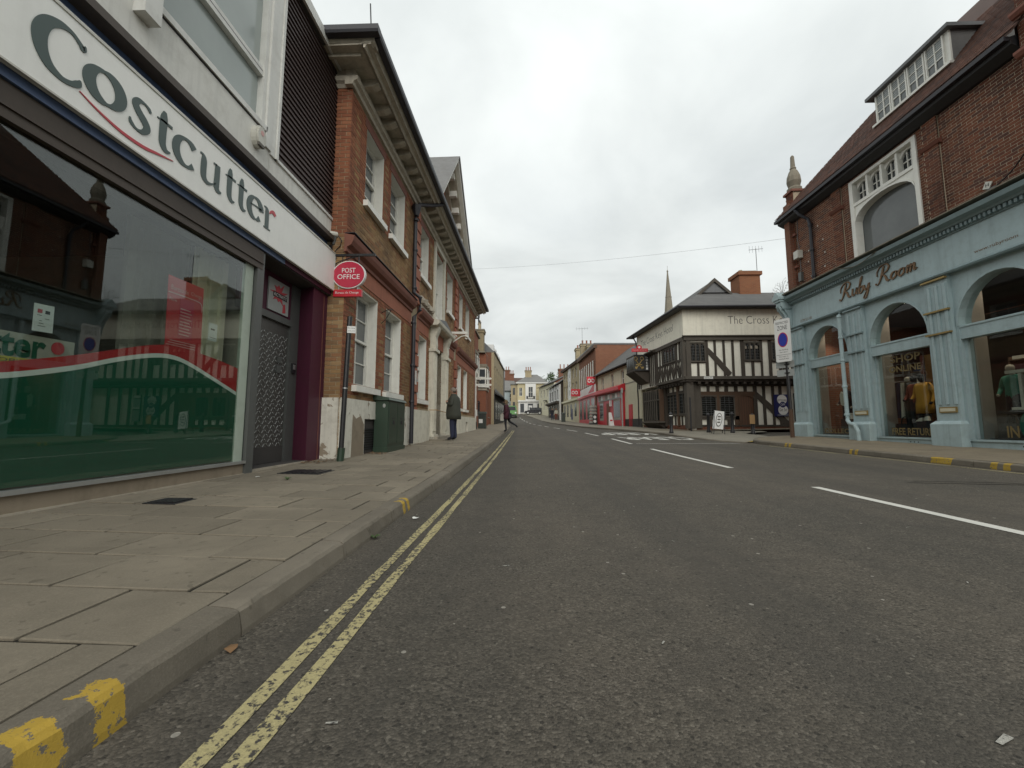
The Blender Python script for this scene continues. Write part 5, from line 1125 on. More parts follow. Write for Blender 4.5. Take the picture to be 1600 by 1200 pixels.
# upper storey, front
tim(FC, -.05, 9, 5.36, 5.56, -.02, .13, 'timber_grey', 'wall_plate'); tim(FC, -.05, 9, 3.24, 3.40, -.02, .15, 'timber_grey', 'bressumer')
mb = MB(FC); mb.prism([(.03, 5.55), (.2, 5.57), (.2, 5.6), (.03, 5.66)], -.1, 9, 0); mb.build('drip_board', 'timber_grey', CK)
tim(FC, U(60), U(110), 3.38, 5.4, -.05, .14, 'timber_grey', 'corner_post')
for a, b_ in [(285, 318), (387, 412), (490, 516), (592, 617), (697, 735), (922, 945), (1015, 1050), (1170, 1200), (1270, 1300), (1370, 1395), (1470, 1495), (1600, 1640), (1830, 1860), (1930, 1955)]: tim(FC, U(a), U(b_), 3.38, 5.4)
for a, b_ in [(185, 210), (815, 845), (1130, 1158), (1720, 1745)]: tim(FC, U(a), U(b_), 3.38, 4.2)
brace(FC, U(300), Vv(185), U(560), Vv(495), .27)
def leaded(fr, a, b_, v0, v1, w, lights=3, arched=True, mat='pane_leaded', fm='timber_grey', proj=.04, nm='leaded_window', rows=6, thick=.05):
    W = MB(fr).box(a, b_, w-.03, w-.01, v0, v1).build(nm, mat, CK)
    mb = MB(fr); mb.box(a-.02, b_+.02, w-.02, w+proj+.03, v0-.07, v0); mb.box(a-.02, b_+.02, w-.02, w+proj+.01, v1-.04, v1+.03); mb.box(a-.02, a+.04, w-.02, w+proj, v0, v1); mb.box(b_-.04, b_+.02, w-.02, w+proj, v0, v1); mb.build('frame', fm, W)
    for k in range(lights):
        x0 = a+.04+(b_-a-.08)*k/lights; x1 = a+.04+(b_-a-.08)*(k+1)/lights
        if k: box(fr, 'mullion', fm, W, x0-thick/2, x0+thick/2, w-.02, w+proj, v0, v1)
        if arched:
            q = [(x0+(x1-x0)*t/6, v1-.2+.14*math.sin(math.pi*t/6)) for t in range(7)]; MB(fr).strip([(u, v1) for u, v in q], q, w-.005, w+proj*.7).build('tracery', fm, W)
        mb = MB(fr); n = 3
        for j in range(1, n): u = x0+(x1-x0)*j/n; mb.box(u-.005, u+.005, w-.012, w-.003, v0, v1)
        for j in range(1, rows): v = v0+(v1-v0)*j/rows; mb.box(x0, x1, w-.012, w-.004, v-.005, v+.005)
        mb.build('lead_cames', 'lead', W)
    return W
leaded(FC, U(112), U(285), Vv(330), Vv(112), .02); leaded(FC, U(737), U(922), Vv(318), Vv(112), .02); leaded(FC, U(1052), U(1170), Vv(318), Vv(112), .02); leaded(FC, U(1645), U(1830), Vv(318), Vv(112), .02)
tim(FC, U(110), U(288), Vv(356), Vv(330)); tim(FC, U(735), U(925), Vv(342), Vv(322)); tim(FC, U(1050), U(1170), Vv(350), Vv(325)); tim(FC, U(1640), U(1832), Vv(345), Vv(322))
mb = MB(FC); [mb.box(U(x), U(x+40), .0, .012, Vv(190), Vv(150)) for x in (728, 792, 857)]; mb.build('shield_pane', 'stone', CK) if False else None
for x in (728, 792, 857): MB(FC).prism([(U(x), Vv(160)), (U(x+20), Vv(148)), (U(x+40), Vv(160)), (U(x+40), Vv(188)), (U(x), Vv(188))], .022, .03).build('painted_quarry', 'stone', CK)
# jetty joists and underside
MB(FC).box(-.1, 9, LW-.1, .0, 3.12, 3.24).build('jetty_floor', 'timber', CK); MB(FD).box(CL-3.6, CL+.1, LW-.1, .0, 3.12, 3.24).build('jetty_floor', 'timber', CK)
for k in range(22): box(FC, 'joist_end', 'timber', CK, .25+.4*k, .4+.4*k, LW, .02+.02*(k % 2), 3.0, 3.13)
for k in range(9): box(FD, 'joist_end', 'timber', CK, CL-.3-.38*k-.12, CL-.3-.38*k, LW, .02, 3.0, 3.13)
# lower storey, front
lw = LW-.02
tim(FC, U(130), U(245), .62, 3.1, LW-.15, .3, 'timber_grey', 'corner_post')
tim(FC, U(240), 9, 2.9, 3.1, lw, .1, 'timber', 'head_beam'); tim(FC, U(245), U(880), Vv(722), Vv(685), lw, .08, 'timber_brown', 'rail'); tim(FC, U(245), U(695), Vv(1018), Vv(972), lw, .07, 'timber_grey', 'rail'); tim(FC, U(245), 9, Vv(1100), Vv(1078), lw, .07, 'timber', 'sill_beam')
for a, b_ in [(325, 360), (430, 472), (535, 577), (645, 690), (758, 795)]: tim(FC, U(a), U(b_), Vv(690), 2.95, lw)
for a, b_ in [(430, 468), (640, 690)]: tim(FC, U(a), U(b_), Vv(1080), Vv(700), lw, .07, 'timber_brown')
for a, b_ in [(330, 370), (550, 590)]: tim(FC, U(a), U(b_), Vv(1085), Vv(1010), lw)
for a, b_ in [(865, 910), (975, 1005), (1080, 1108), (1165, 1193), (1262, 1290), (1370, 1400), (1470, 1500), (1600, 1630), (1750, 1780)]: tim(FC, U(a), U(b_), Vv(1085), 2.95, lw, .06)
brace(FC, U(885), Vv(705), U(1260), Vv(1085), .3, lw)
for a, b_ in [(250, 430), (470, 640)]:
    leaded(FC, U(a), U(b_), Vv(972), Vv(735), LW+.035, 1, False, rows=9); c = (U(a)+U(b_))/2; r_ = (U(b_)-U(a))/2
    q = [(c-r_*math.cos(math.pi*t/8), Vv(770)+.14*math.sin(math.pi*t/8)) for t in range(9)]; MB(FC).strip([(u, Vv(722)) for u, v in q], q, LW, LW+.075).build('arched_head', 'timber_brown', CK)
DR = MB(FC).box(U(700), U(865), LW-.06, LW+.012, Vv(1095), Vv(735)).build('door', 'door_wood', CK)
for k in range(1, 6): u = U(700)+(U(865)-U(700))*k/6; box(FC, 'board_joint', 'timber', DR, u-.008, u+.008, LW+.012, LW+.016, Vv(1095), Vv(740))
q = [(U(782)-(.38)*math.cos(math.pi*t/8), Vv(775)+.17*math.sin(math.pi*t/8)) for t in range(9)]; MB(FC).strip([(u, Vv(722)) for u, v in q], q, LW-.03, LW+.05).build('door_arch', 'timber_brown', CK)
tim(FC, U(688), U(705), Vv(1095), Vv(722), lw, .09, 'timber_brown', 'door_post')
mb = MB(FC); bl_ = bricks(.2, 9, .35, Vv(1098), [], rb_); PLN = MB(FC).box(.2, 9, LW-.1, LW+.03, .2, Vv(1098)).build('plinth', 'mortar_ruby', CK)
stuff(brickface(MB(FC), bl_, LW+.05, rb_).build('brickwork', 'brick_plinth', PLN)); stuff(brickface(MB(FD), bricks(0, CL-.3, .35, .8, [], rb_), LW+.15, rb_).build('brickwork', 'brick_plinth', PLN))
# upper storey, side: herringbone studding and windows. s is the distance from the corner
def ST(s0, s1, v0, v1, w0=-.02, d=.05, mat='timber', nm='timber'): return tim(FD, CL-s1, CL-s0, v0, v1, w0, d, mat, nm)
ST(-.02, 3.7, 5.36, 5.56, -.02, .13, 'timber_grey', 'wall_plate'); ST(-.02, 3.7, 3.24, 3.38, -.02, .13, 'timber_grey', 'bressumer'); ST(-.05, .2, 3.38, 5.4, -.05, .14, 'timber_grey', 'corner_post')
ST(.2, 3.6, 4.28, 4.4); ST(3.5, 3.7, 3.3, 5.4, -.02, .08)
for s in (.45, .82, 2.72, 3.08): ST(s, s+.13, 4.4, 5.4)
leaded(FD, CL-2.65, CL-1.0, 4.45, 5.32, .02, 4)
for k in range(9):
    s = .22+.37*k; ST(s, s+.07, 3.38, 4.3)
    if k % 2 == 0: brace(FD, CL-s-.02, 4.28, CL-s-.37, 3.42, .14); brace(FD, CL-s-.72, 4.28, CL-s-.37, 3.42, .14)
    else: brace(FD, CL-s-.02, 3.42, CL-s-.2, 3.9, .1)
for s in (3.85, 4.15, 4.45, 4.75, 6.4, 6.75): ST(s, s+.12, 3.3, 5.4)
mb = MB(FD); mb.prism([(.0, 5.3), (.34, 5.42), (.34, 5.5), (.0, 5.62)], CL-5.0, CL-3.6, 0); mb.build('window_hood', 'timber', CK)
# projecting black oriel with the painted keys sign on its near face
OR = MB(FD).box(CL-6.5, CL-4.95, .0, 1.0, 4.32, 5.42).build('oriel', 'timber', CK)
for k in range(4): u0 = CL-6.4+.36*k; box(FD, 'oriel_pane', 'pane_leaded', OR, u0, u0+.3, 1.0, 1.01, 4.5, 5.3)
mb = MB(FD); pr = [(.0, 3.55), (.2, 3.62), (.6, 3.95), (1.02, 4.26), (1.06, 4.33), (.0, 4.33)]; mb.prism(pr, CL-6.5, CL-4.95, 0); mb.build('oriel_base', 'timber', OR)
# ground floor side: mullioned bay
BY = MB(FD).box(CL-5.9, CL-3.2, LW, .1, .95, 3.0).build('bay', 'timber_brown', CK)
for k in range(8):
    u0 = CL-5.8+.31*k; box(FD, 'bay_pane', 'pane_leaded', BY, u0+.03, u0+.28, .1, .115, 1.1, 2.3); box(FD, 'bay_pane', 'pane_leaded', BY, u0+.03, u0+.28, .1, .115, 2.4, 2.95); box(FD, 'mullion', 'timber_grey', BY, u0-.03, u0+.03, .1, .17, 1.0, 3.0)
box(FD, 'bay_sill', 'timber_grey', BY, CL-6, CL-3.1, LW, .25, .93, 1.03); box(FD, 'bay_rail', 'timber_grey', BY, CL-5.9, CL-3.2, .1, .16, 2.31, 2.39)
mb = MB(FD); mb.prism([(LW, .5), (-.2, .55), (.2, .9), (.22, .94), (LW, .94)], CL-5.8, CL-3.3, 0); mb.build('bay_bracket', 'timber', BY)
for s in (.3, .75, 1.15, 1.6, 2.0, 2.45, 2.9): tim(FD, CL-s-.13, CL-s, .75, 1.3, LW+.08); 
tim(FD, CL-3.1, CL-.2, 1.3, 1.42, LW+.08, .07, 'timber_grey', 'rail'); tim(FD, CL-3.1, CL-.2, 2.62, 2.72, LW+.08, .07, 'timber', 'rail')
leaded(FD, CL-1.5, CL-.45, 1.45, 2.6, LW+.12, 2, False); leaded(FD, CL-3.1, CL-1.75, 1.45, 2.6, LW+.12, 3, False)
for s in (.4, .85, 1.6, 2.2, 2.8): tim(FD, CL-s-.12, CL-s, 2.7, 3.0, LW+.08)
tim(FD, CL-.35, CL-.0, .6, 3.1, LW+.02, .35, 'timber_grey', 'corner_post'); tim(FD, CL-1.74, CL-1.5, .7, 3.0, LW+.08, .08, 'timber_brown')
tim(FD, CL-3.2, CL-3.05, .7, 3.1, LW+.08, .2)
# roof: hipped front with gablet, slates
mb = MB(); EX0, EX1, EY0, EY1 = 8.2, 17.9, 21.8, 29.9; 
def P3(*q): return mb.pt(*q)
a0 = P3(8.28, 21.8, 7.2); a1 = P3(11.4, 21.8, 7.2); a2 = P3(17.9, 21.8, 7.2); b0 = P3(10.45, 24.2, 8.62); b1 = P3(12.2, 24.2, 8.62); ap_ = P3(11.32, 24.2, 9.45); rr_ = P3(11.0, 29.9, 9.45); l1 = P3(7.62, 29.9, 7.2)
a1b = P3(13.9, 21.8, 7.2); mb.face([a0, a1b, b1, b0]); mb.face([a1b, a2, P3(17.9, 25.3, 9.0), P3(12.0, 25.3, 9.0), b1]); mb.face([a0, b0, ap_, rr_, l1]); mb.face([b0, b1, ap_])
r2 = P3(14.3, 29.9, 7.2); mb.face([ap_, b1, P3(14, 27, 7.4), r2, rr_]); mb.face([P3(12.6, 25.3, 9.0), P3(17.9, 25.3, 9.0), P3(17.9, 29, 7.2), P3(12.6, 29, 7.2)])
RFc = mb.build('roof', 'slate_rows', CK)
mb = MB(); mb.hexa([(10.6, 24.1, 8.66), (12.05, 24.1, 8.66), (12.05, 24.19, 8.66), (10.6, 24.19, 8.66)], [(11.3, 24.1, 9.33), (11.34, 24.1, 9.33), (11.34, 24.19, 9.33), (11.3, 24.19, 9.33)]); mb.build('gablet', 'lead', RFc)
for x0_, x1_ in ((10.36, 11.32), (12.3, 11.32)): MB().hexa([(x0_, 24.0, 8.42), (x1_, 24.0, 9.3), (x1_, 24.3, 9.3), (x0_, 24.3, 8.42)], [(x0_, 24.0, 8.62), (x1_, 24.0, 9.52), (x1_, 24.3, 9.52), (x0_, 24.3, 8.62)]).build('barge_board', 'timber_grey', RFc)
MB(FC).box(-.35, 9.2, .0, .34, 7.08, 7.2).build('eaves', 'black_iron', RFc); MB(FD).box(-.75, CL+.4, .0, .42, 7.07, 7.19).build('eaves', 'black_iron', RFc)
mb = MB(FC); mb.tube([(-.38, .45, 7.14), (9.2, .45, 7.14)], .07, 8); mb.build('gutter', 'black_gutter', RFc); mb = MB(FD); mb.tube([(-.8, .45, 7.13), (CL+.42, .45, 7.13)], .07, 8); mb.build('gutter', 'black_gutter', RFc)
mb = MB(); mb.box(13.25, 14.5, 24.9, 26.0, 8.3, 10.0); CH = mb.build('chimney', 'chimney_brick', CK); MB().box(13.15, 14.6, 24.8, 26.1, 10.0, 10.22).build('cap', 'chimney_brick', CH); MB().box(13.4, 14.35, 25, 25.9, 10.22, 10.32).build('flaunching', 'stone_dark', CH)
mb = MB(); mb.lathe((13.6, 25.4, 10.3), [(.12, 0), (.1, .15), (.11, .18)], 10); mb.build('pot', 'pot_buff', CH)
# lettering on the bands
text(FC, 'The Cross Keys Hotel', 2.4, 7.1, 6.12, 6.7, .034, 'lettering', 'letter_dark', CK, bold=-.012)
text(FD, 'The Cross Keys Hotel', CL-6.2, CL-1.2, 6.05, 6.6, .034, 'lettering', 'letter_dark', CK, bold=-.012)
box(FC, 'street_plate', 'paper', CK, U(245), U(350), .15, .16, 3.25, 3.38); text(FC, 'KING ST', U(255), U(340), 3.285, 3.345, .162, 'lettering', 'ink', CK)
mb = MB(FD); mb.tube([(-.05, .3, 7.1), (.0, .1, 6.7), (.02, .06, 6.3), (.02, .06, 3.6), (.1, .1, 3.2), (.05, .06, 2.6), (.05, .06, .8)], .045, 8); mb.build('downpipe', 'black_iron', CK)
# signs and notices on the inn
KS = thing('keys_sign', 'black hanging board with crossed gold keys and vertical hotel lettering', 'sign', FD.p(CL-4.95, .5, 4.3)[:])
FK = Frame(FD.at(CL-4.9, 1.0), (1, -.0)); MB(FK).box(-.05, .6, -.03, .03, 4.36, 5.42).build('board', 'ink', KS); MB(FK).box(.62, 1.0, -.03, .03, 4.36, 5.42).build('board', 'ink', KS)
for sx in (-1, 1):
    mb = MB(FK); mb.tube([(.28-sx*.2, .04, 4.45), (.28+sx*.2, .04, 5.05)], .03, 6); mb.tube([(.28+sx*.2+.1*math.cos(t*.7), .04, 5.15+.12*math.sin(t*.7)) for t in range(10)], .028, 6); mb.box(.28-sx*.2-.05, .28-sx*.2+.1, .03, .05, 4.5, 4.62); mb.box(.2+.12*sx, .36+.12*sx, .03, .05, 4.72, 4.78); mb.build('key', 'gold', KS)
for k, ch in enumerate('hotel'): text(FK, ch, .74, .86, 5.18-.19*k, 5.32-.19*k, .032, 'letter', 'sign_white', KS)
RS = thing('red_inn_sign', 'red sign board with round crest on an iron arm above the keys sign', 'sign', FD.p(CL-4.4, .7, 5.5)[:])
FK2 = Frame(FD.at(CL-4.4, 1.15), (1, 0)); MB(FK2).box(-.2, .85, -.03, .03, 5.52, 5.74).build('board', 'red_sign', RS); MB(FK2).disc(.3, 5.8, .17, .16, -.028, .028).build('crest', 'red_sign', RS); MB(FK2).disc(.3, 5.82, .07, .07, .028, .032).build('emblem', 'sign_white', RS)
text(FK2, 'CARVERY BOOKING', -.12, .78, 5.59, 5.67, .032, 'lettering', 'poster_pink', RS); mb = MB(FK2); mb.tube([(.85, 0, 5.6), (1.25, 0, 5.62)], .025, 6); mb.build('arm', 'black_iron', RS)
BP = thing('blue_poster', 'dark blue poster with white figure-of-eight panel on the inn wall', 'poster', FC.p(U(1190), LW, 1.3)[:])
MB(FC).box(U(1095), U(1290), LW+.06, LW+.1, Vv(978), Vv(722)).build('board', 'sign_blue', BP)
MB(FC).disc(U(1187), Vv(782), .26, .26, LW+.1, LW+.104).build('disc', 'sign_white', BP); MB(FC).disc(U(1194), Vv(905), .26, .27, LW+.1, LW+.104).build('disc', 'sign_white', BP); MB(FC).disc(U(1192), Vv(842), .16, .16, LW+.104, LW+.108).build('roundel', 'sign_blue', BP)
text(FC, 'SEPTEMBER', U(1125), U(1252), Vv(805), Vv(780), LW+.106, 'lettering', 'letter_dark', BP); text(FC, 'OFF', U(1168), U(1217), Vv(855), Vv(828), LW+.11, 'lettering', 'sign_white', BP); text(FC, 'Get Set', U(1150), U(1240), Vv(920), Vv(880), LW+.106, 'lettering', 'letter_dark', BP)
box(FC, 'strap_line', 'sign_grey', BP, U(1125), U(1265), LW+.1, LW+.104, Vv(968), Vv(960))
NB = thing('notice_case', 'glazed menu case on the inn wall beside the blue shop corner', 'notice', FC.p(U(1350), LW, 1.2)[:])
MB(FC).box(U(1325), U(1420), LW+.06, LW+.12, Vv(1040), Vv(710)).build('case', 'ink', NB)
for a, b_, m_ in [(712, 750, 'paper'), (760, 850, 'sign_grey'), (855, 885, 'paper'), (900, 1030, 'sign_grey')]: box(FC, 'sheet', m_, NB, U(1330), U(1415), LW+.12, LW+.125, Vv(b_), Vv(a))
# ------------------------------------------------------------------ buildings farther along the street
def simple_window(fr, a, b_, v0, v1, parent, frame='window_white', pane='pane_far', cols=2, rows=2, w=.0, sill=True):
    W = MB(fr).box(a, b_, w-.08, w-.06, v0, v1).build('window', pane, parent)
    mb = MB(fr); mb.box(a, a+.07, w-.06, w-.01, v0, v1); mb.box(b_-.07, b_, w-.06, w-.01, v0, v1); mb.box(a+.07, b_-.07, w-.06, w-.01, v1-.07, v1); mb.box(a+.07, b_-.07, w-.06, w-.01, v0, v0+.08); mb.build('frame', frame, W)
    for k in range(1, cols): u = a+(b_-a)*k/cols; box(fr, 'glazing_bar', frame, W, u-.02, u+.02, w-.06, w-.03, v0, v1)
    for k in range(1, rows): v = v0+(v1-v0)*k/rows; box(fr, 'glazing_bar', frame, W, a, b_, w-.06, w-.025, v-.025, v+.025)
    if sill: box(fr, 'sill', frame, W, a-.06, b_+.06, w-.06, w+.08, v0-.1, v0)
    return W
def house(name, label, fr, L, z0, z1, depth, mat, wins=(), sidemat=None, cat='building', pane='pane_far', frame='window_white'):
    T_ = thing(name, label, cat, fr.p(L/2, 0, z0)[:])
    mb = MB(fr); wallplate(mb, 0, L, z0-1.5, z1, [q[:4] for q in wins], -.25, 0); mb.build('wall', mat, T_)
    mb = MB(fr); mb.box(0, .25, -depth, -.25, z0-1.5, z1); mb.box(L-.25, L, -depth, -.25, z0-1.5, z1); mb.box(0, L, -depth-.2, -depth, z0-1.5, z1); mb.build('side_wall', sidemat or mat, T_)
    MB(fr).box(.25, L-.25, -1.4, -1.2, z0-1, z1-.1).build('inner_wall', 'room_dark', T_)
    for q in wins: simple_window(fr, *q[:4], T_, frame, pane, *(q[4:6] if len(q) > 5 else (2, 2)), w=-.1)
    return T_
def gable_roof(fr, L, z1, zr_, depth, T_, mat='slate_rows', ov=.3, gmat=None, axis='u'):
    m_ = -depth/2
    if axis == 'u':
        for a, b_ in ((ov, m_), (-depth-ov, m_)):
            MB(fr).hexa([(-.15, a, z1-.0), (L+.15, a, z1), (L+.15, b_, zr_), (-.15, b_, zr_)], [(-.15, a, z1+.1), (L+.15, a, z1+.1), (L+.15, b_, zr_+.1), (-.15, b_, zr_+.1)]).build('roof', mat, T_)
        for u in (0.02, L-.22): MB(fr).prism([(0, z1), (m_, zr_), (-depth, z1)], u, u+.2, 0).build('gable', gmat or 'brick_far_brown', T_)
        MB(fr).tube([(-.15, ov+.05, z1+.02), (L+.15, ov+.05, z1+.02)], .07, 6).build('gutter', 'black_gutter', T_)
    else:
        for s_ in (0, L):
            MB(fr).hexa([(s_, .15, z1), (L/2, .15, zr_), (L/2, -depth, zr_), (s_, -depth, z1)], [(s_, .15, z1+.12), (L/2, .15, zr_+.12), (L/2, -depth, zr_+.12), (s_, -depth, z1+.12)]).build('roof', mat, T_)
def chimney(x0, x1, y0, y1, z0, z1, T_, mat='brick_far_buff', pots=3, pot='pot_red', ph=.5):
    CH = MB().box(x0, x1, y0, y1, z0, z1).build('chimney', mat, T_); MB().box(x0-.08, x1+.08, y0-.08, y1+.08, z1-.25, z1-.05).build('band', mat, CH); MB().box(x0-.12, x1+.12, y0-.12, y1+.12, z1-.05, z1+.08).build('cap', 'stone_dark', CH)
    for k in range(pots):
        t = (k+.5)/pots; mb = MB(); mb.lathe((x0+(x1-x0)*t if x1-x0 > .9 else (x0+x1)/2, y0+(y1-y0)*t if x1-x0 <= .9 else (y0+y1)/2, z1+.08), [(.13, 0), (.11, .1), (.1, ph-.06), (.13, ph-.04), (.13, ph)], 8); mb.build('pot', pot, CH)
    return CH
def aerial(x, y, z0, z1, label, L=.9):
    T_ = thing('television_aerial', label, 'aerial', (x, y, z0)); MB().tube([(x, y, z0), (x, y, z1)], .02, 5).build('mast', 'lead', T_)
    MB().tube([(x-L*.5, y, z1-.1), (x+L*.5, y, z1-.02)], .014, 4).build('boom', 'lead', T_)
    for k in range(5): t = -.45+.22*k; MB().tube([(x+L*t, y, z1-.3+.02*k), (x+L*t, y, z1+.16)], .008, 4).build('rod', 'lead', T_)
def fseg(near, far): return Frame(far, (near[0]-far[0], near[1]-far[1])), math.hypot(near[0]-far[0], near[1]-far[1])

# cream shop with red front
fa, La = fseg((8.3, 29.25), (7.12, 40)); zA = .7
A_ = house('cream_shop', 'low cream rendered shop with bright red ground-floor front next to the inn', fa, La, zA, 5.5, 6, 'cream_pale', [(1.2, 1.9, 3.9, 5.2), (4.0, 4.7, 3.9, 5.2), (6.6, 7.3, 3.9, 5.2)])
gable_roof(fa, La, 5.5, 8.1, 6, A_)
SF = MB(fa).box(.2, 7.4, .0, .14, zA-.4, 3.6).build('shopfront', 'red_shop', A_)
mb = MB(fa); mb.prism([(.0, 3.55), (.55, 3.55), (.6, 3.62), (.6, 3.85), (.0, 4.1)], .05, 7.55, 0); mb.build('shopfront_hood', 'red_shop', SF); box(fa, 'shop_fascia', 'sign_grey', SF, .8, 7.2, .14, .2, 2.95, 3.5)
text(fa, 'the red shop', 1.2, 5.6, 3.05, 3.4, .203, 'lettering', 'red_shop', SF) if False else None
for k in range(9): box(fa, 'sign_panel', ('newsprint', 'sign_white', 'poster_pink')[k % 3], SF, 1.0+.66*k, 1.5+.66*k, .2, .205, 3.05, 3.42)
for a, b_ in [(1.0, 2.2), (5.0, 6.7)]: PW = MB(fa).box(a, b_, .141, .15, 1.2, 2.9).build('display_window', 'newsprint', SF); box(fa, 'pane', 'pane_far', PW, a+.1, b_-.1, .15, .155, 1.4, 2.75)
box(fa, 'door', 'terracotta_dark', SF, 3.1, 4.1, .141, .16, zA, 2.7); box(fa, 'wall_lamp', 'sign_white', SF, 4.35, 4.6, .14, .3, 2.4, 2.9)
box(fa, 'side_door', 'red_shop', A_, 8.3, 9.0, .0, .05, zA-.2, 2.35); box(fa, 'black_skirting', 'ink', A_, 7.45, La, .0, .05, zA-.4, 1.25); box(fa, 'cable', 'lead', A_, 7.5, La, .0, .03, 4.0, 4.04)
# brick shop with red signs
fb, Lb_ = fseg((7.12, 40.02), (6.7, 50)); zB = .9
B_ = house('brick_shop', 'tall red brick shop with white strip windows and red square signs', fb, Lb_, zB, 8.7, 7, 'brick_qd', [(.5+1.1*k, 1.3+1.1*k, 5.1, 7.3, 1, 2) for k in range(8)], 'brick_qd')
box(fb, 'roof', 'lead', B_, -.05, Lb_+.05, -7.2, .3, 8.7, 8.85); box(fb, 'eaves_board', 'timber_brown', B_, -.05, Lb_+.05, .0, .32, 8.35, 8.7); box(fb, 'brick_pier', 'brick_qd', B_, Lb_-.6, Lb_-.001, .0, .15, .4, 8.35)
for k in range(9): box(fb, 'white_panel', 'window_white', B_, 1.31+1.1*(k-1), 1.58+1.1*(k-1), .0, .04, 5.0, 7.4)
SFb = MB(fb).box(.1, Lb_-.1, .0, .12, zB-.4, 4.1).build('shopfront', 'red_shop', B_); box(fb, 'shop_fascia', 'sign_white', SFb, .1, Lb_-.1, .12, .25, 4.0, 4.8); box(fb, 'fascia_board', 'red_shop', SFb, .1, Lb_-.1, .12, .3, 3.75, 3.98)
for a, b_ in [(.6, 2.2), (3, 4.4), (5.2, 6.6), (7.4, 9)]: box(fb, 'display_window', 'pane_far', SFb, a, b_, .121, .13, 1.4, 3.5)
text(fb, 'QD', 1.2, 2.6, 4.15, 4.65, .252, 'lettering', 'red_shop', SFb)
mb = MB(fb); mb.prism([(6.5, 4.1), (9.4, 4.1), (9.4, 4.9)], .25, .27); mb.build('fascia_flash', 'red_shop', SFb)
chimney(7.9, 10.1, 51, 52.2, 8, 10.8, B_, 'stock_brick_far', 0)
for x, y, z, l in [(6.9, 40.6, 4.72, 'nearer red square projecting sign with white letters on the brick shop'), (6.05, 47.0, 4.05, 'farther red square projecting sign with white letters on the brick shop')]:
    fq = Frame((x-.75, y), (1, 0)); Q = thing('square_sign', l, 'sign', (x, y, z), 'red square signs of the brick shop'); MB(fq).box(0, .95 if y < 45 else 1.05, -.06, .06, z, z+.85).build('board', 'red_sign', Q)
    for dx in (.24, .6): mb = MB(fq); mb.tube([(dx+.14*math.cos(t*.63), .07, z+.43+.17*math.sin(t*.63)) for t in range(11)], .045, 6); mb.build('letter', 'sign_white', Q)
    MB(fq).box(.95, 1.2, -.02, .02, z+.6, z+.66).build('arm', 'black_iron', Q)
# tall stock brick house
fc, Lc = fseg((6.7, 50.02), (5.75, 61)); zC = 1.1
wc = [(u, u+.95, v0, v1) for u in (.8, 2.6, 6.6, 8.6) for v0, v1 in ((4.6, 6.3), (6.9, 8.1))]
C_ = house('stock_brick_house', 'three-storey buff brick house with white central strip beyond the brick shop', fc, Lc, zC, 8.7, 8, 'stock_brick_far', wc)
box(fc, 'render_strip', 'white_far', C_, 4.0, 5.8, .0, .05, 4.2, 8.5)
for v in (4.8, 6.0, 7.2): box(fc, 'slit_window', 'pane_far', C_, 4.8, 5.05, .05, .06, v, v+.7)
gable_roof(fc, Lc, 8.7, 10.6, 8, C_); box(fc, 'eaves_board', 'timber_brown', C_, -.1, Lc+.1, .0, .35, 8.5, 8.7); chimney(7.2, 8.4, 56.5, 58, 9, 11.4, C_, 'stock_brick_far', 2); chimney(7.3, 8.9, 52.5, 53.5, 9, 11.2, C_, 'stock_brick_far', 3)
GF = MB(fc).box(.1, Lc-.1, .0, .06, zC-.4, 3.9).build('ground_floor', 'cream', C_); box(fc, 'cornice', 'cream_pale', GF, .0, Lc, .0, .3, 3.9, 4.15)
for a in (.8, 3.0, 5.4, 8.2): box(fc, 'shop_window', 'pane_far', GF, a, a+1.2, .061, .07, 1.9, 3.4); q = [(a+.6-.6*math.cos(math.pi*t/8), 3.1+.5*math.sin(math.pi*t/8)) for t in range(9)]; MB(fc).prism(q, .06, .08).build('arched_light', 'pane_far', GF)
box(fc, 'poster', 'sign_blue', GF, 6.0, 7.0, .062, .09, 1.5, 2.9)
for k in range(3):
    mb = MB(); mb.lathe((6.9+.4*k, 51.2, 9.6), [(.0, 0), (.35, .1), (.35, .14)], 10)
# black and white jettied house
fd, Ld = fseg((5.15, 61.2), (4.15, 71)); zD = 1.8
D_ = house('jettied_house', 'jettied black and white timbered house with black gable end', fd, Ld, zD, 6.9, 6.5, 'white_far', [(1.0, 2.0, 4.7, 6.2), (3.2, 4.2, 4.7, 6.2), (5.6, 6.6, 4.7, 6.2), (8, 9, 4.7, 6.2)], 'timber', frame='timber')
gable_roof(fd, Ld, 6.9, 9.2, 6.5, D_, gmat='timber'); LWR = MB(fd).box(0, Ld, .0, .05, zD-.6, 4.1).build('lower_front', 'timber', D_)
for a in (.6, 2.6, 4.6, 6.6, 8.4): box(fd, 'display_window', 'pane_far', LWR, a, a+1.2, .05, .06, 2.3, 3.9); tim_ = box(fd, 'post', 'timber_grey', LWR, a-.2, a-.05, .05, .12, zD, 4.0)
mb = MB(fd); mb.prism([(.05, 3.9), (.6, 4.1), (.6, 4.35), (.05, 4.4)], 0, Ld, 0); mb.build('jetty', 'timber', D_)
for a in (2.4, 4.7, 7.2): box(fd, 'timber', 'timber', D_, a, a+.15, .0, .04, 4.4, 6.9)
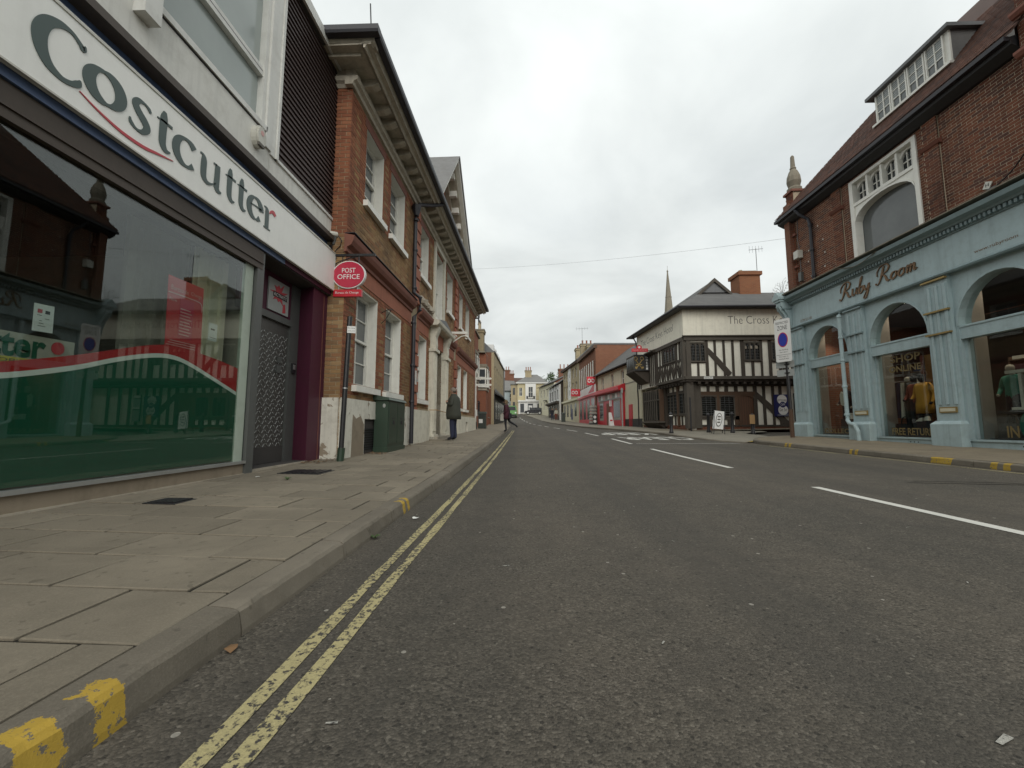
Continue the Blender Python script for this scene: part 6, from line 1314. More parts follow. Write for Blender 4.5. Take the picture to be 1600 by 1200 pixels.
# pale yellow house
fe, Le = fseg((5.2, 72.4), (2.9, 84)); zE = 2.4
E_ = house('pale_yellow_house', 'pale yellow rendered house on the bend of the street', fe, Le, zE, 8.3, 7, 'cream_pale', [(u, u+.9, v0, v1) for u in (1.5, 4, 6.5, 9) for v0, v1 in ((3.6, 5.2), (6.0, 7.6))])
gable_roof(fe, Le, 8.3, 10.2, 7, E_); box(fe, 'wall_lamp', 'black_iron', E_, 5.6, 6.8, .0, .5, 5.3, 5.45); chimney(6.6, 8.8, 79, 80.2, 9.2, 11.6, E_, 'brick_far_brown', 3, ph=.9)
# white-fronted house closing the view
ff = Frame((-1.55, 87), (1, .02)); zF = 3.0
F_ = house('corner_stucco_house', 'buff house with white shopfront and white central bay closing the street', ff, 6.2, zF, 9.7, 8, 'yellow_stucco', [(.35, 1.05, 6.9, 8.7), (5.1, 5.8, 6.9, 8.7)])
mb = MB(ff); I = [mb.pt(*q) for q in ((-.4, .4, 9.8), (6.6, .4, 9.8), (6.6, -8.4, 9.8), (-.4, -8.4, 9.8), (2.6, -4, 12.0), (4.4, -4, 12.0))]
for f in ((0, 1, 5, 4), (1, 2, 5), (2, 3, 4, 5), (3, 0, 4)): mb.face([I[k] for k in f])
mb.build('roof', 'slate_far', F_); box(ff, 'eaves', 'white_far', F_, -.35, 6.55, -.1, .4, 9.6, 9.8)
BYf = MB(ff).box(1.7, 3.9, .0, .5, 6.0, 9.5).build('bay', 'white_far', F_); simple_window(ff, 2.3, 3.3, 6.5, 8.9, F_, w=.6); box(ff, 'balcony', 'black_iron', BYf, 1.9, 3.7, .5, .56, 6.3, 6.9)
SFf = MB(ff).box(.2, 6.1, .0, .3, zF-.6, 5.9).build('shopfront', 'white_far', F_); box(ff, 'cornice', 'white_far', SFf, .1, 6.2, .3, .6, 5.7, 6.0)
for a, b_ in [(.6, 1.4), (2.2, 3.3), (4.2, 5.4)]: box(ff, 'display_window', 'pane_far', SFf, a, b_, .3, .33, zF+.4, 5.3)
box(ff, 'door', 'white_far', SFf, 2.35, 3.15, .331, .36, zF-.1, 4.9); box(ff, 'door_pane', 'pane_far', SFf, 2.55, 2.95, .36, .365, zF+.8, 4.5); chimney(.1, 1.5, 89.5, 90.6, 10, 12.7, F_, 'stock_brick_far', 3, ph=.8)
box(ff, 'left_wing', 'stock_brick_far', F_, -1.4, -.02, -7, -.4, zF-1.5, 9.4); box(ff, 'left_wing_roof', 'slate_far', F_, -1.5, .0, -7.2, -.2, 9.4, 9.6)
for v in (4.2, 7.2): box(ff, 'wing_window', 'pane_far', F_, -1.0, -.5, -.4, -.38, v, v+1.5)
fg = Frame((-6.2, 94), (1, .25)); zG = 3.6
G_ = house('pale_blue_house', 'pale blue house with slate roof and dark shop sign beyond the bend', fg, 4.6, zG, 8.6, 8, 'pale_blue', [(.6, 1.6, 6.2, 8.0), (2.8, 3.8, 6.2, 8.0)]); gable_roof(fg, 4.6, 8.6, 11.4, 8, G_, 'slate_far'); box(fg, 'shop_band', 'sign_grey', G_, .2, 4.4, .0, .1, 4.8, 5.7); box(fg, 'display_window', 'pane_far', G_, 2.6, 3.6, .0, .02, 3.7, 4.7)
chimney(-3.6, -2.6, 99, 100, 10, 13.2, G_, 'brick_far_brown', 2, ph=.8)
fh = Frame((-8, 104), (1, .1)); H_ = house('distant_gabled_house', 'distant brown-roofed house with tall chimney on the skyline', fh, 9, 4, 10.6, 8, 'stock_brick_far', [(2, 3, 7, 8.6), (5, 6, 7, 8.6)]); gable_roof(fh, 9, 10.6, 13.2, 8, H_, 'tile_dark'); chimney(-5.2, -3.9, 107, 108, 12, 15.2, H_, 'brick_far_brown', 2, ph=.9)

# church spire over the inn
SPI = thing('church_spire', 'slender grey stone church spire rising behind the inn roof', 'spire', (32.1, 90, 2)); mb = MB(); mb.lathe((32.1, 90, 0), [(2.3, 12), (1.0, 25.4), (.16, 34.6), (.12, 34.9)], 8); sp1 = mb.build('spire', 'stone_dark', SPI)
mb = MB(); mb.lathe((32.1, 90, 34.9), [(.16, 0), (.2, .2), (.1, .45), (.03, .6), (.03, 1.5)], 6); mb.build('finial', 'stone_dark', sp1); MB().box(28.8, 35.4, 86.7, 93.3, 0, 12.2).build('tower', 'stone', SPI)
for z in (15, 18.5, 22, 25.5, 29):
    r_ = 2.3-(z-12)*.097+.03; mb = MB(); mb.lathe((32.1, 90, z), [(r_, 0), (r_+.05, .1), (r_-.01, .25)], 8); mb.build('band', 'stone_dark', sp1)
# trees on the skyline
def tree(x, y, z0, h_, r_, label, n=900, seed=1, grp=None):
    T_ = thing('tree', label, 'tree', (x, y, z0), grp); rt2 = random.Random(seed)
    mb = MB(); mb.tube([(x, y, z0), (x+.1, y, z0+h_*.35), (x, y+.1, z0+h_*.7)], [.25, .18, .07], 7)
    for k in range(5): a = k*1.3; mb.tube([(x, y, z0+h_*(.35+.07*k)), (x+math.cos(a)*r_*.6, y+math.sin(a)*r_*.6, z0+h_*(.55+.07*k))], [.08, .03], 5)
    mb.build('trunk', 'timber_brown', T_); mb = MB()
    cl__ = [(x+rt2.gauss(0, r_*.45), y+rt2.gauss(0, r_*.45), z0+h_*(.68+rt2.uniform(-.24, .24)), rt2.uniform(.3, .5)*r_) for _ in range(16)]
    for _ in range(n):
        c = rt2.choice(cl__); d = Vector((rt2.gauss(0, 1), rt2.gauss(0, 1), rt2.gauss(0, 1))).normalized()*c[3]*rt2.uniform(.5, 1); p_ = Vector(c[:3])+d
        a = Vector((rt2.gauss(0, 1), rt2.gauss(0, 1), rt2.gauss(0, 1))).normalized()*.22; b2 = a.cross(d).normalized()*.12
        mb.face([mb.pt(*(p_-a)), mb.pt(*(p_+b2)), mb.pt(*(p_+a)), mb.pt(*(p_-b2))])
    mb.build('crown', 'leaf', T_)
tree(6.4, 98, 4, 9.6, 2.6, 'dark leafy tree top showing over the roof of the pale yellow house', seed=3)

# red brick bay-windowed house and its neighbours on the left
f3 = Frame((-4.15, 24.4), (.0, 1)); L3 = 15.5; z3 = .4
H3 = house('bay_window_house', 'red brick house with stone-dressed bay windows and buff chimneys', f3, L3, z3, 6.9, 7, 'brick_far_red', [(.6, 1.4, 1.6, 3.6), (5.2, 6.2, 1.6, 3.6), (6.0, 6.8, 4.4, 5.8)])
gable_roof(f3, L3, 6.9, 9.4, 7, H3, 'tile_dark')
def bay(u0, u1, v0, v1, pr, ztop):
    B = MB(f3).prism([(u0, -.05), (u1, -.05), (u1-.35, pr), (u0+.35, pr)], z3-.3, ztop, 2).build('bay', 'brick_far_red', H3)
    for vv in (v0-.22, v1): MB(f3).prism([(u0-.08, -.05), (u1+.08, -.05), (u1-.3, pr+.08), (u0+.3, pr+.08)], vv, vv+.22, 2).build('stone_band', 'stone_dark' if vv > v0 else 'stone', B)
    MB(f3).prism([(u0-.02, -.05), (u1+.02, -.05), (u1-.33, pr+.03), (u0+.33, pr+.03)], v0, v1, 2).build('window_stage', 'stone', B)
    fn = Frame(f3.at(u0, 0), (f3.at(u0+.35, pr)[0]-f3.at(u0, 0)[0], f3.at(u0+.35, pr)[1]-f3.at(u0, 0)[1])); wl = math.hypot(.35, pr)
    simple_window(fn, .08, wl-.02, v0+.12, v1-.15, H3, w=.12, cols=1); simple_window(f3, u0+.5, u1-.5, v0+.12, v1-.15, H3, w=pr+.14)
    return B
bay(2.2, 4.6, 3.9, 5.6, .85, 7.0); bay(8.2, 10.8, 3.8, 5.5, 1.0, 6.6); 
for u in (2.2, 8.2): box(f3, 'parapet_cap', 'stone_dark', H3, u-.1, u+2.6, -.05, .95, 6.62 if u > 5 else 7.0, 6.74 if u > 5 else 7.12)
MB(f3).prism([(1.7-.45*math.cos(math.pi*t/8), 3.0+.45*math.sin(math.pi*t/8)) for t in range(9)], .0, .08).build('door_arch', 'old_white', H3)
chimney(-5.5, -4.55, 36.0, 37.0, 6.9, 11.0, H3, 'brick_far_buff', 2, 'pot_red', .9); chimney(-4.8, -3.95, 38.6, 39.8, 6.7, 9.9, H3, 'brick_far_buff', 3, 'pot_buff', .9)
f4 = Frame((-3.05, 40.2), (0.02, 1)); z4 = .8
H4 = house('brown_brick_shop', 'tall brown brick shop with dark canopied front beyond the bay windows', f4, 13.5, z4, 8.0, 7, 'stock_brick_far', [(1+2.3*k, 1.9+2.3*k, 5.2, 6.8) for k in range(5)], 'brick_far_brown')
box(f4, 'roof', 'slate_far', H4, -.02, 13.6, -7, .12, 8.0, 8.15); mb = MB(f4); mb.prism([(.0, 8.15), (-1.2, 9.3), (-1.4, 8.15)], .6, 13, 0); mb.build('mansard', 'lead', H4); box(f4, 'downpipe', 'lead', H4, 13.2, 13.35, .0, .15, 1, 8.2)
for u in (1.5, 4, 6.5, 9): box(f4, 'dormer', 'white_far', H4, u, u+1.2, -.9, -.2, 8.2, 9.1)
SF4 = MB(f4).box(.3, 13.2, .0, .08, z4-.4, 3.9).build('shopfront', 'ink', H4); mb = MB(f4); mb.prism([(.08, 3.9), (.8, 3.55), (.82, 3.6), (.08, 4.1)], .3, 13, 0); mb.build('canopy', 'ink', SF4); box(f4, 'fascia', 'lead', SF4, .4, 13, .08, .12, 3.95, 4.4)
for u in (1, 4, 7, 10): box(f4, 'display_window', 'pane_far', SF4, u, u+2.2, .081, .09, 1.4, 3.3)
# low wall with railings before the bay windows
LWl = thing('garden_wall', 'low red brick garden wall with black railings before the bay windows', 'wall', (-3.3, 30, .4))
for y0, y1 in ((25.6, 28.0), (29.2, 39.9)):
    mb = MB(); mb.hexa([(-3.75, y0, zr(y0)-.2), (-3.5, y0, zr(y0)-.2), (-3.45, y1, zr(y1)-.2), (-3.7, y1, zr(y1)-.2)], [(-3.75, y0, zr(y0)+1.0), (-3.5, y0, zr(y0)+1.0), (-3.45, y1, zr(y1)+.75), (-3.7, y1, zr(y1)+.75)]); mb.build('brick_wall', 'brick_far_red', LWl)
    mb = MB(); mb.hexa([(-3.8, y0, zr(y0)+1.0), (-3.45, y0, zr(y0)+1.0), (-3.4, y1, zr(y1)+.75), (-3.75, y1, zr(y1)+.75)], [(-3.78, y0, zr(y0)+1.08), (-3.47, y0, zr(y0)+1.08), (-3.42, y1, zr(y1)+.83), (-3.73, y1, zr(y1)+.83)]); mb.build('coping', 'stone_dark', LWl)
    n = int((y1-y0)/.16)
    for k in range(n):
        y = y0+.1+k*.16; t = (y-y0)/(y1-y0); b0 = zr(y)+1.05-.25*t; MB().box(-3.63, -3.595, y, y+.035, b0, b0+1.15).build('railing_bar', 'black_iron', LWl)
    mb = MB(); mb.tube([(-3.61, y0, zr(y0)+2.05), (-3.59, y1, zr(y1)+1.8)], .03, 5); mb.build('top_rail', 'black_iron', LWl)
# iron bracket with ornament on the corner
OBk = thing('ornament_bracket', 'black iron wall bracket carrying an upright ornament above the street', 'bracket', (-3.5, 25, 7)); f5 = Frame((-3.7, 25.0), (1, 0))
mb = MB(f5); mb.tube([(0, 0, 7.4), (.85, 0, 7.45)], .05, 6); mb.tube([(0, 0, 6.7), (.3, 0, 7.05), (.6, 0, 7.38)], .03, 6); mb.build('arm', 'black_iron', OBk)
mb = MB(f5); mb.tube([(.8, 0, 7.0), (.85, 0, 7.5), (.82, 0, 7.9), (.88, 0, 8.3), (.87, 0, 8.75)], [.03, .06, .09, .04, .03], 7); mb.tube([(.7, 0, 7.75), (.85, 0, 7.95), (1.0, 0, 8.0)], .05, 6); mb.tube([(.82, 0, 7.4), (.95, 0, 7.1)], .045, 6); mb.build('ornament', 'lead', OBk)
# wire across the street
Wr = MB().tube([(-4.2+14.8*t, 26.0-9.8*t, 11.0-2.7*t-.9*t*(1-t)) for t in [k/14 for k in range(15)]], .005, 4).build('overhead_wire', 'sign_grey', loc=(-4.2, 26, 11)); tag(Wr, 'thin black wire strung across the street high above the road', 'wire')
aerial(14.75, 25.6, 9, 12.0, "television aerial on a mast beside the inn chimney"); aerial(7.4, 52, 10.5, 13.2, "television aerial over the stock brick house roofs", 1.6)
# ------------------------------------------------------------------ people and mannequins
def person(label, loc, rotz, J, B, name='person', cat='person', hair=None, coat=None, group=None, head=True, extras=True):
    """J: joint -> (x, y, z, radius); B: (joint, joint, material). One skinned, continuous body; hair and coat are children."""
    names = list(J); me = bpy.data.meshes.new('p'); me.from_pydata([J[k][:3] for k in names], [(names.index(a), names.index(b_)) for a, b_, _ in B], [])
    ob = bpy.data.objects.new('p', me); col.objects.link(ob); md = ob.modifiers.new('s', 'SKIN'); sk = me.skin_vertices[0].data
    for i, k in enumerate(names):
        r_ = J[k][3]; sk[i].radius = (r_[0], r_[1]) if isinstance(r_, tuple) else (r_, r_); sk[i].use_root = (k == 'pelvis')
    md.branch_smoothing = .4; s2 = ob.modifiers.new('u', 'SUBSURF'); s2.levels = 2; s2.render_levels = 2
    bpy.context.view_layer.update(); ev = bpy.data.meshes.new_from_object(ob.evaluated_get(bpy.context.evaluated_depsgraph_get())); bpy.data.objects.remove(ob)
    mats = []; 
    for _, _, m_ in B:
        if m_ not in mats: mats.append(m_)
    if 'skin' not in mats: mats.append('skin')
    if 'ink' not in mats: mats.append('ink')
    segs = [(Vector(J[a][:3]), Vector(J[b_][:3]), mats.index(m_)) for a, b_, m_ in B]
    V = [v.co.copy() for v in ev.vertices]; F = [tuple(p_.vertices) for p_ in ev.polygons]; mi = []
    for p_ in ev.polygons:
        c = p_.center; best = None
        for a, b_, m_ in segs:
            d = b_-a; t = max(0, min(1, (c-a).dot(d)/max(d.length_squared, 1e-6))); q = (a+d*t-c).length
            if best is None or q < best[0]: best = (q, m_)
        mi.append(best[1])
    mb = MB(); mb.V = [tuple(v) for v in V]; mb.F = F
    def add(fn, mat):
        n0 = len(mb.F); fn(mb); mi.extend([mats.index(mat)]*(len(mb.F)-n0))
    if extras and head:
        for s_ in ('L', 'R'):                     # five fingers on each hand, curled
            h_ = Vector(J['hand'+s_][:3]); w_ = Vector(J['wrist'+s_][:3]); d = (h_-w_).normalized(); sd_ = d.cross(Vector((0, 0, 1))).normalized(); up_ = sd_.cross(d)
            hm = 'skin'
            for k, ln in enumerate((.075, .085, .08, .065)):
                o = h_+sd_*(.018*(k-1.5)); add(lambda m2: m2.tube([tuple(o), tuple(o+d*ln*.5-up_*.008), tuple(o+d*ln*.8-up_*.04)], [.010, .009, .007], 6), hm)
            o = h_-d*.04+sd_*.03; add(lambda m2: m2.tube([tuple(o), tuple(o+sd_*.025+d*.035), tuple(o+sd_*.02+d*.065)], [.012, .011, .008], 6), hm)
        H = Vector(J['head'][:3])
        add(lambda m2: m2.tube([(H.x+.085, 0, H.z+.03), (H.x+.118, 0, H.z-.02), (H.x+.09, 0, H.z-.035)], [.012, .018, .012], 6), 'skin')
        for y in (-.035, .035): add(lambda m2: m2.lathe((H.x+.088, y, H.z+.02), [(.004, -.008), (.011, 0), (.004, .008)], 6), 'ink')
        for y in (-.082, .082): add(lambda m2: m2.lathe((H.x-.005, y, H.z-.02), [(.01, -.03), (.02, 0), (.016, .03), (.006, .04)], 6), 'skin')
        add(lambda m2: m2.box(H.x+.08, H.x+.096, -.025, .025, H.z-.068, H.z-.06), 'ink')
    me2 = bpy.data.meshes.new(name); me2.from_pydata(mb.V, [], mb.F)
    for m_ in mats: me2.materials.append(MATS[m_])
    for p_, k in zip(me2.polygons, mi): p_.material_index = k; p_.use_smooth = True
    o = bpy.data.objects.new(name, me2); col.objects.link(o); o.location = loc; o.rotation_euler = (0, 0, rotz); tag(o, label, cat, group)
    def child(nm, mbx, mat):
        m3 = bpy.data.meshes.new(nm); m3.from_pydata(mbx.V, [], mbx.F); m3.materials.append(MATS[mat]); [setattr(p_, 'use_smooth', True) for p_ in m3.polygons]
        c = bpy.data.objects.new(nm, m3); col.objects.link(c); c.parent = o; return c
    if hair:
        H = Vector(J['head'][:3]); mh = MB(); rings = []; rh = random.Random(8)
        prof = [(-.13 if hair[1] else -.02, .098), (-.03, .105), (.04, .108), (.09, .09), (.125, .05), (.138, .01)]
        for z, r_ in prof:
            rings.append([mh.pt(H.x-.018+r_*1.08*math.cos(a)*(0.62 if math.cos(a) > .35 and z < .06 else 1), r_*.92*math.sin(a), H.z+z+rh.uniform(-.006, .006)) for a in [2*math.pi*k/16 for k in range(16)]])
        for a, b_ in zip(rings, rings[1:]):
            for k in range(16): mh.face([a[k], a[(k+1) % 16], b_[(k+1) % 16], b_[k]])
        mh.face(rings[-1]); child('hair', mh, hair[0])
    if coat:
        mat, rings_ = coat; mc = MB(); R_ = []; rc = random.Random(4); n = 20
        for cx_, z, rx, ry in rings_: R_.append([mc.pt(cx_+rx*math.cos(a)*(1+.05*math.sin(3*a+z*7)), ry*math.sin(a)*(1+.05*math.cos(4*a+z*5)), z+.008*math.sin(5*a)) for a in [2*math.pi*k/n for k in range(n)]])
        for a, b_ in zip(R_, R_[1:]):
            for k in range(n): mc.face([a[k], a[(k+1) % n], b_[(k+1) % n], b_[k]])
        mc.face(list(reversed(R_[0]))); mc.face(R_[-1]); child('coat', mc, mat)
    return o
def skel(top, legs, shoe, skin='skin', arms=None, legL=None, legR=None, k=1.0, headmat='skin', fat=1.0):
    J = {'pelvis': (0, 0, .95, (.125*fat, .15*fat)), 'spine': (.0, 0, 1.14, (.115*fat, .145*fat)), 'chest': (.0, 0, 1.34, (.12*fat, .165*fat)), 'neck': (.02, 0, 1.49, .058), 'head': (.05, 0, 1.635, (.092, .082)), 'crown': (.035, 0, 1.73, (.07, .065)),
         'shoulderL': (0, .18, 1.42, .07), 'shoulderR': (0, -.18, 1.42, .07), 'hipL': (0, .095, .9, .095), 'hipR': (0, -.095, .9, .095)}
    a = arms or {'L': ((-.03, .25, 1.14), (.06, .27, .88), (.1, .27, .8)), 'R': ((-.03, -.25, 1.14), (.06, -.27, .88), (.1, -.27, .8))}
    for s_ in 'LR':
        e_, w_, h_ = a[s_]; J['elbow'+s_] = (*e_, .05); J['wrist'+s_] = (*w_, .034); J['hand'+s_] = (*h_, (.042, .026))
    lg = {'L': legL or ((.03, .1, .5), (0, .105, .1), (.15, .12, .045)), 'R': legR or ((.03, -.1, .5), (-.02, -.105, .1), (.13, -.12, .045))}
    for s_ in 'LR': kn, an, to = lg[s_]; J['knee'+s_] = (*kn, .064); J['ankle'+s_] = (*an, .048); J['toe'+s_] = (*to, (.042, .035))
    B = [('pelvis', 'spine', top), ('spine', 'chest', top), ('chest', 'neck', top), ('neck', 'head', headmat), ('head', 'crown', headmat)]
    for s_ in 'LR': B += [('chest', 'shoulder'+s_, top), ('shoulder'+s_, 'elbow'+s_, top), ('elbow'+s_, 'wrist'+s_, top), ('wrist'+s_, 'hand'+s_, headmat), ('pelvis', 'hip'+s_, legs), ('hip'+s_, 'knee'+s_, legs), ('knee'+s_, 'ankle'+s_, legs), ('ankle'+s_, 'toe'+s_, shoe)]
    if k != 1: J = {q: (v[0]*k, v[1]*k, v[2]*k, v[3]) for q, v in J.items()}
    return J, B
arm_up = {'L': ((.02, .3, 1.16), (.19, .2, 1.24), (.22, .12, 1.3)), 'R': ((.02, -.3, 1.16), (.2, -.18, 1.26), (.22, -.1, 1.33))}
J, B = skel('parka', 'denim', 'cloth_black', arms=arm_up, legL=((.03, .12, .5), (.01, .13, .1), (.17, .15, .045)), legR=((.02, -.12, .5), (-.04, -.13, .1), (.11, -.15, .045)), fat=1.3)
for q_ in ('hipL', 'hipR', 'kneeL', 'kneeR', 'ankleL', 'ankleR', 'elbowL', 'elbowR', 'shoulderL', 'shoulderR'): J[q_] = (*J[q_][:3], J[q_][3]*1.35)
person('grey-haired person in dark olive parka and navy trousers standing by the doorway', (-2.38, 13.7, gp(-2.38, 13.7)), R(176), J, B, hair=('hair_grey', False), coat=('parka', [(.0, .70, .24, .28), (.0, .85, .25, .285), (.0, 1.0, .235, .27), (.0, 1.15, .225, .26), (.0, 1.3, .21, .255), (-.01, 1.42, .17, .225), (.0, 1.5, .11, .12), (.01, 1.55, .085, .09)]))
J, B = skel('burgundy', 'cloth_black', 'cloth_black', legL=((.04, .08, .5), (.0, .085, .09), (.14, .09, .04)), legR=((-.16, -.08, .56), (-.52, -.08, .36), (-.6, -.08, .24)), arms={'L': ((-.02, .24, 1.15), (.14, .24, .98), (.2, .23, .95)), 'R': ((-.12, -.24, 1.16), (-.12, -.28, .92), (-.1, -.28, .85))}, k=.97)
WM = person('hurrying person in burgundy coat and black leggings stepping onto the kerb', (-.98, 22.0, gp(-1.1, 22)-.01), R(172), J, B, hair=('hair_brown', True), coat=('burgundy', [(-.02, .68, .2, .23), (-.01, .85, .185, .215), (.0, 1.0, .16, .19), (.0, 1.14, .14, .175), (.0, 1.3, .14, .19), (.0, 1.4, .115, .17), (.02, 1.46, .07, .08)]))
BG = thing('shoulder_bag', 'black shoulder bag swinging behind the hurrying person', 'bag', (-.72, 21.9, 1.15)); mb = MB(); mb.box(-.85, -.68, 21.65, 21.95, 1.15, 1.42, .02); mb.build('pouch', 'cloth_black', BG); mb = MB(); mb.tube([(-.78, 21.8, 1.42), (-.83, 21.85, 1.6), (-.92, 21.9, 1.74)], .012, 5); mb.build('strap', 'cloth_black', BG)
SC_ = thing('shopping_bag', 'pale patterned bag held by the hurrying person', 'bag', (-1.25, 21.8, 1.0)); mb = MB(); mb.box(-1.3, -1.12, 21.75, 21.82, 1.02, 1.38, .015); mb.build('pouch', 'newsprint', SC_); mb = MB(); mb.tube([(-1.26, 21.78, 1.38), (-1.21, 21.78, 1.45), (-1.16, 21.78, 1.38)], .008, 5); mb.build('handle', 'newsprint', SC_)
J, B = skel('cloth_black', 'denim', 'cloth_black'); zq = az(4.3, 60)
person('distant person in dark jacket walking by the black timbered house', (4.0, 60, zq), R(-90), J, B, hair=('hair_brown', False), group='distant pedestrians')
J, B = skel('cloth_cream', 'cloth_rust', 'cloth_black'); person('distant person in pale top beside the dark-jacketed walker', (4.6, 60.4, zq), R(-80), J, B, hair=('hair_brown', True), group='distant pedestrians')
# shop mannequins
MAN_A = {'L': ((-.05, .25, 1.16), (.05, .27, .92), (.1, .24, .86)), 'R': ((.0, -.26, 1.16), (.16, -.2, 1.0), (.22, -.16, 1.0))}
def mannequin(label, u, w_, top, legs, coat=None, hd='cloth_black', rot=R(180)):
    J, B = skel(top, legs, 'leather', arms=MAN_A, headmat=hd); p_ = FR.p(u, w_, .5); return person(label, p_[:], rot, J, B, 'mannequin', 'mannequin', coat=coat, group='mannequins in the blue shop windows', extras=False)
CT = lambda m_: (m_, [(.0, .62, .17, .2), (.0, .85, .165, .2), (.0, 1.0, .15, .19), (.0, 1.2, .15, .19), (.0, 1.36, .145, .2), (.0, 1.45, .1, .13)])
mannequin('mannequin in mustard yellow coat in the middle arched window', 4.5, -.58, 'coat_mustard', 'cloth_black', CT('coat_mustard')); mannequin('mannequin in rust red jacket behind the mustard coat', 4.15, -.7, 'cloth_rust', 'cloth_black')
mannequin('mannequin in black jacket in the narrow end window', 1.75, -.6, 'cloth_black', 'cloth_black', None, 'stone'); mannequin('mannequin in black jacket over cream top in the window nearest the camera', 7.2, -.6, 'cloth_black', 'cloth_black', None, 'stone')
for u, l in ((1.69, 'cream blouse front on the end window mannequin'), (7.13, 'cream blouse front on the mannequin nearest the camera')):
    mb = MB(FR); mb.prism([(u-.07, 1.5), (u+.05, 1.45), (u+.09, 1.88), (u-.02, 1.95), (u-.09, 1.85)], -.51, -.475); o = mb.build('blouse_front', 'cloth_cream', loc=FR.p(u, -.5, 1.5)[:]); tag(o, l, 'clothing')
# display goods
def goods(nm, label, cat, parts, at):
    T_ = thing(nm, label, cat, FR.p(at[0], at[1], at[2])[:])
    for pn, m_, f in parts: mb = MB(FR); f(mb); mb.build(pn, m_, T_)
    return T_
goods('clothes_rail', 'rail of dark clothes hanging in the middle arched window', 'clothes rail', [('rail', 'lead', lambda m: m.tube([(3.3, -.85, .5), (3.3, -.85, 2.1), (4.0, -.85, 2.1), (4.0, -.85, .5)], .02, 6))]+[('garment', ('cloth_black', 'denim', 'cloth_cream', 'parka')[k % 4], lambda m, k=k: m.hexa([(3.42+.13*k, -1.0, 1.0), (3.52+.13*k, -1.0, 1.0), (3.52+.13*k, -.65, 1.0), (3.42+.13*k, -.65, 1.0)], [(3.45+.13*k, -.98, 2.05), (3.5+.13*k, -.98, 2.05), (3.5+.13*k, -.68, 2.05), (3.45+.13*k, -.68, 2.05)])) for k in range(4)], (3.65, -.85, .5))
for u, nm, label, m_ in [(3.85, 'handbag', 'black handbag on the floor of the middle arched window', 'cloth_black'), (4.85, 'handbag', 'brown leather handbag with round handle in the middle arched window', 'leather'), (6.5, 'storage_trunk', 'dark wooden trunk at the left of the window nearest the camera', 'room_dark')]:
    goods(nm, label, 'bag' if 'bag' in nm else 'trunk', [('body', m_, lambda m: m.box(u-.2, u+.2, -.75, -.45, .5, .84, .03)), ('handle', m_, lambda m: m.tube([(u+.13*math.cos(t*.52), -.6, .84+.2*math.sin(t*.52)) for t in range(7)], .015, 6))], (u, -.6, .5))
goods('display_stand', 'cream T-shaped display stand in the window nearest the camera', 'stand', [('top_bar', 'cloth_cream', lambda m: m.box(6.4, 6.9, -.75, -.65, 1.98, 2.05)), ('stem', 'cloth_cream', lambda m: m.box(6.63, 6.69, -.73, -.67, 1.2, 1.98)), ('base', 'cloth_cream', lambda m: m.box(6.5, 6.82, -.8, -.6, 1.14, 1.2))], (6.65, -.7, 1.1))
goods('display_table', 'dark display table under the cream stand', 'table', [('top', 'room_dark', lambda m: m.box(6.2, 7.1, -1.1, -.58, 1.06, 1.12))]+[('leg', 'room_dark', lambda m, x=x: m.box(x, x+.05, -.85, -.8, .42, 1.06)) for x in (6.25, 7.0)], (7.2, -1, .42))
goods('scarf', 'green scarf draped in the window nearest the camera', 'scarf', [('cloth', 'cloth_green', lambda m: m.prism(catmull([(6.75, .55), (6.7, .8), (6.8, 1.05), (7.0, 1.0), (6.98, .75), (7.05, .52)], 3), -.6, -.5))], (7.1, -.5, .5))
goods('dress', 'long mustard dress hanging in the window nearest the camera', 'dress', [('cloth', 'coat_mustard', lambda m: m.hexa([(7.32, -.75, .55), (7.52, -.75, .55), (7.5, -.6, .55), (7.34, -.6, .55)], [(7.34, -.72, 1.25), (7.46, -.72, 1.25), (7.46, -.63, 1.25), (7.34, -.63, 1.25)]))], (7.4, -.7, .5))
goods('shoe_pair', 'pair of pale shoes on a black stool in the middle arched window', 'shoes', [('shoe', 'cloth_cream', lambda m: m.hexa([(4.35, -.5, .9), (4.55, -.5, .9), (4.55, -.42, .9), (4.35, -.42, .9)], [(4.45, -.49, .98), (4.55, -.49, 1.0), (4.55, -.43, 1.0), (4.45, -.43, .98)])), ('shoe', 'cloth_cream', lambda m: m.hexa([(4.6, -.5, .92), (4.72, -.5, .92), (4.72, -.42, .92), (4.6, -.42, .92)], [(4.62, -.49, 1.02), (4.7, -.49, 1.04), (4.7, -.43, 1.04), (4.62, -.43, 1.02)])), ('stool', 'cloth_black', lambda m: m.box(4.3, 4.8, -.75, -.4, .5, .9))], (4.5, -.5, .5))
for a, b_, lab in [(4.05, 5.0, 'gold and rust curtain of hanging strips in the middle arched window'), (1.6, 2.2, 'gold curtain of hanging strips in the narrow end window'), (6.9, 7.5, 'gold curtain of hanging strips in the window nearest the camera')]:
    T_ = thing('strip_curtain', lab, 'curtain', FR.p(a, -.95, .5)[:], 'gold strip curtains'); n = int((b_-a)/.11)
    for k in range(n): mb = MB(FR); u = a+(b_-a)*k/n; mb.strip([(u+.1+.012*math.sin(v*5+k), v) for v in (.6, 1, 1.5, 2, 2.4, 2.8)], [(u+.012*math.sin(v*5+k), v) for v in (.6, 1, 1.5, 2, 2.4, 2.8)], -1.0-.02*(k % 2), -.985-.02*(k % 2)); mb.build('strip', 'curtain_gold' if k % 3 else 'cloth_rust', T_)
goods('hat_box', 'white gift box on the display of the narrow end window', 'box', [('box', 'paper', lambda m: m.box(1.75, 1.98, -.7, -.5, 1.0, 1.16)), ('lid', 'paper', lambda m: m.box(1.74, 1.99, -.71, -.49, 1.16, 1.2)), ('stand', 'room_dark', lambda m: m.box(1.6, 2.1, -.9, -.45, .5, 1.0))], (1.85, -.6, .5))

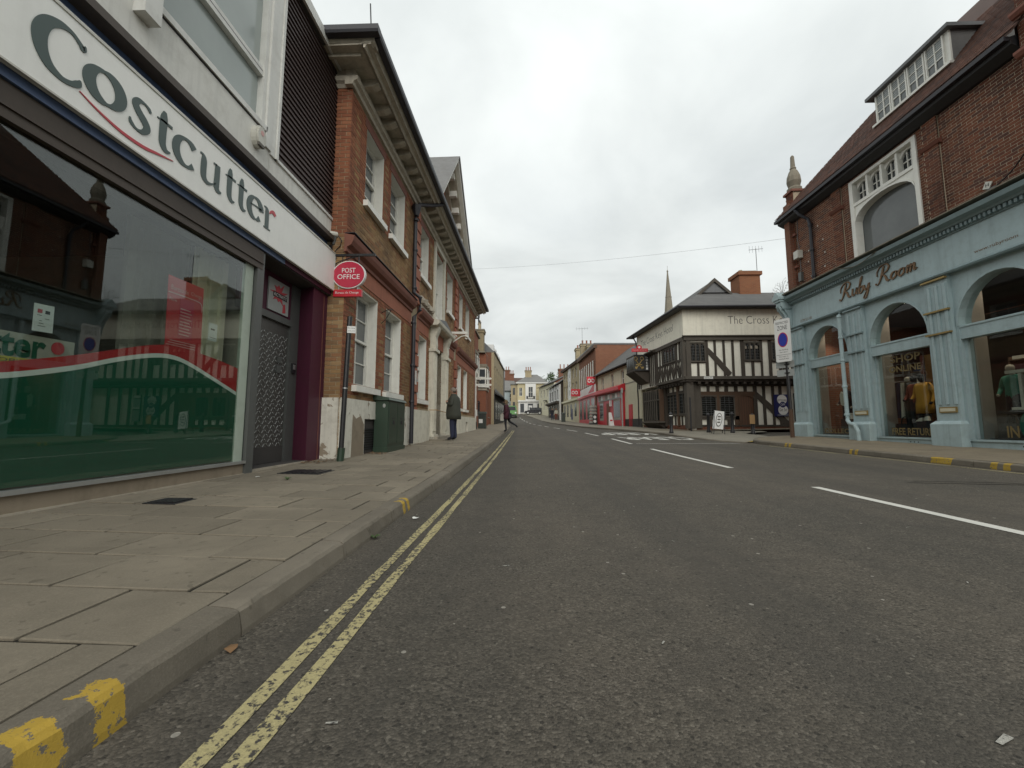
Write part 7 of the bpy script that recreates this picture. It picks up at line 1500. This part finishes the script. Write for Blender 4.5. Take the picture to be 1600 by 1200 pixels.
rsh = random.Random(17)
for a, b_, w_, lab in [(1.0, 2.1, -1.5, 'dark shelves of folded clothes at the back of the narrow end window'), (3.2, 4.9, -1.5, 'dark shelves of folded clothes at the back of the middle arched window'), (5.6, 7.3, -1.7, 'dark shelves of folded clothes at the back of the window nearest the camera')]:
    T_ = thing('display_shelves', lab, 'shelves', FR.p(a, w_, .42)[:], 'shelves at the back of the blue shop windows')
    for u in (a, (a+b_)/2, b_): box(FR, 'upright', 'timber_brown', T_, u-.02, u+.02, w_-.35, w_, .42, 2.5)
    for k in range(6):
        v = .6+.36*k; box(FR, 'shelf', 'timber_brown', T_, a, b_, w_-.35, w_+.01, v, v+.03); u = a+.06
        while u < b_-.2:
            d = rsh.uniform(.14, .24); h2 = rsh.uniform(.08, .26); box(FR, 'folded_stack', rsh.choice(['cloth_cream', 'cloth_rust', 'coat_mustard', 'cloth_black', 'denim', 'leather', 'newsprint', 'burgundy', 'cloth_green']), T_, u, u+d, w_-.3, w_-.02, v+.03, v+.03+h2); u += d+rsh.uniform(.02, .12)
mannequin('mannequin in cream top at the left of the middle arched window', 3.7, -.95, 'cloth_cream', 'denim', None, 'stone'); mannequin('mannequin in green top at the left of the window nearest the camera', 6.25, -1.0, 'cloth_green', 'cloth_black', None, 'stone')
# ------------------------------------------------------------------ street furniture
CB = thing('utility_cabinet', 'dark green metal utility cabinet standing against the white plinth', 'cabinet', (-3.1, 8.75, .2)); zc = gp(-3, 9)
MB().box(-3.24, -2.92, 8.72, 9.98, zc-.05, zc+.1).build('base', 'cabinet_green', CB); bd = MB().box(-3.24, -2.94, 8.75, 9.95, zc+.1, zc+1.12).build('body', 'cabinet_green', CB)
mb = MB(); mb.hexa([(-3.26, 8.7, zc+1.12), (-2.9, 8.7, zc+1.12), (-2.9, 10.0, zc+1.12), (-3.26, 10.0, zc+1.12)], [(-3.26, 8.7, zc+1.24), (-2.93, 8.72, zc+1.17), (-2.93, 9.98, zc+1.17), (-3.26, 10.0, zc+1.24)]); mb.build('lid', 'cabinet_green', CB)
for y in (8.79, 9.37):
    dd = MB().box(-2.94, -2.925, y, y+.55, zc+.18, zc+1.08).build('door', 'cabinet_green', CB); MB().box(-2.925, -2.905, y+.25, y+.33, zc+.6, zc+.68).build('lock', 'black_iron', dd); MB().box(-2.925, -2.92, y+.2, y+.38, zc+.72, zc+.74).build('vent', 'black_iron', dd)
mb = MB(Frame((-3.25, 8.75), (1, 0))); mb.disc(.22, zc+1.0, .03, .045, .0, .006); mb.build('sticker', 'alu', CB)
PS = thing('sign_post', 'thin black post with small white waiting-restriction plate beside the purple pillar', 'sign post', (-3.12, 6.95, .2)); zp = gp(-3.1, 6.95)
MB().tube([(-3.14, 6.95, zp-.1), (-3.12, 6.95, zp+.22)], .06, 10).build('foot', 'cabinet_green', PS); MB().tube([(-3.13, 6.95, zp), (-3.065, 6.95, zp+2.5)], .042, 10).build('post', 'black_iron', PS); MB().tube([(-3.1, 6.95, zp+1.23), (-3.099, 6.95, zp+1.25)], .045, 10).build('band', 'alu', PS)
fz = Frame((-3.08, 6.9), (1, .25)); pl_ = MB(fz).box(0, .14, .0, .008, zp+2.2, zp+2.32).build('plate', 'sign_white', PS); text(fz, 'No waiting', .01, .13, zp+2.27, zp+2.3, .009, 'lettering', 'ink', pl_); text(fz, 'at any time', .01, .13, zp+2.22, zp+2.25, .009, 'lettering', 'ink', pl_)
ZP = thing('zone_sign_post', 'black post with tall white restricted zone sign at the blue shop corner', 'sign post', (9.47, 14.95, .28)); zz_ = rz(9.47, 14.9)
MB().tube([(9.5, 14.95, zz_-.1), (9.49, 14.95, zz_+1.0)], .07, 10).build('sleeve', 'timber_brown', ZP); MB().tube([(9.49, 14.95, zz_+1.0), (9.46, 14.95, 4.5)], .055, 10).build('post', 'black_iron', ZP)
fz = Frame((9.19, 15.09), (1, -1.7)); bz = MB(fz).prism([(0, 3.1), (.04, 3.06), (.5, 3.06), (.54, 3.1), (.54, 4.58), (.5, 4.62), (.04, 4.62), (0, 4.58)], -.01, .01).build('sign_board', 'sign_white', ZP)
text(fz, 'RESTRICTED', .06, .48, 4.44, 4.53, .012, 'lettering', 'ink', bz); text(fz, 'ZONE', .1, .44, 4.22, 4.38, .012, 'lettering', 'ink', bz)
MB(fz).disc(.27, 3.86, .17, .27, .01, .014).build('roundel_rim', 'red_sign', bz); MB(fz).disc(.27, 3.86, .145, .24, .014, .017).build('roundel', 'zone_blue', bz)
text(fz, 'No loading', .12, .42, 3.46, 3.52, .012, 'lettering', 'ink', bz); text(fz, '9am-6pm', .14, .4, 3.38, 3.43, .012, 'lettering', 'ink', bz); box(fz, 'rule', 'ink', bz, .02, .52, .01, .012, 3.31, 3.32); text(fz, 'Except in', .12, .42, 3.22, 3.27, .012, 'lettering', 'ink', bz); text(fz, 'marked bays', .1, .44, 3.13, 3.19, .012, 'lettering', 'ink', bz)
for v, a, b_ in ((2.86, -.1, .52), (2.55, -.08, .5)): box(fz, 'rear_plate', 'sign_grey', ZP, a, b_, -.16, -.14, v, v+.24); box(fz, 'clip', 'black_iron', ZP, .2, .36, -.2, -.1, v+.1, v+.13)
def bollard(x, y, z, h_, label, white=False, wood=False):
    T_ = thing('bollard', label, 'bollard', (x, y, z), 'black bollards by the inn'); mb = MB(); mb.lathe((x, y, z-.05), [(.1, 0), (.1, .12), (.075, .18), (.068, h_-.12), (.085, h_-.1), (.085, h_-.04), (.06, h_), (.02, h_+.03)], 12); mb.build('shaft', 'black_iron', T_, smooth=True)
    if white: mb = MB(); mb.lathe((x, y, z+h_-.2), [(.075, 0), (.078, .01), (.078, .07), (.075, .08)], 12); mb.build('reflective_band', 'sign_white', T_)
    if wood: MB(Frame((x-.2, y-.1), (1, 0))).box(.03, .24, .0, .03, z+.45, z+.85).build('notice', 'wood_pale', T_)
bollard(6.85, 19.5, az(6.85, 19.5), 1.0, 'black bollard with white band at the kerb before the inn corner', True); bollard(9.62, 19.4, az(9.6, 19.3), .98, 'black bollard just right of the white A-board'); bollard(9.95, 18.3, az(9.9, 18.2), .92, 'black bollard with small wooden notice before the inn door', False, True)
bollard(8.75, 19.9, az(8.7, 19.8), .95, 'black bollard half hidden behind the white A-board'); 
TP = MB().tube([(8.45, 21.2, az(8.45, 21.2)-.05), (8.45, 21.2, 2.2)], .04, 8).build('slim_post', 'black_iron', loc=(8.45, 21.2, .5)); tag(TP, 'slim plain black post against the inn corner', 'post')
AB = thing('a_board', 'white pavement A-board with oval emblem leaning before the inn', 'sign', (8.65, 18.7, .4)); fz = Frame((8.25, 18.75), (1, .1)); z0 = az(8.6, 18.7)
mb = MB(fz); mb.hexa([(.02, .28, z0+.25), (.5, .28, z0+.2), (.5, .26, z0+.2), (.02, .26, z0+.25)], [(.3, .0, z0+1.05), (.78, .0, z0+1.0), (.78, -.02, z0+1.0), (.3, -.02, z0+1.05)]); mb.build('panel', 'sign_white', AB)
mb = MB(); c0 = Vector(fz.p(.4, .155, z0+.63)); ax1 = (Vector(fz.p(.54, 0, z0+1.02))-Vector(fz.p(.26, .28, z0+.23))).normalized(); ax2 = Vector(fz.d)
for ra, rb3, off, m_ in ((.34, .15, .006, 'letter_dark'), (.3, .12, .009, 'sign_white')):
    mb = MB(); nrm = ax2.cross(ax1); nrm = nrm if nrm.y < 0 else -nrm; ids = [mb.pt(*(c0+ax1*ra*math.sin(t*.3142)+ax2*rb3*math.cos(t*.3142)+nrm*off)) for t in range(20)]; mb.face(ids); mb.build('oval', m_, AB)
for k in range(3): mb = MB(); q0 = c0+ax1*(.15-.14*k)+nrm*.012; mb.face([mb.pt(*(q0+ax2*a+ax1*b_)) for a, b_ in ((-.07, -.035), (.07, -.035), (.07, .035), (-.07, .035))]); mb.build('letter_block', 'letter_dark', AB)
for a, b_ in (((.0, .38), (.3, 0)), ((.5, .38), (.78, 0)), ((.35, -.4), (.3, -.02)), ((.85, -.4), (.78, -.02))): mb = MB(fz); mb.tube([(a[0], a[1], z0), (b_[0], b_[1], z0+1.03)], .016, 5); mb.build('leg', 'black_iron', AB)
FPp = thing('finger_post', 'white street fingerpost with pointed arms before the red brick house', 'sign post', (-3.1, 25.7, .5)); zf = gp(-3.1, 25.7)
MB().tube([(-3.1, 25.7, zf), (-3.1, 25.7, 4.2)], .055, 10).build('post', 'window_white', FPp); mb = MB(); mb.lathe((-3.1, 25.7, zf-.05), [(.1, 0), (.1, .45), (.07, .5)], 10); mb.build('foot', 'black_iron', FPp); mb = MB(); mb.lathe((-3.1, 25.7, 4.2), [(.07, 0), (.1, .1), (.05, .25), (.02, .32)], 10); mb.build('finial', 'window_white', FPp)
ff2 = Frame((-3.1, 25.7), (1, .05))
for v, a, b_ in ((3.66, .05, .95), (3.26, .05, .95), (3.45, -.4, -.05)): s_ = 1 if a > 0 else -1; tp = b_ if a > 0 else a; MB(ff2).prism([(a, v), (b_, v), (tp+.08*s_, v+.065), (b_, v+.13), (a, v+.13)] if a > 0 else [(a, v), (b_, v), (b_, v+.18), (a, v+.18), (a-.1, v+.09)], -.015, .015).build('arm', 'window_white', FPp)
MB(ff2).disc(0, 3.95, .2, .28, -.02, .02).build('emblem', 'window_white', FPp); MB(ff2).disc(0, 3.95, .12, .18, .02, .024).build('emblem_field', 'letter_dark', FPp); MB(ff2).box(.02, .12, .05, .06, 1.35, 1.75).build('notice', 'paper', FPp)
LB = thing('litter_bin', 'dark green litter bin with white emblem beside the fingerpost', 'bin', (-2.75, 26.6, .5)); zb = gp(-2.75, 26.6); MB().box(-3.0, -2.5, 26.3, 26.85, zb, zb+.95, .02).build('body', 'bin_green', LB); MB().box(-3.04, -2.46, 26.26, 26.89, zb+.95, zb+1.08, .04).build('hood', 'bin_green', LB); MB(Frame((-3.0, 26.29), (1, 0))).box(.06, .3, .0, .01, zb+.35, zb+.6).build('emblem', 'sign_white', LB); MB(Frame((-3.0, 26.29), (1, 0))).box(.1, .4, .0, .012, zb+.75, zb+.85).build('opening', 'ink', LB)
LB2 = thing('litter_bin', 'green litter bin on the far footway by the stock brick house', 'bin', (5.0, 53.5, 1.1)); zb = az(5, 53.5); MB().box(4.75, 5.25, 53.2, 53.8, zb, zb+1.05, .03).build('body', 'bin_green', LB2); MB().box(4.7, 5.3, 53.15, 53.85, zb+1.05, zb+1.2, .05).build('hood', 'bin_green', LB2)
RK = thing('goods_rack', 'rack of goods stacked on the footway between the red shopfronts', 'rack', (6.6, 40.2, .9)); zk = az(6.7, 40)
MB().box(6.25, 7.0, 39.9, 40.5, zk, zk+.1).build('base', 'black_iron', RK)
for k in range(6): MB().box(6.25, 7.0, 39.9, 40.5, zk+.3*k+.1, zk+.3*k+.14).build('shelf', 'lead', RK); MB().box(6.28, 6.97, 39.93, 40.45, zk+.3*k+.14, zk+.3*k+.34, .03).build('goods', 'newsprint', RK)
DS = thing('roundel_board', 'small black board with two white roundels beside the goods rack', 'sign', (6.6, 39.2, .9)); fz = Frame((6.45, 39.3), (1, 0)); MB(fz).box(0, .42, -.03, .0, zk+.02, zk+.95).build('board', 'ink', DS)
for v in (.3, .7): MB(fz).disc(.21, zk+v, .14, .14, .0, .005).build('roundel', 'sign_white', DS)
AW = thing('a_board', 'narrow white A-board with red print before the red shopfront', 'sign', (7.0, 34.3, .8)); zk = az(6.9, 34); fz = Frame((6.95, 34.2), (1, 0)); mb = MB(fz); mb.hexa([(0, .2, zk), (.4, .2, zk), (.4, .18, zk), (0, .18, zk)], [(0, .0, zk+1.1), (.22, .0, zk+1.1), (.22, -.02, zk+1.1), (0, -.02, zk+1.1)]); mb.build('panel', 'sign_white', AW); mb = MB(fz); mb.hexa([(0, -.2, zk), (.4, -.2, zk), (.4, -.22, zk), (0, -.22, zk)], [(0, -.0, zk+1.08), (.22, -.0, zk+1.08), (.22, -.02, zk+1.08), (0, -.02, zk+1.08)]); mb.build('rear_panel', 'sign_white', AW); MB(fz).box(.06, .26, .12, .17, zk+.4, zk+.5).build('print_line', 'red_sign', AW)
GP_ = thing('grey_sign_post', 'slim grey post with small plate before the red shopfront', 'sign post', (7.35, 31.2, .7)); zk = az(7.3, 31.2); MB().tube([(7.35, 31.2, zk-.05), (7.35, 31.2, 3.6)], .05, 8).build('post', 'sign_grey', GP_); MB(Frame((7.3, 31.14), (1, 0))).box(-.03, .13, .0, .015, 3.2, 3.55).build('plate', 'sign_grey', GP_)
# parked car and green van at the top of the street
def wheel(T_, x, y, z, ax='x'):
    mb = MB(); n = 14; rg = []
    for o in (-.1, .1):
        rg.append([mb.pt(x+.33*math.cos(2*math.pi*k/n), y+o, z+.33*math.sin(2*math.pi*k/n)) if ax == 'x' else mb.pt(x+o, y+.33*math.cos(2*math.pi*k/n), z+.33*math.sin(2*math.pi*k/n)) for k in range(n)])
    for k in range(n): mb.face([rg[0][k], rg[0][(k+1) % n], rg[1][(k+1) % n], rg[1][k]])
    mb.face(rg[0]); mb.face(rg[1]); W_ = mb.build('wheel', 'tyre', T_); mb = MB(); q = [(x+.19*math.cos(2*math.pi*k/n), y-.105, z+.19*math.sin(2*math.pi*k/n)) if ax == 'x' else (x-.105, y+.19*math.cos(2*math.pi*k/n), z+.19*math.sin(2*math.pi*k/n)) for k in range(n)]; mb.poly(q); mb.build('rim', 'alu', W_)
KX, KY = -.1, 82.5; kz = g(1, KY)+.1; CR = thing('parked_car', 'black hatchback parked across the top of the street', 'car', (KX+1.9, KY, kz)); fz = Frame((KX, KY-.85), (1, 0))
mb = MB(fz); mb.prism([(0, kz+.3), (.05, kz+.62), (.3, kz+.74), (1.0, kz+.86), (3.7, kz+.9), (3.85, kz+.6), (3.8, kz+.3)], -1.7, .0); mb.build('body', 'car_black', CR); mb = MB(fz); mb.prism([(.95, kz+.84), (1.6, kz+1.36), (2.8, kz+1.42), (3.5, kz+1.25), (3.72, kz+.88)], -1.55, -.15); mb.build('cabin', 'car_black', CR)
mb = MB(fz); mb.prism([(1.15, kz+.9), (1.68, kz+1.3), (2.25, kz+1.34), (2.25, kz+.92)], -.149, -.14); mb.build('window', 'pane_far', CR); mb = MB(fz); mb.prism([(2.35, kz+.92), (2.35, kz+1.34), (2.8, kz+1.35), (3.35, kz+1.2), (3.5, kz+.93)], -.149, -.14); mb.build('window', 'pane_far', CR)
for x in (.75, 3.05): wheel(CR, KX+x, KY-.85, kz+.3)
MB(fz).box(.02, .2, -.4, -.05, kz+.55, kz+.68).build('headlight', 'sign_white', CR)
VX, VY = -2.95, 72; vz = g(-2, VY)+.02; VN = thing('green_van', 'bright green van at the left kerb far up the street', 'van', (VX+.8, VY, vz)); fz = Frame((VX, VY), (1, 0))
mb = MB(fz); mb.prism([(0, vz+.35), (1.5, vz+.35), (1.5, vz+1.3), (1.36, vz+2.1), (.14, vz+2.1), (0, vz+1.3)], -4, .0); mb.build('body', 'van_green', VN); MB(fz).prism([(.12, vz+1.3), (1.38, vz+1.3), (1.28, vz+1.95), (.22, vz+1.95)], .0, .02).build('windscreen', 'pane_far', VN); MB(fz).box(.05, 1.45, .0, .1, vz+.35, vz+.6).build('bumper', 'ink', VN)
for x in (.05, 1.2): MB(fz).box(x, x+.25, .0, .03, vz+.8, vz+1.0).build('headlight', 'sign_white', VN)
for x in (.08, 1.42): wheel(VN, VX+x, VY+.8, vz+.33, 'y')

# ------------------------------------------------------------------ litter, leaves, weeds
rl = random.Random(21)
def scrap(nm, label, x, y, hf, s, mat, cat='litter', group=None):
    z = hf(x, y)+.004; mb = MB(); n = 6; ring = [mb.pt(x+s*rl.uniform(.6, 1)*math.cos(k*1.05), y+s*rl.uniform(.5, 1)*math.sin(k*1.05), z+rl.uniform(0, s*.5)) for k in range(n)]; c = mb.pt(x, y, z+s*.35)
    for k in range(n): mb.face([ring[k], ring[(k+1) % n], c])
    tag(mb.build(nm, mat, loc=(x, y, z)), label, cat, group)
scrap('dry_leaf', 'large dry leaf lying in the gutter against the kerb', -1.04, 1.5, g, .035, 'dry_leaf', 'leaf'); scrap('paper_scrap', 'white paper scrap lying beside the double yellow lines', -.92, 3.5, g, .035, 'paper'); scrap('paper_scrap', 'crumpled white paper at the foot of the purple pillar', -3.3, 7.0, gp, .05, 'paper'); scrap('paper_scrap', 'white paper scrap on the paving before the doorstep', -3.2, 4.9, gp, .03, 'paper')
scrap('paper_scrap', 'pale scrap in the road beside the yellow lines near the hurrying person', -.85, 14.5, g, .05, 'paper')
def leaflitter(label, x0, x1, y0, y1, n, hf):
    mb = MB()
    for _ in range(n):
        x, y = rl.uniform(x0, x1), rl.uniform(y0, y1); z = hf(x, y)+rl.uniform(.004, .02); a = rl.uniform(0, 6.3); s = rl.uniform(.012, .03); c, d = math.cos(a)*s, math.sin(a)*s
        mb.face([mb.pt(x-c, y-d, z), mb.pt(x+d*.5, y-c*.5, z+.006), mb.pt(x+c, y+d, z+rl.uniform(0, .012)), mb.pt(x-d*.5, y+c*.5, z)])
    stuff(tag(mb.build('leaf_litter', 'dry_leaf', loc=(x0, y0, hf(x0, y0))), label, 'leaves'))
leaflitter('dry leaf litter along the foot of the purple pillar', -3.58, -3.25, 6.4, 7.3, 120, gp); leaflitter('dry leaf litter around the base of the utility cabinet', -3.25, -2.85, 8.2, 8.7, 90, gp); leaflitter('dry leaf litter along the old white plinth', -3.2, -3.0, 10.1, 13.5, 160, gp)
def weed(label, x, y, hf, s, n=14):
    mb = MB()
    for k in range(n):
        a = rl.uniform(0, 6.3); l = s*rl.uniform(.5, 1); w_ = s*.18; c, d = math.cos(a), math.sin(a); z = hf(x, y)
        mb.face([mb.pt(x, y, z), mb.pt(x+c*l*.5-d*w_, y+d*l*.5+c*w_, z+l*.6), mb.pt(x+c*l, y+d*l, z+l*.5), mb.pt(x+c*l*.5+d*w_, y+d*l*.5-c*w_, z+l*.6)])
    tag(mb.build('weed', 'leaf', loc=(x, y, hf(x, y))), label, 'plant')
weed('small green weed growing in the gutter by the kerb', -1.05, 2.92, g, .05); weed('flat green weed in a paving joint before the shop door', -2.75, 4.75, gp, .07)
TW = thing('twig_plant', 'straggly bare plant growing on the cornice at the blue corner console', 'plant', FR.p(.0, .3, 5.9)[:]); mb = MB(FR)
for k in range(7): a = -1.2+.35*k; mb.tube([(.1, .3, 5.9), (.1+.25*math.sin(a), .3, 6.1+.1*(k % 3)), (.1+.6*math.sin(a), .32, 6.2+.25*math.cos(a))], .006, 4)
mb.build('stems', 'twig', TW); mb = MB(FR)
for k in range(40): u, v = .1+rl.uniform(-.65, .5), 6.0+rl.uniform(0, .5); mb.quad((u, .3, v), (u+.03, .31, v+.01), (u+.035, .32, v+.04), (u+.005, .31, v+.03))
mb.build('leaves', 'leaf', TW)
